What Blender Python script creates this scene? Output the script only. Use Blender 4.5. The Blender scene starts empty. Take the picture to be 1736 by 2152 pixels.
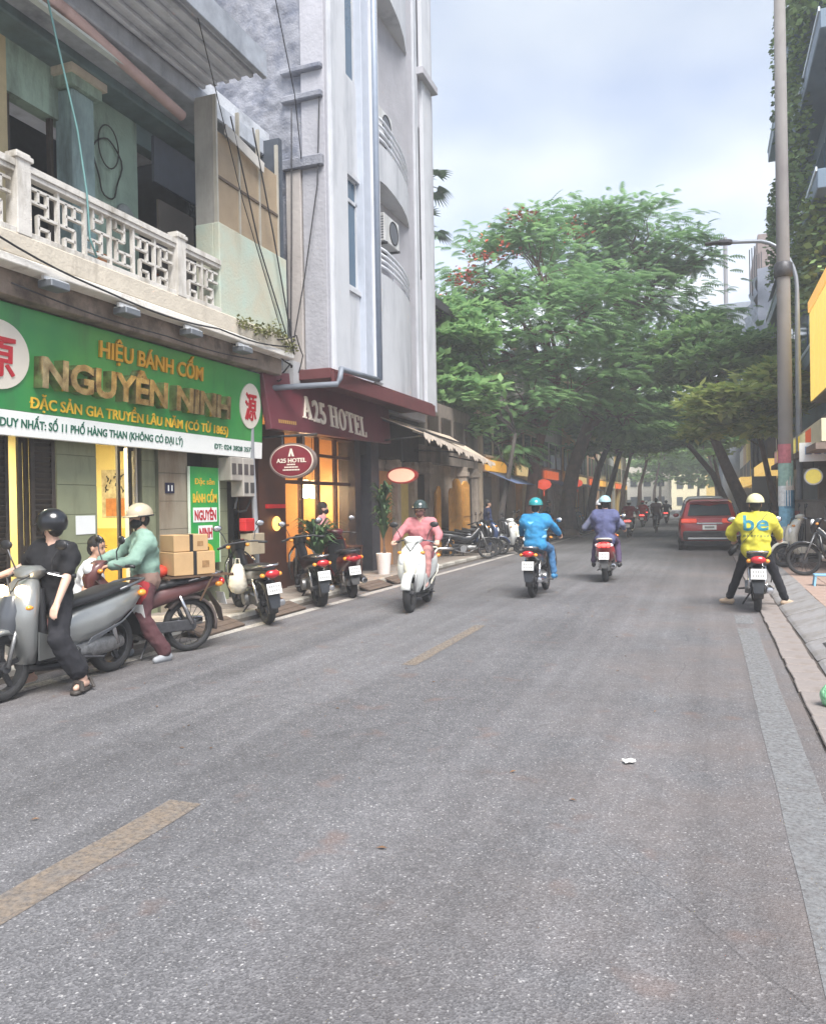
import bpy, bmesh, math, random
from mathutils import Vector, Matrix, noise as mnoise
from math import sin, cos, pi, radians as rad, sqrt, atan2
random.seed(11)
S = bpy.context.scene
COL = S.collection
V = Vector

# ---------------------------------------------------------------- camera
# the street runs along +Y, X is to the right, the photographer stands at the right kerb
YAW, PITCH, ROLL = rad(20.5), rad(-0.45), rad(1.0)
f0 = V((-sin(YAW), cos(YAW), 0)); r0 = V((cos(YAW), sin(YAW), 0)); u0 = V((0, 0, 1))
fw = f0*cos(PITCH) + u0*sin(PITCH); up = u0*cos(PITCH) - f0*sin(PITCH)
RR = r0*cos(ROLL) - up*sin(ROLL); UU = up*cos(ROLL) + r0*sin(ROLL)
cam_d = bpy.data.cameras.new('camera'); cam = bpy.data.objects.new('camera', cam_d); COL.objects.link(cam)
cam.matrix_world = Matrix(((RR.x, UU.x, -fw.x, 0), (RR.y, UU.y, -fw.y, 0), (RR.z, UU.z, -fw.z, 1.55), (0, 0, 0, 1)))
cam_d.sensor_fit = 'HORIZONTAL'; cam_d.sensor_width = 36; cam_d.lens = 1650/1736*36
cam_d.clip_start = 0.05; cam_d.clip_end = 3000
S.camera = cam

# ---------------------------------------------------------------- sky, sun, exposure
SUN_EL, SUN_AZ = rad(56), rad(143)     # azimuth measured from +Y towards +X
W = bpy.data.worlds.new('World'); S.world = W; W.use_nodes = True
nt = W.node_tree; nt.nodes.clear()
def N(t, **k):
    n = nt.nodes.new(t)
    for a, b in k.items(): setattr(n, a, b)
    return n
out = N('ShaderNodeOutputWorld'); bg = N('ShaderNodeBackground'); sky = N('ShaderNodeTexSky', sky_type='NISHITA', sun_disc=False)
sky.sun_elevation = SUN_EL; sky.sun_rotation = SUN_AZ; sky.air_density = 1.2; sky.dust_density = 2.0
tc = N('ShaderNodeTexCoord'); sep = N('ShaderNodeSeparateXYZ'); nt.links.new(tc.outputs['Generated'], sep.inputs[0])
zz = N('ShaderNodeMath', operation='ADD'); zz.inputs[1].default_value = 0.25; nt.links.new(sep.outputs[2], zz.inputs[0])
zm = N('ShaderNodeMath', operation='MAXIMUM'); zm.inputs[1].default_value = 0.12; nt.links.new(zz.outputs[0], zm.inputs[0])
dv = N('ShaderNodeVectorMath', operation='DIVIDE'); cb = N('ShaderNodeCombineXYZ')
for i in range(3): nt.links.new(zm.outputs[0], cb.inputs[i])
nt.links.new(tc.outputs['Generated'], dv.inputs[0]); nt.links.new(cb.outputs[0], dv.inputs[1])
nz = N('ShaderNodeTexNoise'); nz.inputs['Scale'].default_value = 1.9; nz.inputs['Detail'].default_value = 4; nz.inputs['Roughness'].default_value = .45
nt.links.new(dv.outputs[0], nz.inputs['Vector'])
cr = N('ShaderNodeValToRGB'); cr.color_ramp.elements[0].position = .36; cr.color_ramp.elements[1].position = .62
cr.color_ramp.elements[0].color = (.47, .57, .81, 1); cr.color_ramp.elements[1].color = (.93, .97, 1.02, 1)   # cloud shade and cloud light
nt.links.new(nz.outputs['Fac'], cr.inputs[0])
hz = N('ShaderNodeValToRGB'); hz.color_ramp.elements[0].position = 0.0; hz.color_ramp.elements[0].color = (1.40, 1.38, 1.36, 1)
hz.color_ramp.elements[1].position = .5; hz.color_ramp.elements[1].color = (.70, .73, .77, 1)
hz.color_ramp.elements.new(.24).color = (1.15, 1.16, 1.18, 1)
nt.links.new(sep.outputs[2], hz.inputs[0])
mm = N('ShaderNodeMix', data_type='RGBA', blend_type='MULTIPLY'); mm.inputs[0].default_value = 1
nt.links.new(cr.outputs[0], mm.inputs[6]); nt.links.new(hz.outputs[0], mm.inputs[7])
sc_ = N('ShaderNodeVectorMath', operation='SCALE'); sc_.inputs['Scale'].default_value = 4.3
nt.links.new(mm.outputs[2], sc_.inputs[0])
mx = N('ShaderNodeMix', data_type='RGBA'); mx.inputs[0].default_value = .88
nt.links.new(sky.outputs[0], mx.inputs[6]); nt.links.new(sc_.outputs[0], mx.inputs[7])
nt.links.new(mx.outputs[2], bg.inputs[0]); bg.inputs[1].default_value = 0.05; nt.links.new(bg.outputs[0], out.inputs[0])
sd = bpy.data.lights.new('sun', 'SUN'); sd.energy = 1.5; sd.angle = rad(34); sd.color = (1, .965, .92)
sun = bpy.data.objects.new('sun', sd); COL.objects.link(sun)
sun.rotation_euler = (pi/2 - SUN_EL, 0, pi - SUN_AZ)
S.view_settings.view_transform = 'Standard'; S.view_settings.look = 'None'
S.view_settings.exposure = 2.5; S.view_settings.gamma = 1
S.cycles.volume_bounces = 1; S.cycles.max_bounces = 6; S.cycles.transparent_max_bounces = 8; S.cycles.use_denoising = True

# ---------------------------------------------------------------- helpers
def srgb(h):
    h = h.lstrip('#'); c = [int(h[i:i+2], 16)/255 for i in (0, 2, 4)]
    return tuple(x/12.92 if x <= .04045 else ((x+.055)/1.055)**2.4 for x in c)
MATS = {}
def mat(name, col, rough=.6, metal=0., var=.12, scale=5., bump=0., bscale=60., col2=None, coat=0., emit=None, es=0., spec=.5,
        dirt=None, damt=.5, dscale=1.2, streak=True, trans=0., alpha=1., island=False):
    """procedural material: mottled base colour, optional stains with their own shape, fine relief"""
    if name in MATS: return MATS[name]
    m = bpy.data.materials.new(name); m.use_nodes = True; t = m.node_tree; L = t.links
    b = t.nodes['Principled BSDF']
    def n(ty, **k):
        x = t.nodes.new(ty)
        for a, c in k.items(): setattr(x, a, c)
        return x
    if isinstance(col, str): col = srgb(col)
    if isinstance(col2, str): col2 = srgb(col2)
    tc = n('ShaderNodeTexCoord')
    r = n('ShaderNodeValToRGB')
    if island:
        g = n('ShaderNodeNewGeometry'); L.new(g.outputs['Random Per Island'], r.inputs[0])
        r.color_ramp.elements[0].position = 0; r.color_ramp.elements[1].position = 1
    else:
        nz = n('ShaderNodeTexNoise'); nz.inputs['Scale'].default_value = scale; nz.inputs['Detail'].default_value = 5; nz.inputs['Roughness'].default_value = .6
        L.new(tc.outputs['Object'], nz.inputs['Vector']); L.new(nz.outputs['Fac'], r.inputs[0])
        r.color_ramp.elements[0].position = .3; r.color_ramp.elements[1].position = .7
    c1 = tuple(x*(1-var) for x in col); c2 = col2 or tuple(min(1, x*(1+var)) for x in col)
    r.color_ramp.elements[0].color = (*c1, 1); r.color_ramp.elements[1].color = (*c2, 1)
    cur = r.outputs[0]
    if dirt is not None:
        if isinstance(dirt, str): dirt = srgb(dirt)
        mp = n('ShaderNodeMapping'); mp.inputs['Scale'].default_value = (1, 1, .22 if streak else 1)
        L.new(tc.outputs['Object'], mp.inputs[0])
        dn = n('ShaderNodeTexNoise'); dn.inputs['Scale'].default_value = dscale; dn.inputs['Detail'].default_value = 8; dn.inputs['Roughness'].default_value = .68
        L.new(mp.outputs[0], dn.inputs['Vector'])
        dr = n('ShaderNodeMapRange'); dr.inputs[1].default_value = .62-.3*damt; dr.inputs[2].default_value = .78-.2*damt; dr.inputs[3].default_value = 0; dr.inputs[4].default_value = .85
        L.new(dn.outputs['Fac'], dr.inputs[0])
        mx = n('ShaderNodeMix', data_type='RGBA'); L.new(dr.outputs[0], mx.inputs[0]); L.new(cur, mx.inputs[6]); mx.inputs[7].default_value = (*dirt, 1)
        cur = mx.outputs[2]
    L.new(cur, b.inputs['Base Color'])
    b.inputs['Roughness'].default_value = rough; b.inputs['Metallic'].default_value = metal
    b.inputs['Specular IOR Level'].default_value = spec
    if coat: b.inputs['Coat Weight'].default_value = coat; b.inputs['Coat Roughness'].default_value = .08
    if emit is not None:
        if isinstance(emit, str): emit = srgb(emit)
        b.inputs['Emission Color'].default_value = (*emit, 1); b.inputs['Emission Strength'].default_value = es
    if trans: b.inputs['Transmission Weight'].default_value = trans; b.inputs['IOR'].default_value = 1.15
    if alpha < 1: b.inputs['Alpha'].default_value = alpha
    if bump:
        bn = n('ShaderNodeTexNoise'); bn.inputs['Scale'].default_value = bscale; bn.inputs['Detail'].default_value = 4
        L.new(tc.outputs['Object'], bn.inputs['Vector'])
        bp = n('ShaderNodeBump'); bp.inputs['Strength'].default_value = bump; bp.inputs['Distance'].default_value = .02
        L.new(bn.outputs['Fac'], bp.inputs['Height']); L.new(bp.outputs[0], b.inputs['Normal'])
    MATS[name] = m
    return m

class M:
    """collects shapes; build() links them as ONE mesh object"""
    def __init__(s): s.v = []; s.f = []
    def add(s, vs, fs):
        n = len(s.v); s.v += [tuple(v) for v in vs]; s.f += [tuple(i+n for i in f) for f in fs]; return s
    def box(s, x0, x1, y0, y1, z0, z1):
        return s.add([(x0,y0,z0),(x1,y0,z0),(x1,y1,z0),(x0,y1,z0),(x0,y0,z1),(x1,y0,z1),(x1,y1,z1),(x0,y1,z1)],
                     [(0,3,2,1),(4,5,6,7),(0,1,5,4),(1,2,6,5),(2,3,7,6),(3,0,4,7)])
    def bar(s, a, b, w, h=None, upv=(0,0,1), w2=None, h2=None):
        a = V(a); b = V(b); d = (b-a).normalized(); u = V(upv)
        if abs(d.dot(u)) > .98: u = V((0,1,0))
        r = d.cross(u).normalized(); u = r.cross(d); h = h or w; w2 = w2 or w; h2 = h2 or h; vs = []
        for p, ww, hh in ((a, w, h), (b, w2, h2)):
            for sx, sz in ((-1,-1),(1,-1),(1,1),(-1,1)): vs.append(p + r*sx*ww/2 + u*sz*hh/2)
        return s.add(vs, [(3,2,1,0),(4,5,6,7),(0,1,5,4),(1,2,6,5),(2,3,7,6),(3,0,4,7)])
    def loft(s, rings, cap=True, closed=False):
        n = len(rings[0]); k = len(rings); vs = [p for r in rings for p in r]; fs = []
        for i in range(k if closed else k-1):
            a = i*n; b = ((i+1) % k)*n
            for j in range(n): fs.append((a+j, a+(j+1) % n, b+(j+1) % n, b+j))
        if cap and not closed: fs.append(tuple(reversed(range(n)))); fs.append(tuple(range((k-1)*n, k*n)))
        return s.add(vs, fs)
    def tube(s, pts, r, n=7, cap=True):
        pts = [V(p) for p in pts]; rs = r if isinstance(r, (list, tuple)) else [r]*len(pts); rings = []; pu = None
        for i, p in enumerate(pts):
            d = (pts[min(i+1, len(pts)-1)] - pts[max(i-1, 0)])
            d = d.normalized() if d.length > 1e-9 else V((0,0,1))
            if pu is None:
                pu = V((0,0,1)) if abs(d.z) < .9 else V((0,1,0))
            a = d.cross(pu)
            a = a.normalized() if a.length > 1e-6 else V((1,0,0))
            b = a.cross(d); pu = b
            rings.append([p + a*rs[i]*cos(2*pi*j/n) + b*rs[i]*sin(2*pi*j/n) for j in range(n)])
        return s.loft(rings, cap)
    def lathe(s, prof, org=(0,0,0), axis='z', n=16, closed=False):
        o = V(org); rings = []
        for r, h in prof:
            ring = []
            for j in range(n):
                a = 2*pi*j/n; c, d = r*cos(a), r*sin(a)
                ring.append(o + (V((c,d,h)) if axis == 'z' else V((h,c,d)) if axis == 'x' else V((d,h,c))))
            rings.append(ring)
        return s.loft(rings, not closed, closed)
    def ell(s, c, r, n=12, m=7, rot=None, z0=-1., z1=1.):
        c = V(c); r = r if isinstance(r, (tuple, list)) else (r, r, r); rings = []
        for i in range(m+1):
            t = -pi/2 + pi*i/m; t = max(math.asin(z0), min(math.asin(z1), t)); rr = max(cos(t), .02)
            ring = []
            for j in range(n):
                a = 2*pi*j/n; p = V((r[0]*rr*cos(a), r[1]*rr*sin(a), r[2]*sin(t)))
                ring.append(c + (rot @ p if rot else p))
            rings.append(ring)
        return s.loft(rings)
    def prism(s, poly, axis, a, b):
        n = len(poly)
        f = (lambda p, q: (q, p[0], p[1])) if axis == 'x' else (lambda p, q: (p[0], q, p[1])) if axis == 'y' else (lambda p, q: (p[0], p[1], q))
        vs = [f(p, a) for p in poly] + [f(p, b) for p in poly]
        return s.add(vs, [tuple(reversed(range(n))), tuple(range(n, 2*n))] + [(i, (i+1) % n, (i+1) % n+n, i+n) for i in range(n)])
    def quad(s, a, b, c, d): return s.add([a, b, c, d], [(0,1,2,3)])
    def capsule(s, a, b, ra, rb, n=9, m=3):
        a = V(a); b = V(b); d = (b-a); d = d.normalized() if d.length > 1e-6 else V((0,0,1))
        u = V((0,0,1)) if abs(d.z) < .9 else V((0,1,0)); x = d.cross(u).normalized(); y = x.cross(d); rings = []
        for i in range(m+1):
            t = -pi/2 + pi/2*i/m; rings.append([a + d*ra*sin(t) + (x*cos(2*pi*j/n) + y*sin(2*pi*j/n))*max(ra*cos(t), ra*.05) for j in range(n)])
        for i in range(m+1):
            t = pi/2*i/m; rings.append([b + d*rb*sin(t) + (x*cos(2*pi*j/n) + y*sin(2*pi*j/n))*max(rb*cos(t), rb*.05) for j in range(n)])
        return s.loft(rings)
    def xf(s, mtx):
        s.v = [tuple(mtx @ V(v)) for v in s.v]; return s
    def mesh(s, name, mt, smooth=False, bevel=0.):
        me = bpy.data.meshes.new(name); me.from_pydata(s.v, [], s.f)
        bm = bmesh.new(); bm.from_mesh(me); bmesh.ops.recalc_face_normals(bm, faces=bm.faces)
        if bevel: bmesh.ops.bevel(bm, geom=bm.edges, offset=bevel, segments=2 if smooth else 1, affect='EDGES', clamp_overlap=True)
        bm.to_mesh(me); bm.free()
        if smooth:
            me.shade_smooth()
        if mt: me.materials.append(mt)
        return me
    def build(s, name, mt, parent=None, smooth=False, bevel=0., sub=0, sharp=None):
        me = s.mesh(name, mt, smooth, bevel)
        if smooth and sharp is not None: me.set_sharp_from_angle(angle=rad(sharp))
        o = bpy.data.objects.new(name, me); COL.objects.link(o)
        if parent: o.parent = parent
        if sub: md = o.modifiers.new('sub', 'SUBSURF'); md.levels = sub; md.render_levels = sub
        return o

def thing(name, label, cat, loc=(0,0,0), rotz=0., group=None, scale=1.):
    o = bpy.data.objects.new(name, None); COL.objects.link(o); o.location = loc; o.rotation_euler = (0,0,rotz); o.scale = (scale,)*3
    o.empty_display_size = .1; o['label'] = label; o['category'] = cat
    if group: o['group'] = group
    return o
def tag(o, label, cat, group=None):
    o['label'] = label; o['category'] = cat
    if group: o['group'] = group
    return o
def struct(o): o['kind'] = 'structure'; return o
def inst(src, name, parent, loc=None, rot=None, scale=None):
    o = bpy.data.objects.new(name, src.data if hasattr(src, 'data') else src); COL.objects.link(o)
    if parent: o.parent = parent
    if loc: o.location = loc
    if rot: o.rotation_euler = rot
    if scale: o.scale = scale
    return o
def copy_tree(o, parent=None, label=None, group=None):
    c = o.copy(); COL.objects.link(c); c.parent = parent
    if label: c['label'] = label
    if group: c['group'] = group
    for ch in o.children: copy_tree(ch, c)
    return c
def ring(c, ax, ay, rx, ry, n=12, p=2.6):
    """superellipse ring"""
    c = V(c); ax = V(ax); ay = V(ay); o = []
    for j in range(n):
        a = 2*pi*(j+.5)/n; ca, sa = cos(a), sin(a)
        o.append(c + ax*rx*math.copysign(abs(ca)**(2/p), ca) + ay*ry*math.copysign(abs(sa)**(2/p), sa))
    return o
DG = None
def text(body, h, w=None, depth=.01, bold=0., cond=None):
    """lettering as mesh data in XY, cap height h, left-bottom at 0,0; returns vertices, faces"""
    raw = body; body = body.replace('Đ', 'D')
    cu = bpy.data.curves.new('t', 'FONT'); cu.body = body; cu.size = h/.727; cu.extrude = depth/2; cu.offset = bold*h; cu.resolution_u = 3
    o = bpy.data.objects.new('t', cu); COL.objects.link(o)
    me = bpy.data.meshes.new_from_object(o.evaluated_get(bpy.context.evaluated_depsgraph_get()))
    vs = [v.co.copy() for v in me.vertices]; fs = [tuple(p.vertices) for p in me.polygons]
    bpy.data.objects.remove(o); bpy.data.curves.remove(cu); bpy.data.meshes.remove(me)
    d_at = [i for i, ch in enumerate(raw) if ch == 'Đ']
    for i in d_at:     # the stroke of the letter Đ
        def wid(q):
            c2 = bpy.data.curves.new('t', 'FONT'); c2.body = q; c2.size = h/.727; o2 = bpy.data.objects.new('t', c2); COL.objects.link(o2)
            bpy.context.view_layer.update(); w2 = o2.dimensions.x; bpy.data.objects.remove(o2); bpy.data.curves.remove(c2); return w2
        xx = wid(body[:i+1]) - wid('D') if i else 0.; xs = min(v.x for v in vs)
        k = len(vs); z = depth/2+.0005
        vs += [V((xs+xx+a*h-.02*h, b*h, c)) for c in (-z, z) for a, b in ((-.07,.44),(.34,.44),(.34,.56),(-.07,.56))]
        fs += [tuple(k+j for j in f) for f in ((3,2,1,0),(4,5,6,7),(0,1,5,4),(1,2,6,5),(2,3,7,6),(3,0,4,7))]
    x0 = min(v.x for v in vs); x1 = max(v.x for v in vs); k = w/(x1-x0) if w else 1
    for v in vs: v.x = (v.x-x0)*k
    return vs, fs, (x1-x0)*k
def put_text(name, body, h, w, mt, parent, org, ax, ay, depth=.01, bold=0., center=False, gap=.16):
    """lettering: every word (gap=0: every letter) becomes a part of its own"""
    vs, fs, ww = text(body, h, w, depth, bold); o = V(org); ax = V(ax); ay = V(ay); az = ax.cross(ay)
    if center: o = o - ax*ww/2
    par = list(range(len(vs)))
    def find(i):
        while par[i] != i: par[i] = par[par[i]]; i = par[i]
        return i
    for f in fs:
        for k in f[1:]: par[find(k)] = find(f[0])
    isl = {}
    for f in fs: isl.setdefault(find(f[0]), []).append(f)
    ext = sorted(((min(vs[i].x for f in F for i in f), max(vs[i].x for f in F for i in f), F) for F in isl.values()), key=lambda t: t[0])
    groups = []
    for x0, x1, F in ext:
        if groups and x0 < groups[-1][0] + gap*h: groups[-1][0] = max(groups[-1][0], x1); groups[-1][1] += F
        else: groups.append([x1, list(F)])
    for _, F in groups:
        ids = sorted({i for f in F for i in f}); mp = {i: k for k, i in enumerate(ids)}
        me = bpy.data.meshes.new(name); me.from_pydata([o + ax*vs[i].x + ay*vs[i].y + az*vs[i].z for i in ids], [], [tuple(mp[i] for i in f) for f in F])
        me.materials.append(mt); ob = bpy.data.objects.new(name, me); COL.objects.link(ob); ob.parent = parent
# ---------------------------------------------------------------- common materials
BLK = mat('black_plastic', (.018,.018,.02), .45, bump=.15, bscale=200)
RUB = mat('tyre_rubber', (.02,.02,.021), .8, bump=.3, bscale=90)
CHR = mat('chrome', (.62,.62,.63), .22, 1., var=.05)
STL = mat('engine_alloy', (.27,.27,.27), .45, .8, var=.3, scale=20, bump=.2)
DST = mat('dark_steel', (.06,.06,.065), .5, .5, var=.3, scale=20)
PLATE = mat('number_plate', (.8,.8,.78), .5, var=.04)
INK = mat('black_ink', (.02,.02,.02), .6)
SKIN = mat('skin', (.46,.27,.19), .5, var=.1, scale=14)
SKIN2 = mat('skin_pale', (.58,.37,.28), .5, var=.08, scale=14)
HAIR = mat('black_hair', (.012,.01,.009), .55, bump=.6, bscale=120)
TLIGHT = mat('tail_lens', (.45,.015,.02), .15, var=.1, coat=.5)
AMBER = mat('amber_lens', (.75,.28,.03), .2, coat=.4)
LENS = mat('lamp_lens', (.8,.82,.84), .1, coat=.6, var=.04)
GLASS = mat('dark_glass', (.03,.04,.05), .06, var=.2, spec=.8)
CONC = mat('concrete', '#a8a49c', .85, var=.12, scale=3, bump=.35, bscale=45, dirt='#5a544c', damt=.35)
WOODD = mat('dark_wood', (.035,.026,.02), .55, var=.35, scale=12, bump=.2)

# ---------------------------------------------------------------- asphalt
def asphalt():
    m = bpy.data.materials.new('asphalt'); m.use_nodes = True; t = m.node_tree; L = t.links; b = t.nodes['Principled BSDF']
    def n(ty, **k):
        x = t.nodes.new(ty)
        for a, c in k.items(): setattr(x, a, c)
        return x
    tc = n('ShaderNodeTexCoord')
    vo = n('ShaderNodeTexVoronoi'); vo.inputs['Scale'].default_value = 125; L.new(tc.outputs['Object'], vo.inputs['Vector'])
    sp = n('ShaderNodeSeparateColor'); L.new(vo.outputs['Color'], sp.inputs[0])
    chip = n('ShaderNodeValToRGB'); e = chip.color_ramp.elements
    e[0].position = 0; e[0].color = (.088,.088,.09,1); e[1].position = .88; e[1].color = (.165,.164,.166,1)
    e.new(.45).color = (.12,.12,.122,1); e.new(.965).color = (.20,.199,.196,1); e.new(1).color = (.36,.355,.345,1)
    L.new(sp.outputs[0], chip.inputs[0])
    def noise(scale, d=4, ro=.6, vec=None):
        x = n('ShaderNodeTexNoise'); x.inputs['Scale'].default_value = scale; x.inputs['Detail'].default_value = d; x.inputs['Roughness'].default_value = ro
        L.new(vec or tc.outputs['Object'], x.inputs['Vector']); return x
    big = noise(.35, 5, .6); r1 = n('ShaderNodeMapRange'); r1.inputs[1].default_value = .3; r1.inputs[2].default_value = .7; r1.inputs[3].default_value = .78; r1.inputs[4].default_value = 1.2
    L.new(big.outputs['Fac'], r1.inputs[0])
    med = noise(7, 6, .7); r2 = n('ShaderNodeMapRange'); r2.inputs[1].default_value = .3; r2.inputs[2].default_value = .7; r2.inputs[3].default_value = .84; r2.inputs[4].default_value = 1.12
    L.new(med.outputs['Fac'], r2.inputs[0])
    mp = n('ShaderNodeMapping'); mp.inputs['Scale'].default_value = (1.6, .07, 1); L.new(tc.outputs['Object'], mp.inputs[0])   # wheel-worn bands along the street
    band = noise(1, 3, .5, mp.outputs[0]); r3 = n('ShaderNodeMapRange'); r3.inputs[1].default_value = .35; r3.inputs[2].default_value = .65; r3.inputs[3].default_value = .88; r3.inputs[4].default_value = 1.1
    L.new(band.outputs['Fac'], r3.inputs[0])
    k1 = n('ShaderNodeMath', operation='MULTIPLY'); L.new(r1.outputs[0], k1.inputs[0]); L.new(r2.outputs[0], k1.inputs[1])
    k2 = n('ShaderNodeMath', operation='MULTIPLY'); L.new(k1.outputs[0], k2.inputs[0]); L.new(r3.outputs[0], k2.inputs[1])
    sc = n('ShaderNodeVectorMath', operation='SCALE'); L.new(chip.outputs[0], sc.inputs[0]); L.new(k2.outputs[0], sc.inputs['Scale'])
    # rust-brown mud spots and darker oil spots
    sn = noise(2.6, 3, .55); sr = n('ShaderNodeMapRange'); sr.inputs[1].default_value = .62; sr.inputs[2].default_value = .72; sr.inputs[4].default_value = .38
    L.new(sn.outputs['Fac'], sr.inputs[0])
    mx = n('ShaderNodeMix', data_type='RGBA'); L.new(sr.outputs[0], mx.inputs[0]); L.new(sc.outputs[0], mx.inputs[6]); mx.inputs[7].default_value = (.17,.105,.08,1)
    on = noise(1.1, 5, .65); orr = n('ShaderNodeMapRange'); orr.inputs[1].default_value = .62; orr.inputs[2].default_value = .75; orr.inputs[4].default_value = .5
    L.new(on.outputs['Fac'], orr.inputs[0])
    m2 = n('ShaderNodeMix', data_type='RGBA'); L.new(orr.outputs[0], m2.inputs[0]); L.new(mx.outputs[2], m2.inputs[6]); m2.inputs[7].default_value = (.075,.073,.073,1)
    # dust gathered along both kerbs, broken up by noise
    sx = n('ShaderNodeSeparateXYZ'); L.new(tc.outputs['Object'], sx.inputs[0])
    dr = n('ShaderNodeMapRange'); dr.inputs[1].default_value = -1.7; dr.inputs[2].default_value = .7; L.new(sx.outputs[0], dr.inputs[0])
    dl = n('ShaderNodeMapRange'); dl.inputs[1].default_value = -4.6; dl.inputs[2].default_value = -5.9; L.new(sx.outputs[0], dl.inputs[0])
    dmx = n('ShaderNodeMath', operation='MAXIMUM'); L.new(dr.outputs[0], dmx.inputs[0]); L.new(dl.outputs[0], dmx.inputs[1])
    dn = noise(.9, 6, .62); dnr = n('ShaderNodeMapRange'); dnr.inputs[1].default_value = .35; dnr.inputs[2].default_value = .68; dnr.inputs[4].default_value = .75; L.new(dn.outputs['Fac'], dnr.inputs[0])
    dk = n('ShaderNodeMath', operation='MULTIPLY'); L.new(dmx.outputs[0], dk.inputs[0]); L.new(dnr.outputs[0], dk.inputs[1])
    m3 = n('ShaderNodeMix', data_type='RGBA'); L.new(dk.outputs[0], m3.inputs[0]); L.new(m2.outputs[2], m3.inputs[6]); m3.inputs[7].default_value = (.165,.135,.118,1)
    # tyre-polished streaks and a few crack lines
    mp2 = n('ShaderNodeMapping'); mp2.inputs['Scale'].default_value = (4.5, .12, 1); mp2.inputs['Rotation'].default_value = (0,0,.03); L.new(tc.outputs['Object'], mp2.inputs[0])
    ty = noise(1, 4, .6, mp2.outputs[0]); tr = n('ShaderNodeMapRange'); tr.inputs[1].default_value = .38; tr.inputs[2].default_value = .62; tr.inputs[3].default_value = .9; tr.inputs[4].default_value = 1.07; L.new(ty.outputs['Fac'], tr.inputs[0])
    wv = noise(1.3, 3, .5); va = n('ShaderNodeMix', data_type='VECTOR'); va.inputs[0].default_value = .16; L.new(tc.outputs['Object'], va.inputs[4]); L.new(wv.outputs['Color'], va.inputs[5])
    ck = n('ShaderNodeTexVoronoi', feature='DISTANCE_TO_EDGE'); ck.inputs['Scale'].default_value = .34; L.new(va.outputs[1], ck.inputs['Vector'])
    cm = noise(.5, 2, .5); cmr = n('ShaderNodeMapRange'); cmr.inputs[1].default_value = .5; cmr.inputs[2].default_value = .58; cmr.inputs[3].default_value = 0; cmr.inputs[4].default_value = .0016; L.new(cm.outputs['Fac'], cmr.inputs[0])
    cl = n('ShaderNodeMath', operation='LESS_THAN'); L.new(ck.outputs['Distance'], cl.inputs[0]); L.new(cmr.outputs[0], cl.inputs[1])
    cf = n('ShaderNodeMapRange'); cf.inputs[3].default_value = 1; cf.inputs[4].default_value = .78; L.new(cl.outputs[0], cf.inputs[0])
    kk = n('ShaderNodeMath', operation='MULTIPLY'); L.new(tr.outputs[0], kk.inputs[0]); L.new(cf.outputs[0], kk.inputs[1])
    m4 = n('ShaderNodeVectorMath', operation='SCALE'); L.new(m3.outputs[2], m4.inputs[0]); L.new(kk.outputs[0], m4.inputs['Scale'])
    tint = n('ShaderNodeMix', data_type='RGBA', blend_type='MULTIPLY'); tint.inputs[0].default_value = 1; L.new(m4.outputs[0], tint.inputs[6]); tint.inputs[7].default_value = (1.0,.99,1.02,1)
    L.new(tint.outputs[2], b.inputs['Base Color'])
    b.inputs['Roughness'].default_value = .72; b.inputs['Specular IOR Level'].default_value = .35
    bp = n('ShaderNodeBump'); bp.inputs['Strength'].default_value = .55; bp.inputs['Distance'].default_value = .006
    L.new(vo.outputs['Distance'], bp.inputs['Height']); L.new(bp.outputs[0], b.inputs['Normal'])
    return m
ASPH = asphalt()
SOIL = mat('dusty_ground', '#8f877c', .9, var=.15, scale=.6, bump=.3)
g = M().quad((-250,-60,-.03),(250,-60,-.03),(250,400,-.03),(-250,400,-.03)).build('ground', SOIL); struct(g)
r = M().quad((-6.1,-14,0),(.97,-14,0),(.97,160,0),(-6.1,160,0)).build('road', ASPH); struct(r)

def worn_paint(name, col, worn, thr=.5):
    m = mat(name, col, .75, var=.1, scale=30, bump=.3, bscale=80, dirt=worn, damt=thr, dscale=9, streak=False); t = m.node_tree   # asphalt shows through where the paint has worn off
    tc = t.nodes.new('ShaderNodeTexCoord'); a = t.nodes.new('ShaderNodeTexNoise'); a.inputs['Scale'].default_value = 34; a.inputs['Detail'].default_value = 8; a.inputs['Roughness'].default_value = .75
    t.links.new(tc.outputs['Object'], a.inputs['Vector']); r = t.nodes.new('ShaderNodeMapRange'); r.inputs[1].default_value = .42; r.inputs[2].default_value = .68; r.inputs[3].default_value = .92; r.inputs[4].default_value = .3
    t.links.new(a.outputs['Fac'], r.inputs[0]); t.links.new(r.outputs[0], t.nodes['Principled BSDF'].inputs['Alpha']); return m
WHITEP = worn_paint('worn_white_paint', '#c2bcb5', '#827e79', .45)
YELP = worn_paint('worn_yellow_paint', '#85786a', '#777370', .6)
STRIPE = worn_paint('faded_kerb_paint', '#7d7e7f', '#727070', .52)
def sheet(name, x0, x1, y0, y1, z, mt, jag=.0):
    n = max(2, int((y1-y0)/.35)); m = M(); vs = []
    for i in range(n+1):
        y = y0+(y1-y0)*i/n; vs += [(x0+random.uniform(-jag,jag), y, z), (x1+random.uniform(-jag,jag), y, z)]
    m.add(vs, [(2*i, 2*i+1, 2*i+3, 2*i+2) for i in range(n)])
    o = m.build(name, mt); return o
mk = struct(sheet('road_edge_line', -5.70, -5.55, -8, 120, .004, WHITEP, .008))
for y0 in (.4, 7.1): struct(sheet('road_centre_dash', -2.80 if y0 > 5 else -2.70, -2.66 if y0 > 5 else -2.50, y0, y0+(3.05 if y0 < 1 else 2.6), .004, YELP, .006))
struct(sheet('kerb_stripe', .33, .54, -3, 10.25, .004, STRIPE, .005))
struct(sheet('kerb_stripe', .33, .54, 10.62, 11.4, .004, STRIPE, .005))

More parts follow.
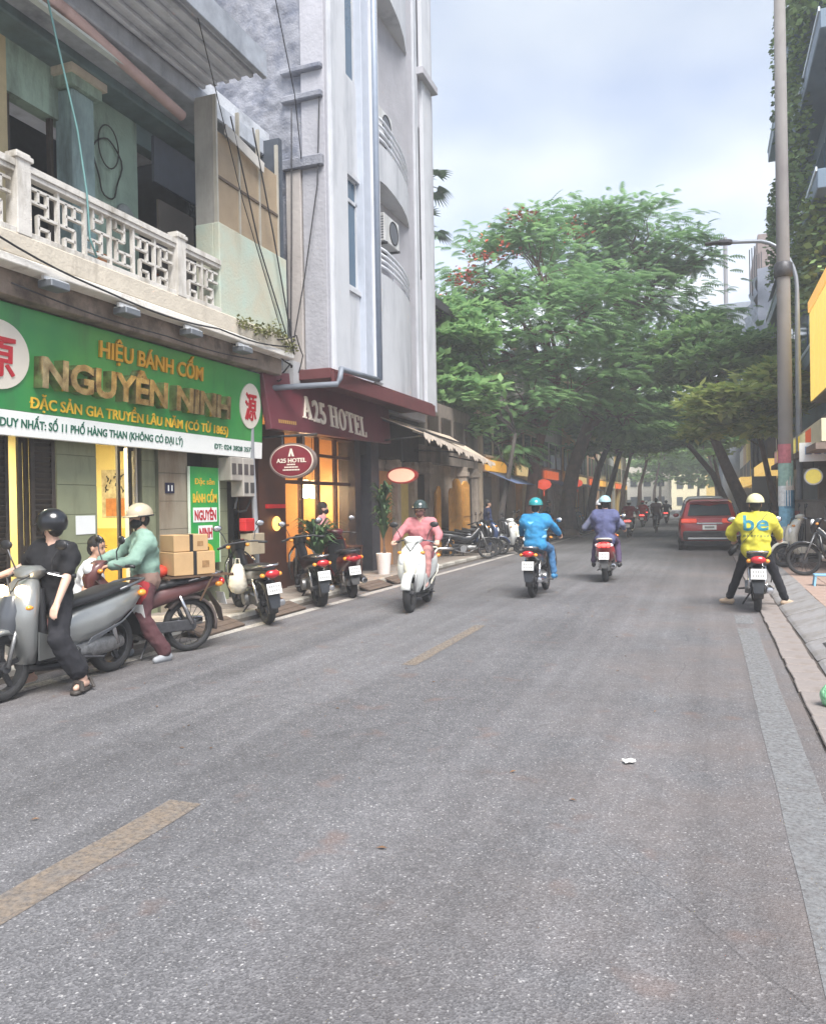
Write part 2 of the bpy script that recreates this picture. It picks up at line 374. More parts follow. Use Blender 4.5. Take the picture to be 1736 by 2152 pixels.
# ---------------------------------------------------------------- right gutter tiles, kerb slabs, pavements
PINKT = mat('gutter_tile', '#857d79', .8, var=.18, scale=2.2, bump=.4, bscale=30, dirt='#6c625a', damt=.4, dscale=2.5, streak=False)
gut = struct(M().box(.66, .97, -4, 24, -.04, .003).build('gutter', mat('gutter_bed', '#4a433e', .9, var=.2, bump=.4)))
tm = [M().box(-.128, .128, -l/2, l/2, 0, .022).mesh('gutter_tile', PINKT, bevel=.006) for l in (.34, .41, .30)]
y = -2.0
while y < 23:
    k = random.randrange(3); l = (.34, .41, .30)[k]
    o = inst(tm[k], 'tile', gut, (.80+random.uniform(-.008,.008), y+l/2, .001+random.uniform(0,.008)), (random.uniform(-.01,.01), 0, random.uniform(-.03,.03)))
    y += l+.022
SLAB = mat('kerb_slab', '#8a8888', .85, var=.1, scale=3, bump=.4, bscale=40, dirt='#6e6862', damt=.45, dscale=2, streak=False)
pav = struct(M().box(1.36, 25, -14, 160, -.03, .085).build('pavement_right', mat('pavement_bed', '#5d5650', .9, var=.2, bump=.4)))
sm = M().prism([(0,.0),(.46,.0),(.46,.165),(.04,.03)], 'y', -.49, .49).mesh('kerb_slab', SLAB, bevel=.008)
y = -1.0; i = 0
while y < 24:
    o = inst(sm, 'slab', pav, (.955+random.uniform(-.006,.006), y+.5, random.uniform(0,.012)), (random.uniform(-.012,.012), random.uniform(-.02,.015), random.uniform(-.012,.012)))
    if i in (9,):   # drain cover let into the slab
        fr = M()
        zs = lambda x: .03+(x-.04)*.321
        for a, b, y0, y1 in ((.14,.36,-.2,-.17),(.14,.36,.17,.2),(.14,.165,-.17,.17),(.335,.36,-.17,.17),(.165,.335,-.05,-.03)): fr.prism([(a,zs(a)-.01),(b,zs(b)-.01),(b,zs(b)+.006),(a,zs(a)+.006)], 'y', y0, y1)
        c = fr.build('drain_frame', DST, o)
    y += 1.03; i += 1
RT = mat('pavement_tile', '#9a8478', .85, var=.16, scale=4, bump=.35, bscale=50, dirt='#6e5f56', damt=.4, dscale=1.5, streak=False)
ptm = M().box(-.195,.195,-.195,.195,0,.06).mesh('pavement_tile', RT, bevel=.005)
for j in range(52):
    for i in range(4):
        inst(ptm, 'tile', pav, (1.62+i*.4, 5.0+j*.4, .087+random.uniform(0,.006)), (random.uniform(-.006,.006), random.uniform(-.006,.006), 0))
LT = mat('pavement_tile_left', '#8d837a', .85, var=.18, scale=4, bump=.35, bscale=50, dirt='#55504a', damt=.45, dscale=1.5, streak=False)
pvl = struct(M().box(-25, -5.98, -14, 160, -.03, .05).build('pavement_left', mat('pavement_bed_left', '#6a635b', .9, var=.2, bump=.4)))
ptl = M().box(-.195,.195,-.195,.195,0,.06).mesh('pavement_tile', LT, bevel=.005)
for j in range(58):
    for i in range(3):
        inst(ptl, 'tile', pvl, (-6.30-i*.4, 2.6+j*.4, .052+random.uniform(0,.006)), (random.uniform(-.006,.006), random.uniform(-.006,.006), 0))
ks = M().box(-.075,.075,-.49,.49,0,.112).mesh('kerb_stone', CONC, bevel=.012)
for j in range(40): inst(ks, 'kerb_stone', pvl, (-6.06, 1.5+j, .001+random.uniform(0,.004)), (0,0,random.uniform(-.01,.01)))
# litter
PAP = mat('white_paper', (.78,.77,.73), .8, var=.06)
m = M(); pr = random.Random(3)
gr = [[V((-.055+.11*i/3, -.04+.08*j/3, .012+pr.uniform(0,.035))) for i in range(4)] for j in range(4)]
m.add([p for r_ in gr for p in r_], [(j*4+i, j*4+i+1, j*4+i+5, j*4+i+4) for i in range(3) for j in range(3)])
o = m.build('crumpled_paper', PAP); o.location = (-.45, 4.78, .0); o.rotation_euler = (0,0,.5); o.scale = (.62,.62,.62); o.modifiers.new('th','SOLIDIFY').thickness = .002
tag(o, 'small crumpled scrap of white paper lying on the asphalt', 'litter')
m = M(); lr = random.Random(5)
for k in range(60):
    x, y = lr.uniform(-5.2,.2), lr.uniform(2.6,14); s = lr.uniform(.006,.018); a = lr.uniform(0,6.28)
    c, d = cos(a)*s, sin(a)*s; z = .006
    m.add([(x-c*1.6,y-d*1.6,z),(x+d*.6,y-c*.6,z+.006),(x+c*1.6,y+d*1.6,z+.003),(x-d*.6,y+c*.6,z+.007)], [(0,1,2,3)])
o = m.build('dry_leaf_scatter', mat('dry_leaf', (.16,.085,.04), .8, var=.4, island=True)); o['kind'] = 'stuff'; tag(o, 'small dry leaf bits scattered over the asphalt', 'debris')
# ---------------------------------------------------------------- shop house with the green sign
OLIVE = mat('olive_tile', '#868b70', .5, var=.1, scale=3, bump=.1, dirt='#5c5c48', damt=.3, dscale=1.5)
BEIGE = mat('beige_tile', '#988e7c', .55, var=.1, scale=3, bump=.1, dirt='#6e5a44', damt=.35, dscale=1.5)
OLDW = mat('old_whitewash', '#c6bdad', .85, var=.1, scale=4, bump=.4, bscale=30, dirt='#6f6354', damt=.42, dscale=1.6)
CREAMW = mat('cream_mint_wash', '#c2b9a2', .85, var=.08, scale=1.4, col2='#aebfb2', bump=.3, bscale=30, dirt='#8d8268', damt=.3, dscale=1.3)
MINT = mat('peeling_mint', '#93ab9d', .85, var=.14, scale=3, bump=.4, bscale=25, dirt='#565f58', damt=.42, dscale=2.2)
TEAL = mat('teal_beam', '#64797c', .8, var=.18, scale=3, bump=.3, dirt='#4f5c60', damt=.45)
GREYS = mat('grey_soffit', '#c3c8cf', .85, var=.12, scale=2.5, bump=.35, bscale=30, dirt='#8a8f98', damt=.4, dscale=1.4, streak=False)
YELW = mat('yellow_room', '#e8d690', .7, var=.06, scale=2)
TANP = mat('tan_board', '#9a8870', .28, var=.14, scale=2.5, bump=.2, dirt='#6c5a46', damt=.35, dscale=1.4)
ALU = mat('alu_frame', '#b9b4a8', .5, .4, var=.1)
TUBE = mat('tube_light', (.9,.9,.85), .4, emit=(1,.86,.55), es=6)
sh = thing('shop_house', 'old two storey shop house with balcony fretwork and green sign', 'building', (-7.2, 8.3, .05))
def P(m, name, mt, par=sh, **k):   # build a part given in world coordinates below a thing
    o = m.build(name, mt, None, **k)
    top = par
    off = V((0,0,0))
    while top: off += V(top.location); top = top.parent
    for v in o.data.vertices: v.co -= off
    o.parent = par
    return o
def pier(y0, y1, x, z1, mt, h=.36):
    b = P(M().box(x-.3, x-.006, y0, y1, .05, z1), 'pier', mat('grout', '#5e604e', .9))
    z = .08; k = 0
    while z < z1-.05:
        t = P(M().box(x-.01, x+.006, y0+.004, y1-.004, z, min(z+h-.006, z1)), 'tile', mt, b, bevel=.002); z += h
    return b
pier(7.22, 7.87, -7.19, 2.75, OLIVE); pier(8.76, 9.03, -7.22, 2.75, OLIVE); pier(9.03, 9.68, -7.16, 2.75, BEIGE, .4); pier(10.5, 10.74, -7.19, 2.75, OLIVE)
pier(4.1, 4.9, -7.19, 2.75, OLIVE)
P(M().box(-7.5,-7.25,3,11.5,2.5,4.05), 'lintel_wall', BEIGE)
P(M().box(-11.5,-11.3,3,11.5,.05,4.05), 'rear_wall', BEIGE); P(M().box(-11.5,-7.5,2.9,3.05,.05,4.05), 'side_wall', BEIGE)
P(M().box(-11.5,-7.5,11.4,11.5,.05,4.05), 'side_wall', BEIGE)
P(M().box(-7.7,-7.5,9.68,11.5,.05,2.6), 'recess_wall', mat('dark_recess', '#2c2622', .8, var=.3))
# room behind the doors
P(M().box(-9.4,-9.3,4.4,10.0,.05,2.9), 'room_wall', YELW); P(M().box(-9.3,-7.5,9.95,10.03,.05,2.9), 'room_wall', YELW)
P(M().box(-9.3,-7.5,4.3,4.4,.05,2.9), 'room_wall', YELW); P(M().box(-9.4,-7.5,4.3,10.0,2.8,2.86), 'room_ceiling', OLDW)
P(M().box(-9.3,-7.52,9.89,9.948,.05,1.28), 'counter_front', mat('yellow_ply', '#d9ad4c', .6, scale=8))
lp = thing('tube_lamp', 'fluorescent tube glowing inside the yellow shop room', 'lamp', (-8.4, 7.2, 2.72))
M().box(-.04,.04,-.62,.62,0,.06).build('housing', OLDW, lp)
M().tube([(0,-.58,-.03),(0,.58,-.03)], .02).build('tube', TUBE, lp)
ld = bpy.data.lights.new('tube_glow','AREA'); ld.shape='RECTANGLE'; ld.size=.1; ld.size_y=1.1; ld.energy=46; ld.color=(1,.92,.68)
lo = bpy.data.objects.new('tube_glow', ld); COL.objects.link(lo); lo.parent = lp; lo.location=(0,0,-.07)
# framed calligraphy print on the yellow wall
pf = thing('calligraphy_print', 'sepia calligraphy print on the yellow wall behind the open door', 'picture', (-8.45, 9.94, 1.80), -pi/2)
M().box(0,.012,-.52,.52,-.35,.4).build('sheet', mat('sepia_print', '#b09b78', .7, var=.3, scale=9, col2='#d8cda8'), pf)
m = M(); q = random.Random(8)
for i in range(26):
    y, z = q.uniform(-.46,.46), q.uniform(.0,.34); a = q.uniform(0,3.1); l = q.uniform(.03,.09)
    m.bar((.014,y,z),(.014,y+cos(a)*l,z+sin(a)*l), .02,.004, upv=(1,0,0))
m.build('brush_marks', INK, pf)
M().box(.013,.015,-.44,.0,-.33,-.05).build('orange_block', mat('orange_print', '#b9763c', .7, var=.25, scale=12), pf)
# louvred shutter leaves
def leaf(y0, y1, x, z1, fold=0., lou=True, mt=WOODD):
    w = y1-y0; t = M(); t.box(-.02,.02,0,.05,0,z1).box(-.02,.02,w-.05,w,0,z1).box(-.02,.02,.05,w-.05,0,.09).box(-.02,.02,.05,w-.05,z1-.09,z1).box(-.02,.02,.05,w-.05,z1*.42,z1*.42+.07)
    o = t.build('door_leaf', mt, sh, bevel=.004)
    if lou:
        lm = M().add([(-.014,0,-.018),(-.006,0,-.024),(.014,0,.018),(.006,0,.024),(-.014,w-.1,-.018),(-.006,w-.1,-.024),(.014,w-.1,.018),(.006,w-.1,.024)],
                     [(0,3,2,1),(4,5,6,7),(0,1,5,4),(1,2,6,5),(2,3,7,6),(3,0,4,7)]).mesh('louvre', mt)
        M().box(-.019,-.012,.04,w-.04,.05,z1-.05).build('backing', mt, o)
        z = .13
        while z < z1-.12:
            if not (z1*.42-.03 < z < z1*.42+.1): inst(lm, 'louvre', o, (0,.05,z))
            z += .062
    o.location = V((x,y0,.12))-V(sh.location); o.rotation_euler = (0,0,fold)
    return o
leaf(5.55,6.63,-7.3,2.33); leaf(4.95,5.5,-7.3,2.33)
leaf(6.88,7.2,-7.24,2.33,rad(-8)); 
for i in range(3): leaf(6.76+i*.05,6.90+i*.05,-7.30-i*.05,2.33,0,False)
leaf(8.56,8.76,-7.3,2.33,0,False); leaf(8.5,8.74,-7.42,2.33,0,False)
P(M().box(-7.34,-7.28,8.55,8.58,.1,2.4), 'door_post', ALU); P(M().box(-7.3,-7.24,8.66,8.69,.1,2.4), 'door_post', ALU)
P(M().box(-7.36,-7.26,4.9,9.68,2.42,2.52), 'door_head', WOODD)
# upper floor
P(M().box(-11.5,-6.42,3,11.6,4.12,4.36), 'balcony_slab', OLDW, bevel=.015)
P(M().box(-6.62,-6.40,3,11.6,4.03,4.118), 'slab_edge', mat('white_edge','#e4e0d8',.8,var=.08,scale=6,dirt='#94887a',damt=.3,dscale=3,streak=False,bump=.3), bevel=.01)
P(M().box(-6.86,-6.64,3,11.6,3.78,4.118), 'slab_beam', mat('stained_beam','#8a7c70',.85,var=.2,scale=4,bump=.4,dirt='#4a3f38',damt=.5,dscale=3,streak=False), bevel=.01)
P(M().box(-8.1,-7.9,3,7.28,4.36,7.4), 'upper_wall', mat('cream_wall','#b0a382',.8,var=.1,dirt='#877a5c',damt=.3)); P(M().box(-8.1,-7.9,8.55,9.62,4.36,7.4), 'upper_wall', MINT)
P(M().box(-8.1,-7.9,7.28,8.55,6.7,7.4), 'upper_wall', MINT); P(M().box(-8.1,-7.9,9.62,11.5,7.05,7.5), 'upper_wall', TEAL)
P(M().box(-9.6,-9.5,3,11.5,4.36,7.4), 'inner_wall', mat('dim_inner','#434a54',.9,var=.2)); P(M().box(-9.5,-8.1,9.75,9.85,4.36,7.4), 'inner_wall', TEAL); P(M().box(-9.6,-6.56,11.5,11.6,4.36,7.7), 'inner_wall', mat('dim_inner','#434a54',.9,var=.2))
c = P(M().box(-7.98,-7.66,8.1,8.5,4.36,7.1), 'column', mat('column_teal','#8ba3a4',.8,var=.2,scale=2,dirt='#3d474a',damt=.45), bevel=.03)
P(M().box(-8.0,-7.6,8.03,8.57,7.1,7.24), 'capital', MINT, c); P(M().box(-8.0,-7.55,7.98,8.62,7.24,7.34), 'abacus', OLDW, c)
P(M().box(-8.05,-7.5,3,11.5,7.34,7.62), 'beam', TEAL, bevel=.02)
P(M().box(-8.02,-7.95,7.28,7.36,4.4,6.7), 'door_frame', WOODD); P(M().box(-8.02,-7.95,8.0,8.05,4.4,6.7), 'door_frame', WOODD)
P(M().box(-7.88,-7.84,10.02,10.9,4.36,6.35), 'door_leaf', mat('grey_brown_door','#77706a',.6,var=.12,scale=3))
P(M().box(-8.0,-7.92,10.9,11.4,4.36,7.05), 'window_glass', GLASS)
P(M().box(-7.9,-7.85,9.95,11.45,6.6,7.3), 'transom_board', mat('slate_board','#5f6672',.7,var=.1))
# half wall and board panels at the right end
P(M().box(-6.56,-6.46,9.58,11.5,4.36,5.66), 'half_wall', CREAMW, bevel=.01); P(M().box(-6.86,-6.56,9.58,9.68,4.36,5.66), 'half_wall', CREAMW, bevel=.008)
ys = [9.62,10.2,10.77,11.34]
for i in range(3):
    for z0, z1 in ((5.68,6.32),(6.36,7.0)):
        P(M().box(-6.53,-6.515,ys[i]+.02,ys[i+1]-.02,z0,z1), 'board_panel', TANP)
for y in ys: P(M().box(-6.55,-6.495,y-.018,y+.018,5.66,7.5), 'mullion', ALU)
P(M().box(-6.55,-6.497,9.62,11.34,6.32,6.36), 'rail', mat('dark_rail','#5a4e44',.7)); P(M().box(-6.86,-6.55,9.6,9.66,5.66,7.5), 'side_panel', mat('pale_panel','#9c9a94',.7,var=.1,dirt='#6b6760'))
P(M().bar((-6.44,9.75,7.05),(-6.44,10.8,6.9),.02,.16), 'loose_board', mat('bleached_board','#b5b2ac',.8,var=.1))
# roof slab, soffit ribs, rolled blind
P(M().box(-11.5,-5.78,3,9.72,7.72,7.92), 'roof_slab', GREYS); P(M().box(-11.5,-6.86,9.72,11.7,7.72,7.9), 'roof_slab', GREYS)
for i in range(6):
    x = -5.95-i*.2; P(M().box(x-.035,x+.035,3,9.7 if x>-6.8 else 11.6,7.655,7.72), 'soffit_rib', GREYS, bevel=.01)
P(M().box(-5.8,-5.72,3,9.74,7.62,7.98), 'fascia', mat('fascia_grey','#8f959e',.8,var=.2,dirt='#686d76',damt=.35), bevel=.01)
P(M().box(-7.5,-6.84,3,11.5,7.45,7.72), 'eave_beam', mat('eave_grey','#a3a9b2',.85,var=.15,dirt='#6f7680',damt=.4), bevel=.02)
P(M().tube([(-6.93,5.2,7.40),(-6.93,7.2,7.42),(-6.96,9.45,7.2)], .075, 12), 'rolled_blind', mat('pinkish_blind','#cdb2ae',.7,var=.12,scale=4,dirt='#8a7570',damt=.3), smooth=True)
P(M().box(-6.99,-6.90,5.5,8.2,7.26,7.30), 'tube_lamp', mat('unlit_tube','#c9d2d0',.4))
P(M().box(-11.4,-6.1,3,9.6,7.93,8.3), 'parapet', mat('weathered_render','#8b9099',.9,var=.2,scale=2,bump=.5,bscale=20,dirt='#545a64',damt=.5))
# balustrade
RAIL = mat('balustrade_plaster','#cdc9c2',.8,var=.1,scale=8,bump=.3,bscale=60,dirt='#857c6c',damt=.42,dscale=4)
for y in (6.02,8.57,3.5): P(M().box(-6.58,-6.42,y,y+.18,4.36,5.2).box(-6.6,-6.4,y-.02,y+.2,5.12,5.17), 'post', RAIL, bevel=.006)
for a, b in ((3.68,6.02),(6.2,8.57),(8.75,9.58)):
    P(M().box(-6.57,-6.43,a,b,5.03,5.1).box(-6.55,-6.45,a,b,4.98,5.03), 'hand_rail', RAIL, bevel=.004)
    P(M().box(-6.56,-6.44,a,b,4.36,4.42), 'bottom_rail', RAIL, bevel=.004)
    n = max(1, round((b-a)/.40)); w = (b-a)/n
    for k in range(n):
        o = a+k*w; pb = P(M().box(-6.525,-6.475,o,o+.032,4.42,4.98), 'fret_upright', RAIL)
        fl = k % 2; fv = (k//2) % 2
        def fb(y0,y1,z0,z1):
            if fl: y0,y1 = 1-y1,1-y0
            if fv: z0,z1 = 1-z1,1-z0
            P(M().box(-6.522,-6.478,o+y0*w,o+y1*w,4.42+z0*.56,4.42+z1*.56), 'fret_bar', RAIL, pb)
        T=.072; TZ=.052
        def H(y0,y1,z): fb(y0,y1,z-TZ/2,z+TZ/2)
        def U(y,z0,z1): fb(y-T/2,y+T/2,z0,z1)
        H(.06,1.,.86); U(.68,.40,.86); H(.06,.68,.62); H(.36,1.,.40); U(.36,.0,.40); H(.36,.72,.18); U(.72,.0,.18); U(.36,.62,.86)
# things hanging in the upper verandah
o = M().lathe([(.02,0),(.16,.0),(.19,.03),(.17,.05),(.02,.045)], axis='x', n=20).build('enamel_basin', mat('enamel','#9aa3a2',.4,var=.15,dirt='#3c3a38',damt=.4), smooth=True)
o.location=(-7.88,9.28,5.82); tag(o,'round enamel basin hung on the peeling mint wall','basin')
o = M().ell((0,0,0),(.1,.26,.2)).build('wicker_basket', mat('dark_wicker','#4f4c50',.8,var=.3,scale=30,bump=.5), smooth=True); o.location=(-7.5,9.62,5.32); tag(o,'dark round basket hanging beyond the balcony rail','basket')
m = M(); m.tube([(0,.32*cos(a)*(.8+.2*sin(a*3)),.42*sin(a)-.1) for a in [i*pi/12 for i in range(-3,25)]], .012, 5)
m.tube([(0.02,.2*cos(a),.3*sin(a)+.2) for a in [i*pi/12 for i in range(0,26)]], .01, 5)
o = m.build('cable_coil', INK); o.location=(-7.86,8.95,6.5); tag(o,'loop of black cable hung on the peeling mint wall','cable')
o = M().box(-.02,.02,-.12,.12,0,.62).build('brick_board', mat('orange_board','#b0764c',.8,var=.2)); o.location=(-7.5,8.42,4.37); tag(o,'orange board standing behind the balcony rail','board')
o = M().tube([(-6.46,6.35,7.5),(-6.44,6.6,6.6),(-6.42,6.85,5.75),(-6.40,6.95,5.1),(-6.40,6.98,4.6),(-6.41,7.1,4.42)], .012, 5).build('hanging_hose', mat('aqua_hose','#6d9a98',.6), smooth=True); tag(o,'thin aqua hose hanging down over the balcony rail','hose')

# ---------------------------------------------------------------- green shop sign
SGREEN = mat('sign_green','#2c8a4c',.3,var=.12,scale=.7,col2='#4a9a4c',coat=.2,spec=.4,dirt='#3a6a42',damt=.28,dscale=1.6)
SWHITE = mat('sign_white','#eceeea',.4,var=.03); SRED = mat('sign_red','#b3202c',.4,var=.1)
GOLD = mat('gold_letter','#d9a032',.35,.25,var=.12,scale=4,coat=.2); YLET = mat('yellow_letter','#e6b93a',.4,var=.06)
STEELGOLD = mat('mirror_letter',(.34,.20,.08),.2,.85,var=.4,scale=7,col2=(.80,.66,.38)); DGRN = mat('dark_green_letter','#16604a',.5)
sg = thing('shop_sign','wide green shop sign with gold Vietnamese lettering over the doorway','sign',(-6.86,8.4,3.08))
sg.rotation_euler = (0,rad(3),0)
def SP(m,name,mt,par=sg,**k): return m.build(name,mt,par,**k)
YO = 8.4
SP(M().box(-.12,0,5.15-YO,11.33-YO,-.44,.68),'board',SGREEN,bevel=.006)
SP(M().box(-.12,.002,5.15-YO,11.33-YO,-.71,-.443),'white_strip',SWHITE,bevel=.004)
def ST(name,body,y0,y1,z,h,mt,depth=.012,bold=.012,x=.002,gap=.16):
    return put_text(name,body,h,y1-y0,mt,sg,(x+depth/2,y0-YO,z-3.08),(0,1,0),(0,0,1),depth,bold,False,gap)
ST('lettering','HIỆU BÁNH CỐM',7.56,9.63,3.42,.2,GOLD,.03,.03)
NM = ST('lettering','NGUYÊN NINH',6.60,10.20,2.93,.33,STEELGOLD,.13,.05,.0,0.)
ST('lettering','ĐẶC SẢN GIA TRUYỀN LÂU NĂM (CÓ TỪ 1865)',6.55,10.32,2.69,.125,YLET,.015,.016)
ST('lettering','DUY NHẤT: SỐ 11 PHỐ HÀNG THAN (KHÔNG CÓ ĐẠI LÝ)',6.17,9.22,2.465,.095,DGRN,.006,.02,.004)
ST('lettering','ĐT: 024 3828 3573',9.98,11.04,2.465,.075,DGRN,.006,.02,.004)
for y,rw in ((6.12,.4),(10.92,.3)):
    d = M(); d.prism([(y-YO+rw*cos(a),.12+.36*sin(a)) for a in [i*2*pi/40 for i in range(40)]],'x',.003,.02); SP(d,'disc',mat('cream_disc','#d9d2c4',.5,var=.04))
    b = y-YO; z0=.12
    if y < 7: ch='原'; 
    else: ch='源'
    put_text('character',ch,.34,.42 if y<7 else .33,SRED,sg,(.026,b,z0-.19),(0,1,0),(0,0,1),.012,.02,center=True)
# flood lights
fl = thing('flood_light','flood light under the balcony, nearest the left picture edge','flood light',(-6.45,6.5,4.02),0,'flood lights over the green sign')
M().box(-.1,.1,-.13,.13,-.11,-.03).build('housing',mat('grey_alloy','#7d8288',.5,.5),fl,bevel=.01); M().box(-.09,.09,-.12,.12,-.034,-.024).build('lens',LENS,fl)
M().tube([(-.36,0,.1),(-.2,0,.05),(0,0,-.02)],.012,5).build('arm',BLK,fl); M().box(-.02,.02,-.15,.15,-.03,.02).build('bracket',mat('white_bracket','#d7d9da',.5),fl)
for y,l in ((7.62,'second flood light from the left under the balcony'),(8.87,'third flood light from the left under the balcony'),(10.12,'flood light under the balcony near the right end of the sign')):
    c = copy_tree(fl,None,l); c.location=(-6.45,y,3.99)
# green hanging banner, number plate, notice
bn = thing('shop_banner','upright green banner with yellow and red lettering beside the pier','sign',(-7.1,10.02,.73))
M().box(-.03,0,-.36,.36,0,1.46).build('panel',mat('banner_green','#1f9a52',.45,var=.1,scale=2,col2='#4fae4a'),bn,bevel=.004)
M().box(-.032,.002,-.38,-.362,0,1.46).box(-.032,.002,.362,.38,0,1.46).build('edge',mat('banner_edge','#d7e4d2',.6),bn)
put_text('lettering','Đặc sản',.09,.5,YLET,bn,(.004,0,1.2),(0,1,0),(0,0,1),.004,.02,True)
put_text('lettering','BÁNH CỐM',.13,.6,YLET,bn,(.004,0,.93),(0,1,0),(0,0,1),.004,.04,True)
M().box(.0,.004,-.3,.3,.63,.85).build('white_patch',SWHITE,bn); put_text('lettering','NGUYÊN',.15,.54,SRED,bn,(.008,0,.665),(0,1,0),(0,0,1),.004,.04,True)
M().box(.0,.004,-.18,.18,.36,.58).build('white_patch',SWHITE,bn); put_text('lettering','NINH',.15,.32,SRED,bn,(.008,0,.395),(0,1,0),(0,0,1),.004,.04,True)
M().prism([(.19*cos(a),.19+.12*sin(a)) for a in [i*2*pi/28 for i in range(28)]],'x',.0,.005).build('yellow_spot',YLET,bn)
put_text('lettering','11',.13,.13,mat('dark_brown_letter','#3c3016',.6),bn,(.009,0,.125),(0,1,0),(0,0,1),.004,.05,True)
np_ = thing('house_number','small dark blue house number plate reading 11 on the beige pier','sign',(-7.15,9.25,1.79))
M().box(0,.012,-.1,.1,0,.15).build('plate',mat('navy_plate','#23243c',.4),np_,bevel=.003); put_text('lettering','11',.085,.1,SWHITE,np_,(.016,0,.032),(0,1,0),(0,0,1),.004,.03,True)
o = M().box(0,.006,-.16,.16,0,.23).build('paper_notice',mat('notice_paper','#e6e8e6',.7,var=.03)); o.location=(-7.182,7.66,1.27); tag(o,'white paper notice stuck on the olive tiled pier','notice')
# electricity meters, pipe, red box
mt_ = thing('meter_box','grey cluster of electricity meter boxes on the wall by the hotel','meter box',(-7.0,10.7,1.74))
GB = mat('meter_grey','#a9a39a',.6,var=.1,scale=4,dirt='#6d665e',damt=.35)
for (a,b,z0,z1) in ((-.33,.0,.25,.62),(.0,.36,.0,.62)):
    o = M().box(-.1,.14,a+.01,b-.01,z0,z1).build('cabinet',GB,mt_,bevel=.012)
    for yy in ((a+b)/2-.085,(a+b)/2+.085):
        for zz in (z0+.06,z1-.27) if z1-z0>.5 else (z1-.27,):
            M().box(.14,.146,yy-.055,yy+.055,zz,zz+.17).build('window',mat('meter_glass','#4c4a4a',.2),o)
o = M().tube([(-7.0,10.75,1.75),(-6.97,10.62,1.55),(-6.96,10.7,1.5),(-6.98,10.95,1.52),(-6.95,11.05,1.7)],.02,6).build('meter_cable',INK); tag(o,'black cables looping below the electricity meters','cable')
o = M().tube([(-6.9,11.02,4.0),(-6.9,11.03,2.4),(-6.88,11.08,1.2),(-6.88,11.1,.1)],.045,10).build('drain_pipe',mat('pipe_grey','#9a9ea4',.5,var=.12,dirt='#6c6a68'),smooth=True); tag(o,'grey upright pipe at the corner between shop and hotel','pipe')
o = M().box(-.06,.06,-.13,.13,0,.2).box(-.065,.065,-.135,.135,.14,.16).build('red_box',mat('red_plastic','#c22a2c',.4),bevel=.012); o.location=(-6.74,10.6,1.2); tag(o,'small red box fixed on the pipe beside the green banner','box')
o = M().box(-.1,.1,-.2,.2,0,.33).box(-.104,.104,-.2,.2,.2,.215).build('junction_box',mat('beige_box','#a59780',.6,var=.1),bevel=.01); o.location=(-6.72,10.72,.83); tag(o,'beige junction box below the red box by the pipe','box')
# ---------------------------------------------------------------- hotel
HWHITE = mat('hotel_white','#bcbfc4',.75,var=.05,scale=2,bump=.12,bscale=40,dirt='#979ba2',damt=.42,dscale=1.7)
HGREY = mat('hotel_bare_render','#a3a3a9',.9,var=.1,scale=2,bump=.5,bscale=14,dirt='#93939a',damt=.4,dscale=1.0)
ROCK = mat('crumbling_render','#85878f',.95,var=.2,scale=2,bump=.8,bscale=26,dirt='#5a6070',damt=.5,dscale=2.4,streak=False)
MAROON = mat('maroon_panel','#66303a',.4,var=.1,scale=2,coat=.15,dirt='#4a1a24',damt=.3)
BRICKR = mat('red_fascia','#5c2e30',.7,var=.15,scale=3,dirt='#5c2a2c',damt=.35)
BROWN = mat('brown_frame','#4a2c22',.5,var=.15,scale=8)
HG = mat('hotel_window_blue','#35536a',.08,var=.15,scale=1.5,spec=.9)
WARM = mat('lobby_wall','#c89c66',.7,var=.12,scale=2)
hb = thing('hotel_building','narrow white hotel with curved balconies and bare grey side wall','building',(-6.6,15.5,.05))
def HP(m,name,mt,par=hb,**k): return P(m,name,mt,par,**k)
# side wall facing the shop, lumpy weathered render
m = M(); nx, nz_ = 44, 240
pts = []
for j in range(nz_+1):
    for i in range(nx+1):
        x = -8.4+2.2*i/nx; z = 4.0+12*j/nz_
        n1 = mnoise.noise(V((x*2.6,0,z*1.6))); n2 = mnoise.noise(V((x*3.1,3,z*2.3)))+.5*mnoise.noise(V((x*9,5,z*8)))
        rough = max(0,min(1,(-6.62-x)*3+n1*1.1)) if z > 7.2 else max(0,.25*n1)
        n3 = abs(mnoise.noise(V((x*21,9,z*17)))); n4 = abs(n2)
        pts.append((x,12.5-rough*(.02+.07*n4+.035*n3)-.03*n1*(1 if i not in (nx,) else 0),z))
m.add(pts,[(j*(nx+1)+i,j*(nx+1)+i+1,(j+1)*(nx+1)+i+1,(j+1)*(nx+1)+i) for i in range(nx) for j in range(nz_)])
HP(m,'side_wall',ROCK,smooth=True)
HP(M().box(-6.64,-6.18,12.44,12.56,4.0,16),'corner_render',HGREY,bevel=.01)
HP(M().box(-6.95,-6.66,12.40,12.5,4.0,7.6),'corner_render',mat('hotel_bare_low','#aba5a1',.9,var=.1,scale=2,bump=.4,bscale=14,dirt='#958f8c',damt=.4),bevel=.01)
for z,w in ((7.55,.2),(8.75,.12),(9.25,.1)): HP(M().box(-7.0,-6.2,12.34,12.5,z,z+w),'ledge',ROCK,bevel=.02)
HP(M().box(-12,-6.6,12.6,19.6,4.0,16),'core',HGREY)
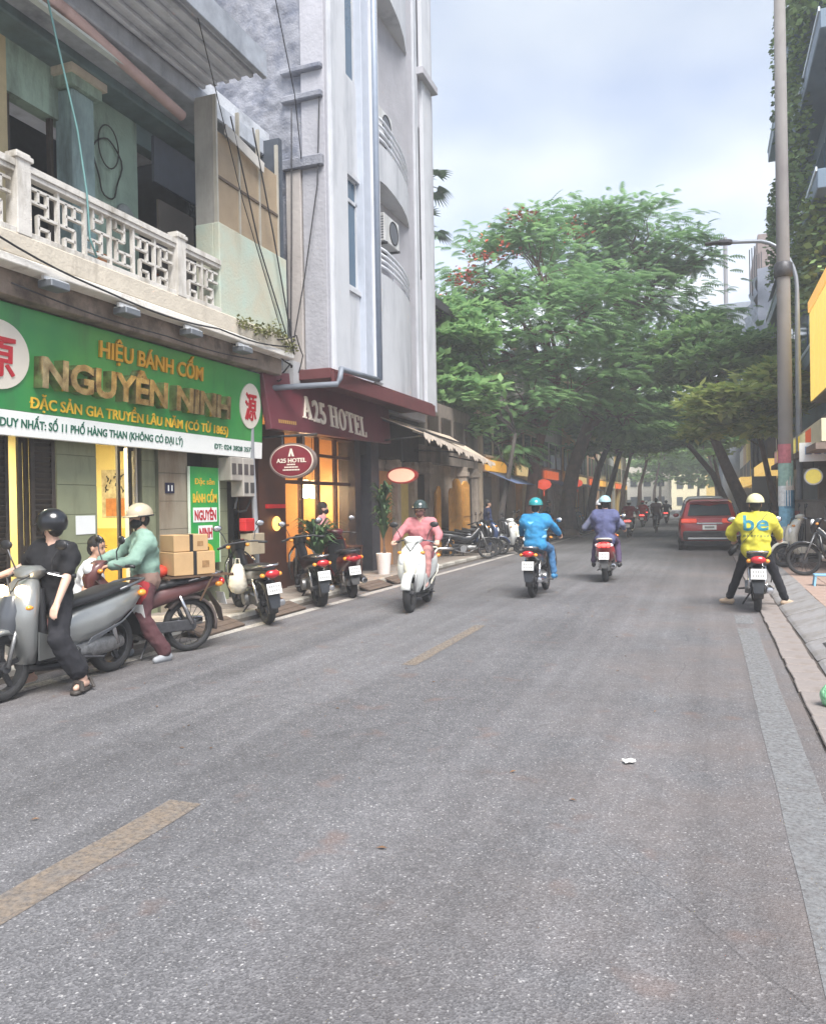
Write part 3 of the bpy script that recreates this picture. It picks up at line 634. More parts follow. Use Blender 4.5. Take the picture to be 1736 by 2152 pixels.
# street front, from the near corner on
HP(M().box(-6.6,-6.15,12.56,13.3,3.98,16),'pilaster',HWHITE,bevel=.006); HP(M().box(-6.15,-6.10,12.58,12.72,3.98,16),'pilaster_rib',HWHITE)
W0,W1 = 13.3,13.95
for z0,z1 in ((3.98,5.7),(7.82,9.66),(12.6,16)): HP(M().box(-6.6,-6.24,W0,W1,z0,z1),'wall_panel',HWHITE)
for z0,z1,tr in ((5.7,7.82,7.35),(9.66,12.6,11.9)):
    w = HP(M().box(-6.5,-6.30,W0,W1,z0,z1),'window',HG)
    HP(M().box(-6.31,-6.27,W0,W1,tr,tr+.06).box(-6.31,-6.27,W0,W0+.04,z0,z1).box(-6.31,-6.27,W1-.04,W1,z0,z1).box(-6.31,-6.25,W0,W1,z0,z0+.06).box(-6.31,-6.27,W0,W1,z1-.05,z1),'frame',HWHITE,w)
HP(M().box(-6.38,-6.2,W0-.02,W1+.02,5.62,5.7),'sill',HWHITE); HP(M().box(-6.4,-6.2,W0-.02,W1+.02,7.8,7.88),'hood',HWHITE)
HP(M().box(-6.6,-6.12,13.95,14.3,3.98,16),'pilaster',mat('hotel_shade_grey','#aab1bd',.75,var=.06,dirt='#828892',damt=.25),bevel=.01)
HP(M().box(-6.6,-6.05,14.3,14.66,3.98,16),'pilaster',HWHITE,bevel=.04)
HP(M().tube([(-6.02,14.36,4.05),(-6.02,14.36,16)],.06,10),'downpipe',mat('pipe_blue_grey','#8d98a8',.4,var=.08),smooth=True)
# curved balconies
CV = [(-6.17,14.66),(-6.14,15.2),(-6.18,15.75),(-6.26,16.4),(-6.38,17.0),(-6.55,17.6),(-6.76,18.1)]
def band(z0,z1,name,mt,th=.12,off=0.):
    rings = []
    for i,(x,y) in enumerate(CV):
        x += off; rings.append([(x,y,z0),(x,y,z1),(x-th,y,z1),(x-th,y,z0)])
    return HP(M().loft(rings),name,mt,smooth=True,sharp=40)
band(3.98,6.33,'curved_wall',HWHITE); band(8.22,8.98,'curved_wall',HWHITE); band(12.35,16,'curved_wall',HWHITE)
for z in (8.22,12.35): HP(M().prism([(x-.1,y) for x,y in CV]+[(-7.4,18.1),(-7.4,14.66)],'z',z-.002,z+.12),'balcony_soffit',HWHITE)
for z in (6.35,8.98): HP(M().prism([(x-.1,y) for x,y in CV]+[(-7.4,18.1),(-7.4,14.66)],'z',z-.4,z-.3),'balcony_floor',HGREY)
WR = mat('white_railing','#d9dde4',.5,var=.04)
for zz in ((6.5,6.62,6.74,6.86),(9.12,9.26,9.4,9.54)):
    for z in zz: HP(M().tube([(x-.04,y,z) for x,y in CV],.028,7),'railing',WR,smooth=True)
    for x,y in CV[::2]: HP(M().tube([(x-.06,y,zz[0]-.2),(x-.06,y,zz[-1])],.018,6),'railing_post',WR,smooth=True)
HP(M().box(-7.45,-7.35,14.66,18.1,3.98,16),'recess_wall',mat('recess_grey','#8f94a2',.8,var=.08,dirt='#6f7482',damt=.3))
HP(M().box(-7.34,-7.3,15.3,16.2,6.35,8.1),'balcony_door',GLASS); HP(M().box(-7.34,-7.3,15.3,16.2,9.0,11.6),'balcony_door',GLASS)
HP(M().box(-7.4,-6.55,18.1,18.35,3.98,16),'pilaster',HWHITE,bevel=.01); HP(M().box(-7.4,-6.62,18.35,18.62,3.98,16),'strip_recess',mat('hotel_strip','#b3b9c4',.7,var=.06))
for z0,z1 in ((7.2,11.0),(12.4,15)): HP(M().box(-6.62,-6.6,18.4,18.56,z0,z1),'slot_window',mat('slot_glass','#7f8fa0',.2))
HP(M().box(-7.4,-6.52,18.62,19.3,3.98,16),'pilaster',HWHITE,bevel=.01); HP(M().box(-7.3,-6.38,18.3,19.45,12.2,12.38),'ledge',HGREY,bevel=.01)
# air conditioner units
def aircon(loc,label):
    a = thing('air_conditioner',label,'air conditioner',loc,0,'air conditioners on the hotel balconies')
    M().box(-.16,.16,-.42,.42,0,.6).build('casing',mat('ac_white','#c4c6c6',.5,var=.05,dirt='#8f8c88',damt=.3),a,bevel=.015)
    for i in range(9): M().box(-.14,.14,-.425,-.421,.06+i*.055,.085+i*.055).build('vent_slat',mat('ac_dark','#5c5f66',.5),a)
    M().lathe([(.25,.16),(.25,.175),(.23,.175),(.23,.16)],(0,.1,.3),'x',22,True).build('fan_ring',BLK,a)
    M().prism([(.1+.23*cos(t),.3+.23*sin(t)) for t in [i*2*pi/22 for i in range(22)]],'x',.1605,.163).build('fan_grille',mat('ac_dark','#5c5f66',.5),a)
    M().bar((-.3,-.35,-.03),(.2,-.35,-.03),.04).bar((-.3,.35,-.03),(.2,.35,-.03),.04).build('bracket',DST,a)
    return a
aircon((-6.42,15.75,7.15),'white air conditioner unit above the lower curved hotel railing')
aircon((-6.6,15.9,9.55),'air conditioner unit behind the upper curved hotel railing')
# ground floor
HP(M().box(-12,-6.9,12.3,19.5,3.75,4.0),'floor_slab',HGREY)
HP(M().box(-6.9,-6.08,12.3,17.75,3.80,3.98),'canopy_slab',BRICKR,bevel=.01)
HP(M().box(-6.08,-6.02,12.3,17.75,3.66,3.93),'canopy_fascia',BRICKR,bevel=.01)
HP(M().add([(-6.5,12.4,4.0),(-6.03,12.32,3.94),(-6.03,17.75,3.94),(-6.3,17.9,4.02)],[(0,1,2,3)]),'canopy_cap',mat('cap_beige','#a5978c',.8,var=.15))
HP(M().box(-6.9,-6.7,12.1,12.35,3.65,4.12),'corner_block',mat('corner_pale','#a7a8aa',.8,var=.1,dirt='#76757a'))
HP(M().box(-7.5,-7.1,15.45,15.75,.05,3.2),'column',mat('column_dark','#2e2a2e',.5,var=.2)); HP(M().box(-7.5,-7.0,16.1,16.55,.05,3.5),'column',mat('column_slate','#3d3c42',.6,var=.2))
HP(M().box(-7.5,-7.1,11.55,12.45,.05,3.0),'wood_pier',BROWN)
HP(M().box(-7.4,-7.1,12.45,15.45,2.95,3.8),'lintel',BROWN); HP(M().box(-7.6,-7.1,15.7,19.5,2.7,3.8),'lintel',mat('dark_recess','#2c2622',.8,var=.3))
for y in (12.5,13.25,13.95,14.75): HP(M().box(-7.3,-7.22,y,y+.09,.1,2.95),'mullion',BROWN)
HP(M().box(-7.29,-7.23,12.5,15.45,2.0,2.07),'transom',BROWN); HP(M().box(-7.29,-7.23,12.5,15.45,2.56,2.62),'transom',BROWN)
HP(M().box(-7.29,-7.2,12.5,15.45,.1,.55),'base_panel',BROWN)
GL = mat('lobby_glass',(.9,.9,.9),.03,trans=1.,var=0)
for a,b in ((12.59,13.25),(13.34,13.95),(14.04,14.75),(14.84,15.45)): HP(M().box(-7.265,-7.257,a,b,.55,2.95),'pane',GL)
# lobby
HP(M().box(-10.1,-10,12,15.8,.05,3.6),'lobby_wall',WARM); HP(M().box(-10,-7.4,11.9,12,.05,3.6),'lobby_wall',WARM); HP(M().box(-10,-7.4,15.76,15.86,.05,3.6),'lobby_wall',WARM)
HP(M().box(-10.1,-7.3,11.9,15.86,3.25,3.3),'lobby_ceiling',mat('lobby_ceiling','#d8b98a',.8)); HP(M().box(-10,-7.3,12,15.8,.05,.1),'lobby_floor',mat('lobby_floor','#a98a64',.3,var=.1))
HP(M().box(-9.2,-8.7,13.4,15.2,.1,1.15),'reception_desk',mat('desk_wood','#7a4a26',.4,var=.2)); HP(M().box(-9.25,-8.62,13.35,15.25,1.15,1.2),'desk_top',mat('desk_top','#4a2c1a',.3))
for y in (12.6,13.5,14.6): HP(M().box(-9.99,-9.95,y,y+.5,1.5,2.3),'wall_frame',mat('wall_art','#e0c070',.6,var=.3,scale=9,col2='#8a4a24'))
LAMP = mat('warm_bulb',(1,.8,.5),.4,emit=(1,.66,.28),es=13)
k = 0
for y,x,d in ((13.0,-7.75,'leftmost'),(13.75,-8.1,'second from the left'),(14.5,-7.8,'third from the left'),(15.2,-8.0,'rightmost')):
    l = thing('pendant_lamp','warm glowing pendant lamp inside the hotel lobby, '+d,'lamp',(x,y,1.95),0,'lobby pendant lamps')
    M().lathe([(.05,.18),(.07,.16),(.15,0),(.14,0),(.06,.15)],n=14).build('shade',mat('lamp_shade','#e8b060',.5,emit=(1,.75,.45),es=1.1),l); M().ell((0,0,.05),.06,10,6).build('bulb',LAMP,l); M().tube([(0,0,.17),(0,0,1.3)],.008,5).build('cord',INK,l)
    d_ = bpy.data.lights.new('bulb_glow','POINT'); d_.energy=11; d_.color=(1,.72,.4); d_.shadow_soft_size=.1; o=bpy.data.objects.new('bulb_glow',d_); COL.objects.link(o); o.parent=l; o.location=(0,0,-.1)
# sign board with serif letters
hs = thing('hotel_sign','long maroon sign board with white letters over the hotel entrance','sign',(-6.72,13.9,3.28)); hs.rotation_euler=(0,rad(-6),0)
M().prism([(-2.6,-.42),(2.65,-.30),(2.75,.48),(-.7,.78),(-2.7,.50)],'x',-.12,0).build('board',MAROON,hs,bevel=.008)
CREAM = mat('cream_letter','#e9dfcf',.5,var=.04)
def serif(ch):
    """letter built from strokes in a unit-high cell: bars plus serif feet; returns M and width"""
    m = M(); t,s = .17,.07
    def v(x,a=0,b=1,w=t): m.box(-.5,.5,x,x+w,a,b)
    def h(x0,x1,z,w=s): m.box(-.5,.5,x0,x1,z,z+w)
    def d(a,b,w): m.prism([(a[0]-w/2,a[1]),(a[0]+w/2,a[1]),(b[0]+w/2,b[1]),(b[0]-w/2,b[1])],'x',-.5,.5)
    if ch=='H': v(.07);v(.53);h(.24,.53,.47);[h(x,x+.31,z) for x in (0,.46) for z in (-.001,.931)]; return m,.77
    if ch=='T': v(.27);h(0,.71,.93);h(.17,.54,-.001);v(.0,.76,.929,.05);v(.66,.76,.929,.05); return m,.71
    if ch=='E': v(.07);h(0,.58,-.001);h(0,.58,.931);h(.24,.45,.47);v(.53,.07,.24,.05);v(.53,.76,.93,.05);v(.4,.36,.63,.05); return m,.6
    if ch=='L': v(.07);h(0,.58,-.001);h(0,.32,.931);v(.53,.07,.27,.05); return m,.6
    if ch=='A': d((.13,.05),(.40,1),.07);d((.66,.05),(.40,1),.17);h(.2,.58,.3);h(0,.27,-.001);h(.5,.82,-.001); return m,.82
    if ch=='O':
        n=28; vs=[];
        for i in range(n):
            a=2*pi*i/n; c,q=cos(a),sin(a)
            for x in (-.5,.5): vs.append((x,.36+.36*c,.5+.52*q)); vs.append((x,.36+.20*c,.5+.46*q))
        fs=[]
        for i in range(n):
            a=4*i;b=4*((i+1)%n); fs+=[(a,a+1,b+1,b),(a+2,b+2,b+3,a+3),(a,b,b+2,a+2),(a+1,a+3,b+3,b+1)]
        m.add(vs,fs); return m,.72
    vs,fs,w = text(ch,1.0,.5,1.,.02); m.add([(v_.z,v_.x,v_.y) for v_ in vs],fs); return m,.5
y=-1.48; H_=.41; KX=1.06
for ch in 'A25 HOTEL':
    if ch==' ': y+=.14; continue
    m,w = serif(ch); zz = .05-(y+1.4)*.055+.02
    m.v=[(p[0]*.03+.016, y+p[1]*H_*KX, zz-.20+p[2]*H_-p[1]*.02) for p in m.v]
    m.build('letter',CREAM,hs); y+=(w+.11)*H_*KX
m=M()
for i in range(9): m.box(.002,.006,-2.35+i*.07,-2.31+i*.07,-.3+i*.002,-.24+i*.002)
m.build('small_print',mat('gold_dim','#b08a4c',.5),hs)
ov = thing('oval_sign','oval maroon sign with white letters hanging from a bracket','sign',(-6.47,11.62,2.34))
E_ = lambda rx,rz,y0,y1: M().prism([(rx*cos(a),rz*sin(a)) for a in [i*2*pi/44 for i in range(44)]],'y',y0,y1)
E_(.43,.295,-.05,.05).build('rim',mat('oval_rim','#8a7a74',.4,.3),ov); E_(.40,.268,-.056,.056).build('line',CREAM,ov); E_(.385,.255,-.062,.062).build('face',mat('oval_face','#7a2430',.35,coat=.2),ov)
AX,AY=(1,0,0),(0,0,1)
put_text('lettering','A25 HOTEL',.07,.56,CREAM,ov,(0,-.066,-.03),AX,AY,.006,.03,True)
m=M(); m.prism([(-.055,.07),(-.02,.07),(0,.135),(.02,.07),(.055,.07),(.014,.2),(-.014,.2)],'y',-.07,-.063); m.build('emblem',CREAM,ov)
for z,w,n in ((-.075,.16,6),(-.12,.26,9),(-.165,.32,11)):
    m=M()
    for i in range(n): m.box(-w/2+i*w/n,-w/2+(i+.72)*w/n,-.068,-.063,z,z+.022)
    m.build('small_print',CREAM,ov)
M().tube([(-.62,0,.42),(.46,0,.42)],.022,6).tube([(-.2,0,.42),(-.2,0,.26)],.014,5).tube([(.2,0,.42),(.2,0,.26)],.014,5).build('bracket',DST,ov)
o = M().tube([(-6.03,14.3,4.05),(-5.95,13.0,3.98),(-5.9,12.35,3.95),(-5.9,12.3,3.78),(-5.95,12.28,3.68),(-6.9,11.4,3.55)],.05,10).build('rain_pipe',mat('pipe_mid_grey','#747a84',.5,var=.1,dirt='#4f545c',damt=.35),smooth=True); tag(o,'grey elbowed rain pipe along the hotel canopy corner','pipe')
# little wall sign boards left of the lobby
o = M().box(-7.1,-7.05,11.75,12.35,1.55,1.62).build('red_shelf',mat('red_plastic','#c22a2c',.4)); tag(o,'small red shelf on the dark wood pier by the lobby','shelf')
wl = thing('wall_lamp','round amber wall lamp below the red shelf','lamp',(-7.06,12.05,1.28)); M().ell((0,0,0),(.06,.12,.13)).build('globe',mat('amber_globe','#c98a34',.3,emit=(1,.5,.12),es=.5),wl,smooth=True); M().box(-.06,-.02,-.06,.06,-.06,.06).build('backplate',DST,wl)
# open shop beside the hotel: brick wall, oval lit sign
ls = thing('lit_oval_sign','glowing pink and cream oval sign left of the beige awning','sign',(-6.5,16.75,2.25))
M().prism([(.36*cos(a),.19*sin(a)) for a in [i*2*pi/36 for i in range(36)]],'y',-.08,.08).build('casing',mat('red_casing','#b03a34',.5),ls); M().prism([(.32*cos(a),.155*sin(a)) for a in [i*2*pi/36 for i in range(36)]],'y',-.086,.086).build('face',mat('lit_face',(.6,.3,.22),.4,emit=(1,.55,.38),es=.16),ls)
M().tube([(0,0,.19),(0,0,.8)],.015,5).build('hanger',DST,ls)
# ---------------------------------------------------------------- left side beyond the hotel
AWN = mat('beige_canvas','#b9aa98',.8,var=.1,scale=4,bump=.2,dirt='#82766a',damt=.35)
YDOOR = mat('ochre_door','#c9924a',.6,var=.12,scale=4,dirt='#7c5526',damt=.25)
STONE = mat('grey_stone_front','#a89a8c',.85,var=.18,scale=4,bump=.4,dirt='#564e48',damt=.4)
def box_house(name,label,y0,y1,xf,h,wall,parts):
    t = thing(name,label,'building',(xf-2,(y0+y1)/2,.05))
    P(M().box(xf-7,xf-.25,y0,y1-.01,.05,h),'wall',wall,t); parts(t); return t
# shop with the beige awning and ochre door leaves
def s1(t):
    P(M().box(-7.45,-7.2,16.6,25.6,2.75,4.5),'upper_wall',mat('sooty_wall','#7d736a',.9,var=.2,scale=3,bump=.4,dirt='#4a4440',damt=.5),t)
    for y in (16.6,18.0,19.2,20.4,23.9,25.2): P(M().box(-7.42,-7.12,y,y+.22,.05,2.75).box(-7.44,-7.08,y-.04,y+.26,2.45,2.6),'column',STONE,t,bevel=.01)
    for i,(y,w,h,x) in enumerate(((20.7,.3,2.1,-7.0),(21.25,.28,2.0,-7.25),(21.75,.36,2.05,-6.98),(22.25,.75,2.35,-7.02),(23.1,.75,2.3,-7.0))):
        d = P(M().prism([(y,.1),(y+w,.1),(y+w,h-.12),(y+w*.75,h-.02),(y+w*.5,h),(y+w*.25,h-.02),(y,h-.12)],'x',x-.05,x),'door_leaf',YDOOR,t,bevel=.006)
        P(M().box(x,x+.02,y+.05,y+w-.05,.2,h*.45).box(x,x+.02,y+.05,y+w-.05,h*.52,h-.22),'panel',YDOOR,d,bevel=.01)
    P(M().box(-7.4,-7.3,18.3,19.2,.1,2.4),'door_leaf',mat('pale_yellow_door','#c7b06c',.6,var=.1),t)
    P(M().box(-7.4,-7.28,16.85,18.0,.1,2.4),'door_leaf',mat('peach_door','#c08a5c',.6,var=.1),t); P(M().box(-7.4,-7.28,19.4,20.4,.1,2.4),'dark_opening_panel',mat('dark_recess','#2c2622',.8,var=.3),t)  # solid dark panel; the shade of an open doorway is put into its colour
    for y in (24.2,): P(M().box(-7.42,-7.3,24.2,25.1,.1,2.4),'door_leaf',WOODD,t)
    for i in range(7): P(M().box(-7.2,-7.14,16.9+i*1.2,17.7+i*1.2,3.2,4.1),'window',WOODD,t)
box_house('awning_shop','low grey stone shop front with ochre folding doors beyond the hotel',16.6,25.6,-7.2,4.4,STONE,s1)
aw = thing('awning','long beige canvas awning with scalloped edge beyond the hotel canopy','awning',(-7.1,19.2,3.5))
m = M(); n=30
for i in range(n):
    y0=-3.1+6.1*i/n; y1=-3.1+6.1*(i+1)/n; z0=-.35-.4*i/n; z1=-.35-.4*(i+1)/n
    m.add([(0,y0,.25+z0*.2),(0,y1,.25+z1*.2),(1.35,y1,z1),(1.35,y0,z0)],[(0,1,2,3)])
o = m.build('canopy',AWN,aw); o.modifiers.new('t','SOLIDIFY').thickness=.02
m = M()
for i in range(n):
    y0=-3.1+6.1*i/n; y1=-3.1+6.1*(i+1)/n; ym=(y0+y1)/2; z0=-.35-.4*i/n; d=.13+.05*sin(i*1.7)
    m.add([(1.36,y0,z0+.01),(1.36,y1,z0-.012),(1.37,y1,z0-d*.75),(1.38,ym,z0-d*1.2),(1.37,y0,z0-d*.75)],[(0,1,2,3,4)])
o = m.build('valance',mat('pale_valance','#c9bcae',.8,var=.12,scale=6,dirt='#8e8276',damt=.3),aw); o.modifiers.new('t','SOLIDIFY').thickness=.008
for y in (-3.0,0,2.9): M().tube([(0,y,-.5),(1.34,y,-.42-.065*(y+3))],.02,5).build('arm',DST,aw)
aw2 = thing('dark_awning','dark sheet awning between hotel sign and beige awning','awning',(-7.1,17.2,3.3))
M().add([(0,-1.0,.3),(0,2.6,.25),(1.2,2.6,-.15),(1.2,-1.0,-.05)],[(0,1,2,3)]).build('sheet',mat('dark_sheet','#3a3a42',.7,var=.2),aw2).modifiers.new('t','SOLIDIFY').thickness=.03
M().tube([(1.1,-1,-.1),(1.15,2.6,-.18)],.03,6).build('front_bar',mat('pale_bar','#a9a7a4',.5),aw2)
# grey panel block and white vertical board seen through the leaves
t = thing('panel_building','plain pale grey panel building standing back behind the awning shop','building',(-11,31,.05))
P(M().box(-16,-9.0,26.0,34,.05,8.5),'wall',mat('grey_panel','#9aa3ab',.6,var=.06,scale=1),t)
for y in (26.6,28.2,29.8,31.4): P(M().box(-9.0,-8.96,y,y+.08,.5,8.4),'joint_strip',DST,t)
P(M().box(-9.6,-8.9,26.2,27.6,3.3,4.2),'window',GLASS,t)
vs_ = thing('upright_sign','tall narrow white sign board rising beside the pale grey building','sign',(-7.5,27.2,2.2)); M().box(-.05,.05,-.3,.3,0,2.6).build('board',SWHITE,vs_); 
for i in range(4): M().box(.05,.056,-.18,.18,1.5+i*.25,1.62+i*.25).build('character_block',mat('grey_ink','#6a7076',.6),vs_)
o = M().add([(-11,20.5,9.2),(-11,26,9.2),(-7.45,26,7.75),(-7.45,20.5,7.75),(-11,20.5,9.0),(-11,26,9.0),(-7.5,26,7.55),(-7.5,20.5,7.55)],[(0,1,2,3),(7,6,5,4),(0,3,7,4),(1,5,6,2),(3,2,6,7),(0,4,5,1)]).build('roof',mat('dark_tile_roof','#4a4650',.8,var=.2,bump=.4))
hr = thing('tile_roof_house','house with dark tiled roof just beyond the hotel tower','building',(-9.5,23,.05)); o.parent=hr; o.location=-V(hr.location)
P(M().box(-12,-8.3,20.6,25.9,5.2,7.9),'wall',mat('purple_grey_wall','#6a6470',.85,var=.15,dirt='#454048'),hr)
# row of old shop fronts further down, each its own house
rw = random.Random(21)
cols = ['#b3a18c','#c2b396','#a39c96','#cdb274','#b5aea0','#b8967a','#d2c8b4','#b0b4b0','#cdb26a','#c2baae']
labs = ['brown stone shop front with carved columns behind the tree trunks','tan two storey shop house left of the reddish tree trunk','grey temple-like front with white columns left of the red lantern','ochre shop house further down the left row','narrow grey house in the middle of the left row','brown brick house far down the left row','pale house with many windows far down the left row','grey green house near the far end of the left row','yellow house near the far end of the left row','last pale house of the left row']
y=25.7
for i in range(10):
    w = rw.uniform(4.6,6.4); h = rw.uniform(5.6,9.5) if i>1 else 5.2; wm = mat('row_wall_%d'%i,cols[i],.85,var=.12,scale=2,bump=.2,dirt='#5a5048',damt=.4)
    def pp(t):
        P(M().box(-7.5,-7.2,y,y+w-.02,2.7,h),'front_wall',wm,t)
        for q in (0,.46,.94): P(M().box(-7.48,-7.15,y+q*w,y+q*w+.3,.05,2.7),'column',wm,t)
        for q in (.08,.55): P(M().box(-7.42,-7.36,y+q*w,y+(q+.37)*w,.1,2.55),'door_leaf',rw.choice([WOODD,YDOOR,BROWN,mat('grey_shutter','#7c7a78',.6)]),t)
        z=3.3
        while z+1.5<h:
            for q in (.12,.42,.7):
                wd=P(M().box(-7.2,-7.16,y+q*w,y+(q+.2)*w,z,z+1.2),'window',GLASS,t); P(M().box(-7.2,-7.1,y+(q-.02)*w,y+(q+.22)*w,z-.1,z-.02),'sill',wm,wd)
            z+=3.0
        P(M().add([(-7.0,y,h-.1),(-7.0,y+w,h-.1),(-10.5,y+w,h+1.3),(-10.5,y,h+1.3)],[(0,1,2,3)]).box(-7.05,-6.95,y,y+w,h-.2,h-.05),'roof',mat('row_tile','#5f4a44',.85,var=.25,scale=8,bump=.5),t)
        if i in (0,2,4): P(M().add([(-7.15,y+.3,2.75),(-7.15,y+w*.8,2.75),(-6.0,y+w*.8,2.25),(-6.0,y+.3,2.25)],[(0,1,2,3)]),'tarp_awning',mat('blue_tarp','#5c6a8c',.6,var=.15,scale=3,dirt='#8a8f9a',damt=.2),t)
        P(M().box(-7.15,-6.98,y+.6,y+w*.62,2.72,3.1),'added_glow_sign',mat('row_lit_%d'%(i%3),['#d9a850','#e0c890','#cf6a3c'][i%3],.5,emit=srgb(['#ffb84a','#ffe0a0','#ff7038'][i%3]),es=.1),t)  # glowing boards for warm shop lights, added on every house to brighten the row
        if i==2:
            for k in range(7): P(M().lathe([(.09,.1),(.07,.2),(.065,2.3),(.1,2.4),(.1,2.5)],(-6.9,y+.5+k*.6,.05),'z',10),'white_column',mat('cream_column','#cfc6bc',.7),t,smooth=True)
    box_house('row_house',labs[i],y,y+w,-7.2,h,wm,pp); y+=w
# red lanterns
RL = mat('lantern_red','#c9382c',.5,var=.1,emit=(.8,.1,.05),es=.15)
for (x,y,z,l) in ((-5.95,30.6,2.3,'round red silk lantern hanging right of the reddish trunk'),(-6.4,42,2.6,'red lantern hanging before the white columns')):
    t = thing('red_lantern',l,'lantern',(x,y,z),0,'red lanterns on the left pavement')
    M().lathe([(.08,-.2),(.24,-.13),(.3,0),(.24,.13),(.08,.2)],n=16).build('silk_body',RL,t,smooth=True); M().lathe([(.09,-.23),(.09,-.2)],n=10).lathe([(.09,.2),(.09,.23)],n=10).build('ring',mat('lantern_gold','#b8903c',.4,.5),t); M().tube([(0,0,.2),(0,0,.9)],.01,5).build('cord',INK,t); M().tube([(0,0,-.22),(0,0,-.45)],.02,5).build('tassel',RL,t)

# ---------------------------------------------------------------- right side
# dark facade with climbing plants
DARKB = mat('dark_blue_cladding','#66788a',.5,var=.15,scale=1.2); BLUEG = mat('blue_shade_glass','#4a6a80',.12,var=.15,spec=.8)
rb = thing('green_facade_building','tall dark blue building with ledges and climbing plants on the right','building',(5,27,.08))
P(M().box(3.25,9,20,40,.08,19.5),'core',DARKB,rb)
for z,x in ((5.3,2.72),(8.6,2.45),(12.2,2.55),(15.6,2.6)):
    P(M().box(x,3.3,20,36,z,z+.45),'ledge',DARKB,rb,bevel=.02); P(M().box(x-.03,x+.01,20,36,z+.4,z+.5),'ledge_edge',mat('pale_edge','#c2ccd4',.5),rb)
for z in (6.0,9.3,12.9):
    for i in range(7): P(M().box(3.2,3.245,20.3+i*2.2,22.2+i*2.2,z,z+2.2),'window',BLUEG,rb)
P(M().add([(3.2,26,9.8),(3.2,33,9.8),(2.3,33,9.1),(2.3,26,9.1)],[(0,1,2,3)]),'slanted_awning',DARKB,rb)
# leafy curtain of climbers
def leafquad(m,c,s,rng,up=.3):
    a=rng.uniform(0,6.28); d=V((cos(a),sin(a),rng.uniform(-.7,.4))).normalized(); n=V((rng.uniform(-1,1),rng.uniform(-1,1),rng.uniform(up,1.2))).normalized()
    w=d.cross(n).normalized()*s*.36; d=d*s; c=V(c)
    m.add([c-d*.5,c+w,c+d*.5,c-w],[(0,1,2,3)])
IVY = mat('climber_leaf',(.08,.16,.05),.6,var=.4,island=True,col2=(.24,.36,.12))
for k,(y0,y1,z0,z1,n) in enumerate(((20.5,30,12.6,17.0,2600),(23,34,9.0,12.6,2400),(20.5,27,6.2,8.8,1500),(26,35,4.8,6.5,700))):
    m=M(); q=random.Random(k)
    for i in range(n):
        yy=q.uniform(y0,y1); zz=z1-(z1-z0)*q.random()**1.4*(.6+.4*mnoise.noise(V((yy*.8,k,0)))+.2)
        leafquad(m,(2.5+q.uniform(-.22,.3)+.14*mnoise.noise(V((yy,zz,k))),yy,zz),q.uniform(.12,.24),q)
    o=m.build('climbing_plant',IVY); o['kind']='stuff'; o['label']=['thick green climber hanging from the top ledge of the right building','green climber between the upper ledges of the right building','green climber above the yellow lit sign','green climber beside the pole on the right building'][k]; o['category']='plant'
# yellow lit sign box
ys_ = thing('lit_sign_box','tall yellow glowing sign box above the right shop awning','sign',(2.45,19.3,3.9))
M().box(0,.4,-2.6,2.3,0,2.25).build('casing',mat('sign_casing','#8a7a5c',.5),ys_)
LY=mat('lit_yellow',(.7,.5,.12),.4,emit=(1,.68,.16),es=.16,var=.1)
for i in range(6): M().box(-.02,.0,-2.55+i*.8,-1.79+i*.8,.05,2.2).build('panel',LY,ys_)
M().box(.02,.38,2.3,2.32,.05,2.2).build('end_panel',LY,ys_)
M().box(-.04,.42,-2.65,2.34,2.25,2.5).build('top_trim',mat('orange_trim','#c98a3c',.5,emit=(1,.55,.15),es=.15),ys_)
o = M().prism([(2.2,3.2),(3.2,3.95),(3.2,3.85),(2.2,3.1)],'y',16,24).build('roller_awning',mat('brown_canvas','#6f655e',.8,var=.12,dirt='#4c4540')); tag(o,'brown canvas awning under the yellow sign box','awning')
o2 = thing('awning_sign','long shop sign strip with yellow and orange blocks on the right','sign',(1.98,21,2.6))
M().box(0,.1,-5,5.6,0,.42).build('strip',mat('strip_cream','#d8cfae',.5),o2)
for i,c in enumerate(['#d9a8a0','#e6d93c','#b9b45c','#e8d88a','#d96a2c','#e8dc7a','#e6c63c','#d9d2a0','#cf5a2c']): M().box(-.006,.0,5.3-i*1.0-.75,5.3-i*1.0+.15,.05,.37).build('colour_block',mat('block_%d'%i,c,.5,emit=srgb(c),es=.07),o2)
M().box(-.1,1.2,-5,5.6,-.14,-.02).build('awning_box',mat('taupe_box','#7c6c62',.7,var=.1),o2)
rs = thing('right_shop','open shop front with dark doorway under the awnings on the right','building',(4,21,.1))
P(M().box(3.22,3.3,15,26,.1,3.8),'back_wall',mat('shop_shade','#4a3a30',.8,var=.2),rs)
for y in (16,18.5,21.5,24.5): P(M().box(2.95,3.2,y,y+.3,.1,3.2),'pillar',mat('shop_pillar','#857668',.7,var=.15),rs)
for y in (16.4,19,22): P(M().box(3.1,3.2,y,y+1.9,.1,2.6),'glass_door',GLASS,rs)
rn = thing('round_sign','round yellow hanging sign below the white board on the right','sign',(2.02,17.6,2.0)); rn.scale=(.72,.72,.72); M().lathe([(.0,-.03),(.24,-.03),(.24,.03),(.0,.03)],axis='y',n=24).build('rim',SWHITE,rn); M().lathe([(.0,-.036),(.2,-.036),(.2,.036),(.0,.036)],axis='y',n=24).build('face',mat('lit_round',(.6,.5,.08),.4,emit=(1,.8,.15),es=.08),rn); M().tube([(0,0,.24),(0,0,.45)],.01,5).build('hanger',DST,rn)
wb = thing('hanging_board','white hanging board with grey lettering under the right awning','sign',(2.1,17.5,2.3)); M().box(-.34,.3,-.02,.02,0,.38).build('board',SWHITE,wb)
for i in range(3): M().box(-.24+i*.17,-.12+i*.17,-.026,-.02,.14,.3).build('character_block',mat('blue_grey_ink','#8a9ab4',.6),wb)
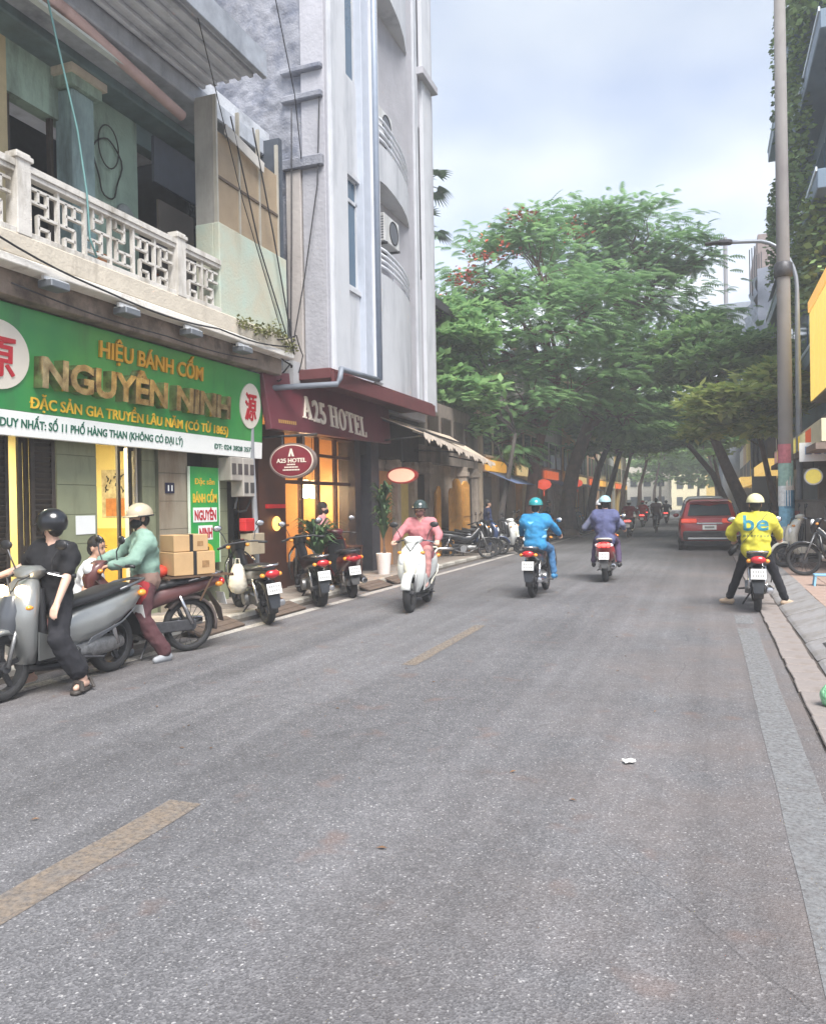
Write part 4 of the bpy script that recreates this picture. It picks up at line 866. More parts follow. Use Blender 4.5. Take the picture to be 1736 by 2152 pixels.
o = M().box(0,.06,-.3,.3,0,1.6).build('red_banner',mat('red_cloth','#c2402c',.6)); o.location=(2.28,16.9,.9); tag(o,'upright red banner at the right picture edge','banner')
cb_ = thing('utility_cabinet','grey utility cabinet behind the white scooter on the right','cabinet',(2.05,19.6,.14)); M().box(-.5,.5,-.2,.2,0,1.35).build('body',mat('cabinet_grey','#8d857c',.6,var=.14,dirt='#635a50',damt=.4),cb_,bevel=.01); M().box(-.53,.53,-.23,.23,1.35,1.4).build('lid',mat('cabinet_lid','#7c766e',.6),cb_); M().box(-.01,.01,-.206,-.2,.05,1.3).build('door_gap',INK,cb_); M().box(-.35,-.1,-.204,-.2,1.0,1.15).build('sticker',mat('faded_sticker','#b06a60',.6),cb_)
# concrete pole with cables clamp and posters
pl_ = thing('concrete_pole','tall tapered concrete utility pole covered in posters near its foot','pole',(1.66,19.2,.1))
POLE = mat('pole_concrete','#757270',.85,var=.1,scale=2,bump=.25,dirt='#5c5258',damt=.35)
M().lathe([(.165,0),(.155,2.5),(.135,7.5),(.112,13.5)],n=18).build('shaft',POLE,pl_,smooth=True)
M().lathe([(.13,6.35),(.19,6.38),(.19,6.66),(.13,6.7)],n=18).build('clamp',DST,pl_,smooth=True)
for z,a,w,h,c in ((2.25,-2.0,.34,.42,'#b56a74'),(1.75,-1.75,.4,.55,'#8fb0a6'),(1.3,-2.2,.36,.5,'#d8dcdc'),(.85,-1.6,.42,.5,'#7fb4cc'),(1.25,-1.0,.3,.4,'#5a8aa8'),(.5,-2.1,.34,.4,'#c9cfd0'),(1.65,-.9,.26,.3,'#cfc9c0')):
    m=M(); n=6; vs=[]
    for i in range(n+1):
        t_=a+(i/n-.5)*w/.165; vs+=[(.168*cos(t_),.168*sin(t_),z),(.164*cos(t_),.164*sin(t_),z+h)]
    m.add(vs,[(2*i,2*i+2,2*i+3,2*i+1) for i in range(n)]); m.build('poster',mat('poster_'+c[1:],c,.7,var=.18,scale=14),pl_)
lm = thing('street_lamp','slim grey street lamp with curved arm reaching over the road','street lamp',(2.0,19.9,.1))
GP = mat('lamp_post_grey','#8a9098',.45,.4,var=.08)
pth=[(0,0,0),(0,0,2),(0,0,5.6),(0,0,6.3)]+[(-.9+.9*cos(a),0,6.3+1.15*sin(a)) for a in [i*pi/16 for i in range(1,9)]]+[(-1.2,0,7.48),(-1.5,0,7.50)]
M().tube(pth,[.075,.07,.055]+[.045]*(len(pth)-3),10).build('post',GP,lm,smooth=True)
M().loft([ring((-1.35,0,7.5),(0,1,0),(0,0,1),.05,.05,10),ring((-1.4,0,7.5),(0,1,0),(0,0,1),.11,.06,10),ring((-1.62,0,7.52),(0,1,0),(0,0,1),.13,.06,10),ring((-1.66,0,7.52),(0,1,0),(0,0,1),.12,.035,10),ring((-1.95,0,7.52),(0,1,0),(0,0,1),.11,.03,10)]).build('lamp_head',DST,lm,smooth=True,sharp=40)
# buildings further down on the right
t = thing('sheeted_building','building site wrapped in grey sheeting further down on the right','building',(6,52,.08))
GS=mat('grey_sheeting','#9aa0ae',.7,var=.14,scale=1.2,bump=.5,bscale=3,dirt='#6b7080',damt=.35)
m=M(); n=24; kk=16; vs=[]
for j in range(kk+1):
    for i in range(n+1):
        yy=44+16*i/n; zz=8.4+5.0*j/kk; f=.22*sin(i*1.3+j*.4)+.12*sin(j*2.2)
        vs.append((2.7+f+(.5 if j<2 else 0),yy,zz))
m.add(vs,[(j*(n+1)+i,j*(n+1)+i+1,(j+1)*(n+1)+i+1,(j+1)*(n+1)+i) for i in range(n) for j in range(kk)]); P(m,'sheeting',GS,t,smooth=True)
m=M(); vs=[]
for j in range(kk+1):
    for i in range(7): vs.append((2.6+i*.7,44-.1*sin(i*2+j),8.6+4.8*j/kk+.1*sin(i)))
m.add(vs,[(j*7+i,j*7+i+1,(j+1)*7+i+1,(j+1)*7+i) for i in range(6) for j in range(kk)]); P(m,'sheeting',GS,t,smooth=True)
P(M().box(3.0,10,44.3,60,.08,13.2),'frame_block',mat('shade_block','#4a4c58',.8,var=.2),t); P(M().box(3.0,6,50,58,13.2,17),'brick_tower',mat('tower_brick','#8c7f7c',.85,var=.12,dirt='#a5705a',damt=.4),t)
for i in range(6): P(M().tube([(2.35+i*.14,46+i*.4,12.6),(2.35+i*.14,46+i*.4,15.0+.2*(i%3))],.03,5),'rebar',DST,t)
for i in range(3): P(M().box(2.75,3.0,44.5+i*4.5,47+i*4.5,3.6,7.2),'dark_tarp',mat('dark_tarp','#3c404c',.7,var=.2,bump=.5,bscale=3),t)
t = thing('far_block','flat roofed far block with a mast above the tree tops','building',(0.5,100,.08)); P(M().box(1.6,9,88,110,.08,22.0),'wall',mat('far_grey','#7c8490',.8,var=.1),t); P(M().tube([(2.2,88.5,22),(2.2,88.5,29)],.22,8),'mast',mat('mast_grey','#77767c',.7),t)
for i in range(5): P(M().box(1.55,1.6,89+i*4,91.5+i*4,16,19),'window',GLASS,t)
labs=['cream shop house beyond the sheeted site on the right','ochre house far down the right side','pale yellow lit shop far down the right side','brown narrow house at the far right','last grey house of the right row']
y=34.2
for i,(w,h,c) in enumerate(((9.8,6.2,'#d6cfc0'),(7,8,'#d2a84c'),(7,7,'#e0c870'),(6,9,'#b0947c'),(8,8,'#b5b2ae'))):
    if i==1: y=60.2
    t=thing('shop_house',labs[i],'building',(6,y,.08)); wm=mat('rrow_%d'%i,c,.8,var=.1,dirt='#6a5c48',damt=.3)
    x0=3.3 if i else 3.35
    P(M().box(x0,9,y,y+w-.1,.08,h),'wall',wm,t)
    for q in (.08,.4,.72): P(M().box(x0-.06,x0,y+q*w,y+(q+.22)*w,.1,2.6),'door',rw.choice([GLASS,BROWN,WOODD]),t)
    z=3.4
    while z+1.4<h:
        for q in (.1,.4,.7): P(M().box(x0-.04,x0,y+q*w,y+(q+.18)*w,z,z+1.3),'window',GLASS,t)
        z+=3
    P(M().box(2.3,x0,y+.2,y+w-.3,2.75,3.2),'fascia_sign',mat('rfascia_%d'%i,rw.choice(['#d8a83c','#c98a2c','#cfd0c8']),.5,emit=(1,.66,.2),es=.15),t)
    y+=w
# ---------------------------------------------------------------- trees
def leafmat(name,c1,c2,tr=.3):
    m = bpy.data.materials.new(name); m.use_nodes=True; t=m.node_tree; L=t.links; b=t.nodes['Principled BSDF']; out=t.nodes['Material Output']
    g=t.nodes.new('ShaderNodeNewGeometry'); r=t.nodes.new('ShaderNodeValToRGB'); L.new(g.outputs['Random Per Island'],r.inputs[0])
    r.color_ramp.elements[0].color=(*c1,1); r.color_ramp.elements[1].color=(*c2,1)
    L.new(r.outputs[0],b.inputs['Base Color']); b.inputs['Roughness'].default_value=.5; b.inputs['Specular IOR Level'].default_value=.35
    tl=t.nodes.new('ShaderNodeBsdfTranslucent'); L.new(r.outputs[0],tl.inputs[0]); mx=t.nodes.new('ShaderNodeMixShader'); mx.inputs[0].default_value=tr
    L.new(b.outputs[0],mx.inputs[1]); L.new(tl.outputs[0],mx.inputs[2]); L.new(mx.outputs[0],out.inputs[0]); return m
BARK = mat('brown_bark',(.13,.085,.065),.9,var=.3,scale=6,bump=.9,bscale=22,dirt=(.06,.05,.045),damt=.45,dscale=3)
BARKR = mat('reddish_bark',(.16,.075,.055),.9,var=.25,scale=6,bump=.9,bscale=22,dirt=(.07,.04,.035),damt=.4,dscale=3)
BARKD = mat('dark_bark',(.06,.05,.045),.9,var=.3,scale=6,bump=.9,bscale=22)
LEAF_A = leafmat('flame_tree_leaf',(.10,.21,.085),(.28,.47,.19),.52); LEAF_B = leafmat('street_tree_leaf',(.15,.29,.11),(.40,.60,.23),.55)
LEAF_D = leafmat('dark_leaf',(.13,.27,.11),(.34,.54,.21),.52); LEAF_Y = leafmat('yellow_green_leaf',(.24,.36,.09),(.62,.66,.22),.5); LEAF_F = leafmat('far_leaf',(.17,.30,.11),(.40,.60,.24),.5)
def frond(m,c,d,ln,w,rng,n=6):
    """one feathery leaf: a drooping midrib with toothed leaflets on both sides"""
    d=V(d).normalized(); side=d.cross(V((0,0,1)))
    side=side.normalized() if side.length>1e-3 else V((1,0,0))
    side=(side+V((0,0,rng.uniform(-.5,.5)))).normalized(); c=V(c); nd=[]; p=c.copy(); dd=d.copy()
    for i in range(n+1):
        nd.append(p.copy()); p=p+dd*(ln/n); dd=(dd+V((0,0,-.13))).normalized()
    vs=list(nd); fs=[]
    for i in range(n):
        ww=w*(.55+.9*sin(pi*(i+.7)/(n+.6)))*.8; mid=(nd[i]+nd[i+1])/2; fwd=(nd[i+1]-nd[i])*.7; dr=V((0,0,-ww*.25))
        k=len(vs); vs+=[mid+side*ww+fwd+dr, mid-side*ww+fwd+dr]
        fs+=[(i,i+1,k),(i+1,i,k+1)]
    m.add(vs,fs)
def spray(m,c,d,s,rng):
    """a twig end with a handful of broad leaves"""
    for i in range(6):
        a=rng.uniform(0,6.28); v=(V(d)*.5+V((cos(a),sin(a),rng.uniform(-.5,.5)))).normalized(); n_=V((rng.uniform(-.6,.6),rng.uniform(-.6,.6),1)); w=v.cross(n_).normalized()*s*.24
        b=V(c)+v*s*.15; m.add([b,b+v*s*.45+w,b+v*s,b+v*s*.45-w],[(0,1,2,3)])
def curve_pts(a,b,sag,rng,n=6):
    a=V(a);b=V(b); out=[]; j=(b-a).length*.06
    for i in range(n+1):
        t=i/n; p=a.lerp(b,t); p.z+=sag*sin(pi*t)
        if 0<i<n: p+=V((rng.uniform(-j,j),rng.uniform(-j,j),rng.uniform(-j,j)*.5))
        out.append(p)
    return out
DENS=1.15
def tree(label,trunk,blobs,leaf,bark,seed,kind='frond',fl=.55,dens=1.,r0=.28,name='street_tree',flowers=None,clump=9):
    rng=random.Random(seed); base=V(trunk[0]); t=thing(name,label,'tree',base)
    L=lambda p: V(p)-base
    m=M(); k=len(trunk); m.tube([L(p) for p in trunk],[r0*(1.25 if i==0 else 1-.55*i/(k-1)) for i in range(k)],12)
    m.lathe([(r0*1.9,-.05),(r0*1.5,.06),(r0*1.2,.3)],n=12)
    top=L(trunk[-1])
    lv=M(); tips=[]
    for (c,r,nf) in blobs:
        c=L(c); r=V(r) if not isinstance(r,(int,float)) else V((r,r,r*.8))
        j=min(range(1,k),key=lambda q:(L(trunk[q])-c).length+max(0,L(trunk[q]).z-c.z+.5)*2); st=L(trunk[j])
        cp=curve_pts(st,c,.25*(c-st).length*.3,rng); rr=r0*.42*min(1,(.5+r.x*.25))
        m.tube(cp,[rr*(1-.75*i/6) for i in range(7)],7)
        cl=[]
        for q in range(clump):
            while 1:
                v=V((rng.uniform(-1,1),rng.uniform(-1,1),rng.uniform(-.9,1)))
                if .35<v.length<1: break
            e=c+V((v.x*r.x,v.y*r.y,v.z*r.z)); cl.append(e)
            m.tube(curve_pts(cp[rng.choice((3,4,5,6))],e,.1,rng,4),[rr*.3,rr*.24,rr*.18,rr*.12,rr*.06],5)
        for q in range(int(nf*dens*DENS)):
            e=rng.choice(cl); s_=r.x*.34
            p=e+V((rng.gauss(0,s_),rng.gauss(0,s_),abs(rng.gauss(0,s_*.35))-s_*.2))
            d=(p-c); d=V((d.x+rng.uniform(-.6,.6)*r.x,d.y+rng.uniform(-.6,.6)*r.y,d.z*.35+rng.uniform(-.1,.25)*r.z))
            if kind=='frond': frond(lv,p,d,fl*rng.uniform(.7,1.3),fl*.30,rng)
            else: spray(lv,p,d,fl*rng.uniform(.7,1.3),rng)
    m.build('trunk',bark,t,smooth=True); cr=lv.build('crown',leaf,t)
    if flowers:
        f=M()
        for (c,r,n) in flowers:
            for q in range(n):
                p=L(c)+V((rng.gauss(0,r),rng.gauss(0,r),rng.gauss(0,r*.5)))
                for a in range(3): leafquad(f,p+V((rng.uniform(-.1,.1),rng.uniform(-.1,.1),rng.uniform(-.06,.06))),.16,rng)
        f.build('blossom',mat('red_blossom',(.5,.06,.03),.6,var=.3,island=True,col2=(.75,.16,.08)),t)
    return t
# nearest flame tree on the left pavement
tree('tall flame tree with reddish trunk and red blossom, nearest on the left',[(-6.24,29.3,.1),(-6.22,29.4,1.6),(-6.1,29.6,3.2),(-5.75,29.9,4.6),(-5.3,30.2,6.2)],
 [((-8.0,30,10.4),2.0,520),((-6.1,30.3,11.0),1.9,480),((-6.4,30.2,12.2),1.3,220),((-8.6,29.6,7.9),2.0,520),((-6.1,29.3,8.2),2.3,640),((-4.2,30.5,9.2),2.0,480),((-8.3,29,5.4),1.7,420),((-6.3,28.8,5.2),1.8,460),((-4.4,29.4,5.8),1.8,420),((-6.9,28.5,3.9),1.1,200),((-7.3,31,9.0),2.0,300)],
 LEAF_A,BARKR,1,fl=.5,r0=.27,name='flame_tree',flowers=[((-8.5,28.9,10.1),.4,50),((-8.9,28.6,8.9),.45,70),((-6.4,29.2,12.3),.35,40),((-7.3,28.9,11.0),.5,50)])
tree('broad flame tree with thick brown trunk reaching over the road',[(-5.9,35.4,.1),(-5.85,35.4,1.4),(-5.6,35.5,3.0),(-4.9,35.7,5.0),(-3.8,36,7.4),(-3.0,36.2,9.5)],
 [((-4.2,35.8,14.3),1.7,330),((-2.6,36,13.6),1.5,260),((-4.0,36,13.3),2.1,480),((-2.3,36.2,12.6),1.9,420),((-1.0,36.4,12.3),1.4,300),((.0,36.4,12.0),.8,110),((-4.0,35.5,10.6),2.4,560),((-1.9,36,10.2),2.2,520),((-.7,36,9.0),1.5,300),((-3.5,35,7.6),2.3,560),((-1.5,35.2,7.0),2.0,450),((-5.2,34.6,6.0),1.7,380),((-3.2,34.5,5.2),1.5,320),((-5.5,36,12.2),1.8,360)],
 LEAF_A,BARK,2,fl=.52,r0=.40,name='flame_tree',flowers=[((-5.2,34.6,13.3),.4,40)])
tree('dark leaning tree right behind the hotel corner',[(-6.6,26.0,.1),(-6.55,26.2,1.4),(-6.35,26.6,2.8),(-6.2,26.9,4.0)],
 [((-7.9,25.5,6.6),1.3,330),((-7.9,25.5,5.4),1.1,240),((-8.2,25.6,8.0),1.1,260),((-7.5,23.4,5.5),1.0,240),((-7.7,24.4,6.9),1.1,240),((-7.2,24.8,4.4),.8,150)],LEAF_D,BARKD,3,'spray',.36,r0=.13)
for (lab,tr,bl,lf,sd,r) in (
 ('dark leaning trunk tree, third along the left pavement',[(-5.9,43,.1),(-5.8,43,1.6),(-5.4,43.1,3.4),(-4.6,43.3,5.4)],[((-5.8,43,6.2),1.9,380),((-4.2,43,6.6),2.0,400),((-4.9,43,8.6),2.2,380),((-5.9,42,4.8),.9,110)],LEAF_D,4,.26),
 ('slim leaning tree beside the white columns on the left',[(-5.8,49,.1),(-5.6,49,2),(-5.0,49.2,4.2),(-4.4,49.4,6)],[((-4.8,49,7),2.0,300),((-3.4,49,6.0),1.6,260),((-5,48,4.6),1.2,160)],LEAF_B,5,.22),
 ('pale green tree further down the left pavement',[(-5.9,60,.1),(-5.8,60,2.4),(-5.2,60,5)],[((-5.4,60,6.4),1.9,220),((-3.6,60,6.6),2.2,280),((-4.6,60,8.6),2.2,240)],LEAF_F,6,.22),
 ('far bright green tree on the left pavement',[(-5.9,76,.1),(-5.8,76,3),(-5.2,76,5)],[((-5.2,76,6.6),2.0,180),((-3.4,76,7.4),2.6,240),((-5.6,76,8.6),2.6,220)],LEAF_F,7,.22),
 ('leaning tree with yellow painted foot on the right pavement',[(1.25,52,.1),(1.1,52,1.5),(.4,52,3.2),(-.9,51.6,4.9),(-1.8,51.4,5.6)],[((-.6,51.5,6.6),2.0,330),((.8,51.5,7.4),2.1,330),((-1.4,51,9.4),2.0,240),((-2.6,51,5.4),1.0,120)],LEAF_B,8,.24),
 ('far tree on the right pavement with pale crown',[(1.2,68,.1),(1.0,68,3),(.6,68,5)],[((.8,68,6.6),1.8,200),((-1.2,68,6.8),2.2,240),((1.2,68,8),2.4,220)],LEAF_F,9,.2),
 ('far tree arching over the end of the street',[(1.2,90,.1),(1.0,90,3),(.4,90,6)],[((.2,90,8.5),2.6,200),((-2.6,90,10.5),2.4,180),((1.2,90,9),3,220)],LEAF_F,10,.22),
 ('farthest tree on the left closing the view',[(-5.9,98,.1),(-5.8,98,3),(-5.2,98,6)],[((-4.8,98,8.0),2.4,180),((-2.4,98,8.5),3.0,240),((-5.6,98,9.5),3,200)],LEAF_F,11,.22)):
    tree(lab,tr,bl,lf,BARK if sd not in (4,5) else BARKD,sd,'spray',.42 if sd<6 else .55,r0=r)
tree('big leaning tree with scarred trunk beside the red car',[(1.75,34,.1),(1.55,34,1.0),(.85,33.9,2.7),(.35,33.8,4.0),(-.2,33.8,5.6)],
 [((.6,33.6,7.0),1.7,420),((-.9,33.6,7.0),1.2,220),((1.6,33.8,7.4),1.3,260),((-.2,33.8,7.8),1.4,260)],LEAF_B,BARK,12,'spray',.38,r0=.3)
tree('low yellowish green tree spreading beside the concrete pole',[(2.1,27.5,.1),(2.0,27.5,1.6),(1.7,27.4,3.2),(1.4,27.2,4.2)],
 [((1.5,26.6,5.0),1.15,340),((.55,26.4,4.5),.95,280),((2.2,26.6,4.9),.9,240),((.1,26.6,3.9),.6,130),((1.3,26.4,4.0),.7,150)],LEAF_Y,BARK,13,'spray',.36,r0=.12,name='young_tree')
# yellow paint on one trunk foot
# fan palm behind the hotel
def palm(base,h,heads,label):
    t=thing('fan_palm',label,'palm',base); m=M(); m.tube([(0,0,0),(.1,0,h*.5),(.05,0,h)],[.17,.13,.11],10).build('trunk',BARK,t,smooth=True); q=random.Random(4); lv=M()
    for hz_ in heads:
        for i in range(13):
            a=i*2*pi/13+q.uniform(-.2,.2); el=q.uniform(-.5,.7); d=V((cos(a)*cos(el),sin(a)*cos(el),sin(el))); b=V((.05,0,hz_)); s=b+d*.55
            lv.bar(b,s,.03,.02); sd=d.cross(V((0,0,1))).normalized(); u=sd.cross(d)
            for k in range(11):
                f=(k-5)/5*1.25; v=(d*cos(f)+sd*sin(f)).normalized(); ln=.62*(1-.25*abs(f)/1.25); e=s+v*ln+V((0,0,-.25*ln)); w=u.cross(v).normalized()*.045
                lv.add([s,s+v*ln*.5+w,e,s+v*ln*.5-w],[(0,1,2,3)])
    lv.build('fronds',leafmat('palm_leaf',(.03,.06,.03),(.06,.11,.05)),t)
palm((-8.55,24,.05),11.9,(10.45,11.95),'fan palm showing its fronds past the white hotel edge')
# potted plants
def blade_plant(t,z,n,ln,mt,q,spread=.5,w=.03):
    m=M()
    for i in range(n):
        a=q.uniform(0,6.28); zz=z+q.uniform(0,.25)*ln; s=q.uniform(.15,spread); pts=[]; d=V((cos(a),sin(a),0)); sd=V((-sin(a),cos(a),0))
        p0=d*.02+V((0,0,zz)); l=ln*q.uniform(.6,1); p1=p0+V((0,0,l*.55))+d*s*.4; p2=p0+V((0,0,l*.8))+d*s; p3=p0+V((0,0,l*.62))+d*s*1.5
        m.add([p0-sd*w*.4,p0+sd*w*.4,p1+sd*w,p1-sd*w,p2+sd*w*.8,p2-sd*w*.8,p3],[(0,1,2,3),(3,2,4,5),(5,4,6)])
    return m.build('leaves',mt,t)
q=random.Random(9); PL=leafmat('pot_leaf',(.03,.07,.03),(.10,.17,.07))
t=thing('potted_plant','tall leafy plant in a white tapered pot by the hotel column','plant',(-6.42,15.35,.11)); M().lathe([(.0,0),(.125,0),(.165,.44),(.15,.45),(.13,.40),(.0,.40)],n=20).build('pot',mat('white_pot','#d8d0cc',.4,var=.04),t,smooth=True,sharp=40)
M().tube([(0,0,.38),(.02,0,.9),(0,.02,1.5)],.02,6).tube([(.04,.03,.38),(-.03,.05,.8),(.03,.0,1.2)],.016,6).build('stem',BARK,t)
for z in (.75,1.0,1.25,1.45): blade_plant(t,z,26,.55,PL,q,.24,.028)
t=thing('bushy_plant','bushy green plant with drooping leaves before the hotel lobby','plant',(-6.5,12.5,.11)); M().lathe([(.0,0),(.15,0),(.2,.36),(.17,.36),(.0,.32)],n=16).build('pot',mat('dark_pot','#38302c',.5),t,smooth=True,sharp=40)
M().tube([(0,0,.3),(0,0,.7)],.025,6).build('stem',BARK,t)
for z in (.5,.7): blade_plant(t,z,55,.58,PL,q,.40,.035)
mo=M(); q2=random.Random(2)
for i in range(700):
    yy=q2.uniform(9.9,11.6); leafquad(mo,(-6.42+q2.uniform(-.12,.1),yy,4.28+q2.gauss(0,.05)+(.18*q2.random() if yy>10.8 else 0)-.14*(yy>11.2)),q2.uniform(.03,.08),q2)
o=mo.build('ledge_moss',leafmat('moss',(.10,.11,.04),(.24,.24,.09))); o['kind']='stuff'; o['label']='moss and small weeds growing along the balcony ledge end'; o['category']='moss'
# ---------------------------------------------------------------- two-wheelers (local +Y is forward)
def wheel(par,y,R,w,style='cast',rim=None):
    rim = rim or DST; m=M(); ri=R-.075 if style!='wire' else R-.055
    m.lathe([(ri-.012,-w*.36),(ri+.012,-w*.42),(ri+.012,w*.42),(ri-.012,w*.36)],axis='x',n=22,closed=True)
    m.lathe([(.0,-w*.7),(.045,-w*.7),(.05,0),(.045,w*.7),(.0,w*.7)],axis='x',n=12)
    if style=='wire':
        for i in range(18):
            a=i*2*pi/18; b=a+.35*(1 if i%2 else -1); s=.025*(1 if i%2 else -1)
            m.bar((s,.045*cos(b),.045*sin(b)),(0,ri*cos(a),ri*sin(a)),.005)
        m.lathe([(.03,-.05),(.075,-.05),(.075,.05),(.03,.05)],axis='x',n=14)
    else:
        for i in range(5):
            a=i*2*pi/5+.3
            m.bar((0,.03*cos(a),.03*sin(a)),(0,ri*cos(a+.12),ri*sin(a+.12)),w*.45,.035,upv=(1,0,0),w2=w*.35,h2=.022)
        m.lathe([(.075,w*.55),(.11,w*.55),(.11,w*.62),(.075,w*.62)],axis='x',n=18,closed=True)
    o=m.build('wheel',rim,par); o.location=(0,y,R)
    t=M(); t.lathe([(ri-.004,-w*.42),(R-.045,-w*.5),(R-.018,-w*.46),(R-.002,-w*.22),(R,0),(R-.002,w*.22),(R-.018,w*.46),(R-.045,w*.5),(ri-.004,w*.42)],axis='x',n=30,closed=True)
    t.build('tyre',RUB,o,smooth=True); return o
def fender(par,y,R,w,a0,a1,mt,gap=.03):
    rings=[]; n=9
    for i in range(n+1):
        a=rad(a0+(a1-a0)*i/n); d=V((0,cos(a),sin(a))); c=V((0,y,R)); rr=R+gap; th=.012
        rings.append([c+d*(rr-.035)+V((-w/2,0,0)),c+d*rr+V((-w*.42,0,0)),c+d*(rr+th)+V((0,0,0)),c+d*rr+V((w*.42,0,0)),c+d*(rr-.035)+V((w/2,0,0)),c+d*(rr-.002)])
    return M().loft(rings).build('fender',mt,par,smooth=True)
def L3(par,name,secs,mt,axis='y',n=14,p=2.6,sub=0):
    """loft of superellipse sections: (pos along axis, centre of other, half width x, half size)"""
    rings=[]
    for s in secs:
        if axis=='y': y,z0,z1,hw=s; rings.append(ring((0,y,(z0+z1)/2),(1,0,0),(0,0,1),hw,(z1-z0)/2,n,p))
        else: z,y0,y1,hw=s; rings.append(ring((0,(y0+y1)/2,z),(1,0,0),(0,1,0),hw,(y1-y0)/2,n,p))
    return M().loft(rings).build(name,mt,par,smooth=True,sharp=55)
def plate(par,y,z,tilt=.25,mt=None):
    m=M().box(-.095,.095,-.004,.0,-.07,.07).xf(Matrix.Translation((0,y,z))@Matrix.Rotation(-tilt,4,'X')); o=m.build('number_plate',mt or PLATE,par); k=M()
    for r_ in range(2):
        for c_ in range(5): k.box(-.07+c_*.03,-.05+c_*.03,-.0052,-.0042,.012-r_*.055,.045-r_*.055)
    k.xf(Matrix.Translation((0,y,z))@Matrix.Rotation(-tilt,4,'X')).build('plate_marks',mat('plate_ink','#8a8a88',.6),par)['kind']='stuff'
def bars(par,y,z,cov,lens,lit=None,mirror=True,half=.34,mstalk=.22,nac=True):
    if nac: L3(par,'handle_cover',[(z-.07,y-.03,y+.07,.05),(z-.02,y-.07,y+.12,.13),(z+.03,y-.06,y+.11,.15),(z+.065,y-.03,y+.05,.10)],cov,'z')
    h=M().tube([(-half,y-.12,z-.03),(-.2,y-.04,z),(0,y,z),(.2,y-.04,z),(half,y-.12,z-.03)],.013,6).build('handlebar',DST,par,smooth=True)
    for s in (-1,1):
        M().tube([(s*(half-.1),y-.075,z-.018),(s*(half+.02),y-.125,z-.032)],.019,7).build('grip',BLK,par,smooth=True)
        M().tube([(s*.2,y+.02,z),(s*(half-.02),y-.04,z-.035)],.007,5).build('brake_lever',CHR,par)
        if mirror:
            mm=M().tube([(s*.2,y-.02,z+.02),(s*.23,y,z+.12),(s*.3,y-.02,z+mstalk)],.007,5).build('mirror_stalk',DST,par)
            M().ell((s*.31,y-.02,z+mstalk+.02),(.068,.022,.045),12,6).build('mirror',BLK,mm,smooth=True); M().ell((s*.31,y-.038,z+mstalk+.02),(.058,.006,.037),12,4).build('mirror_glass',CHR,mm,smooth=True)
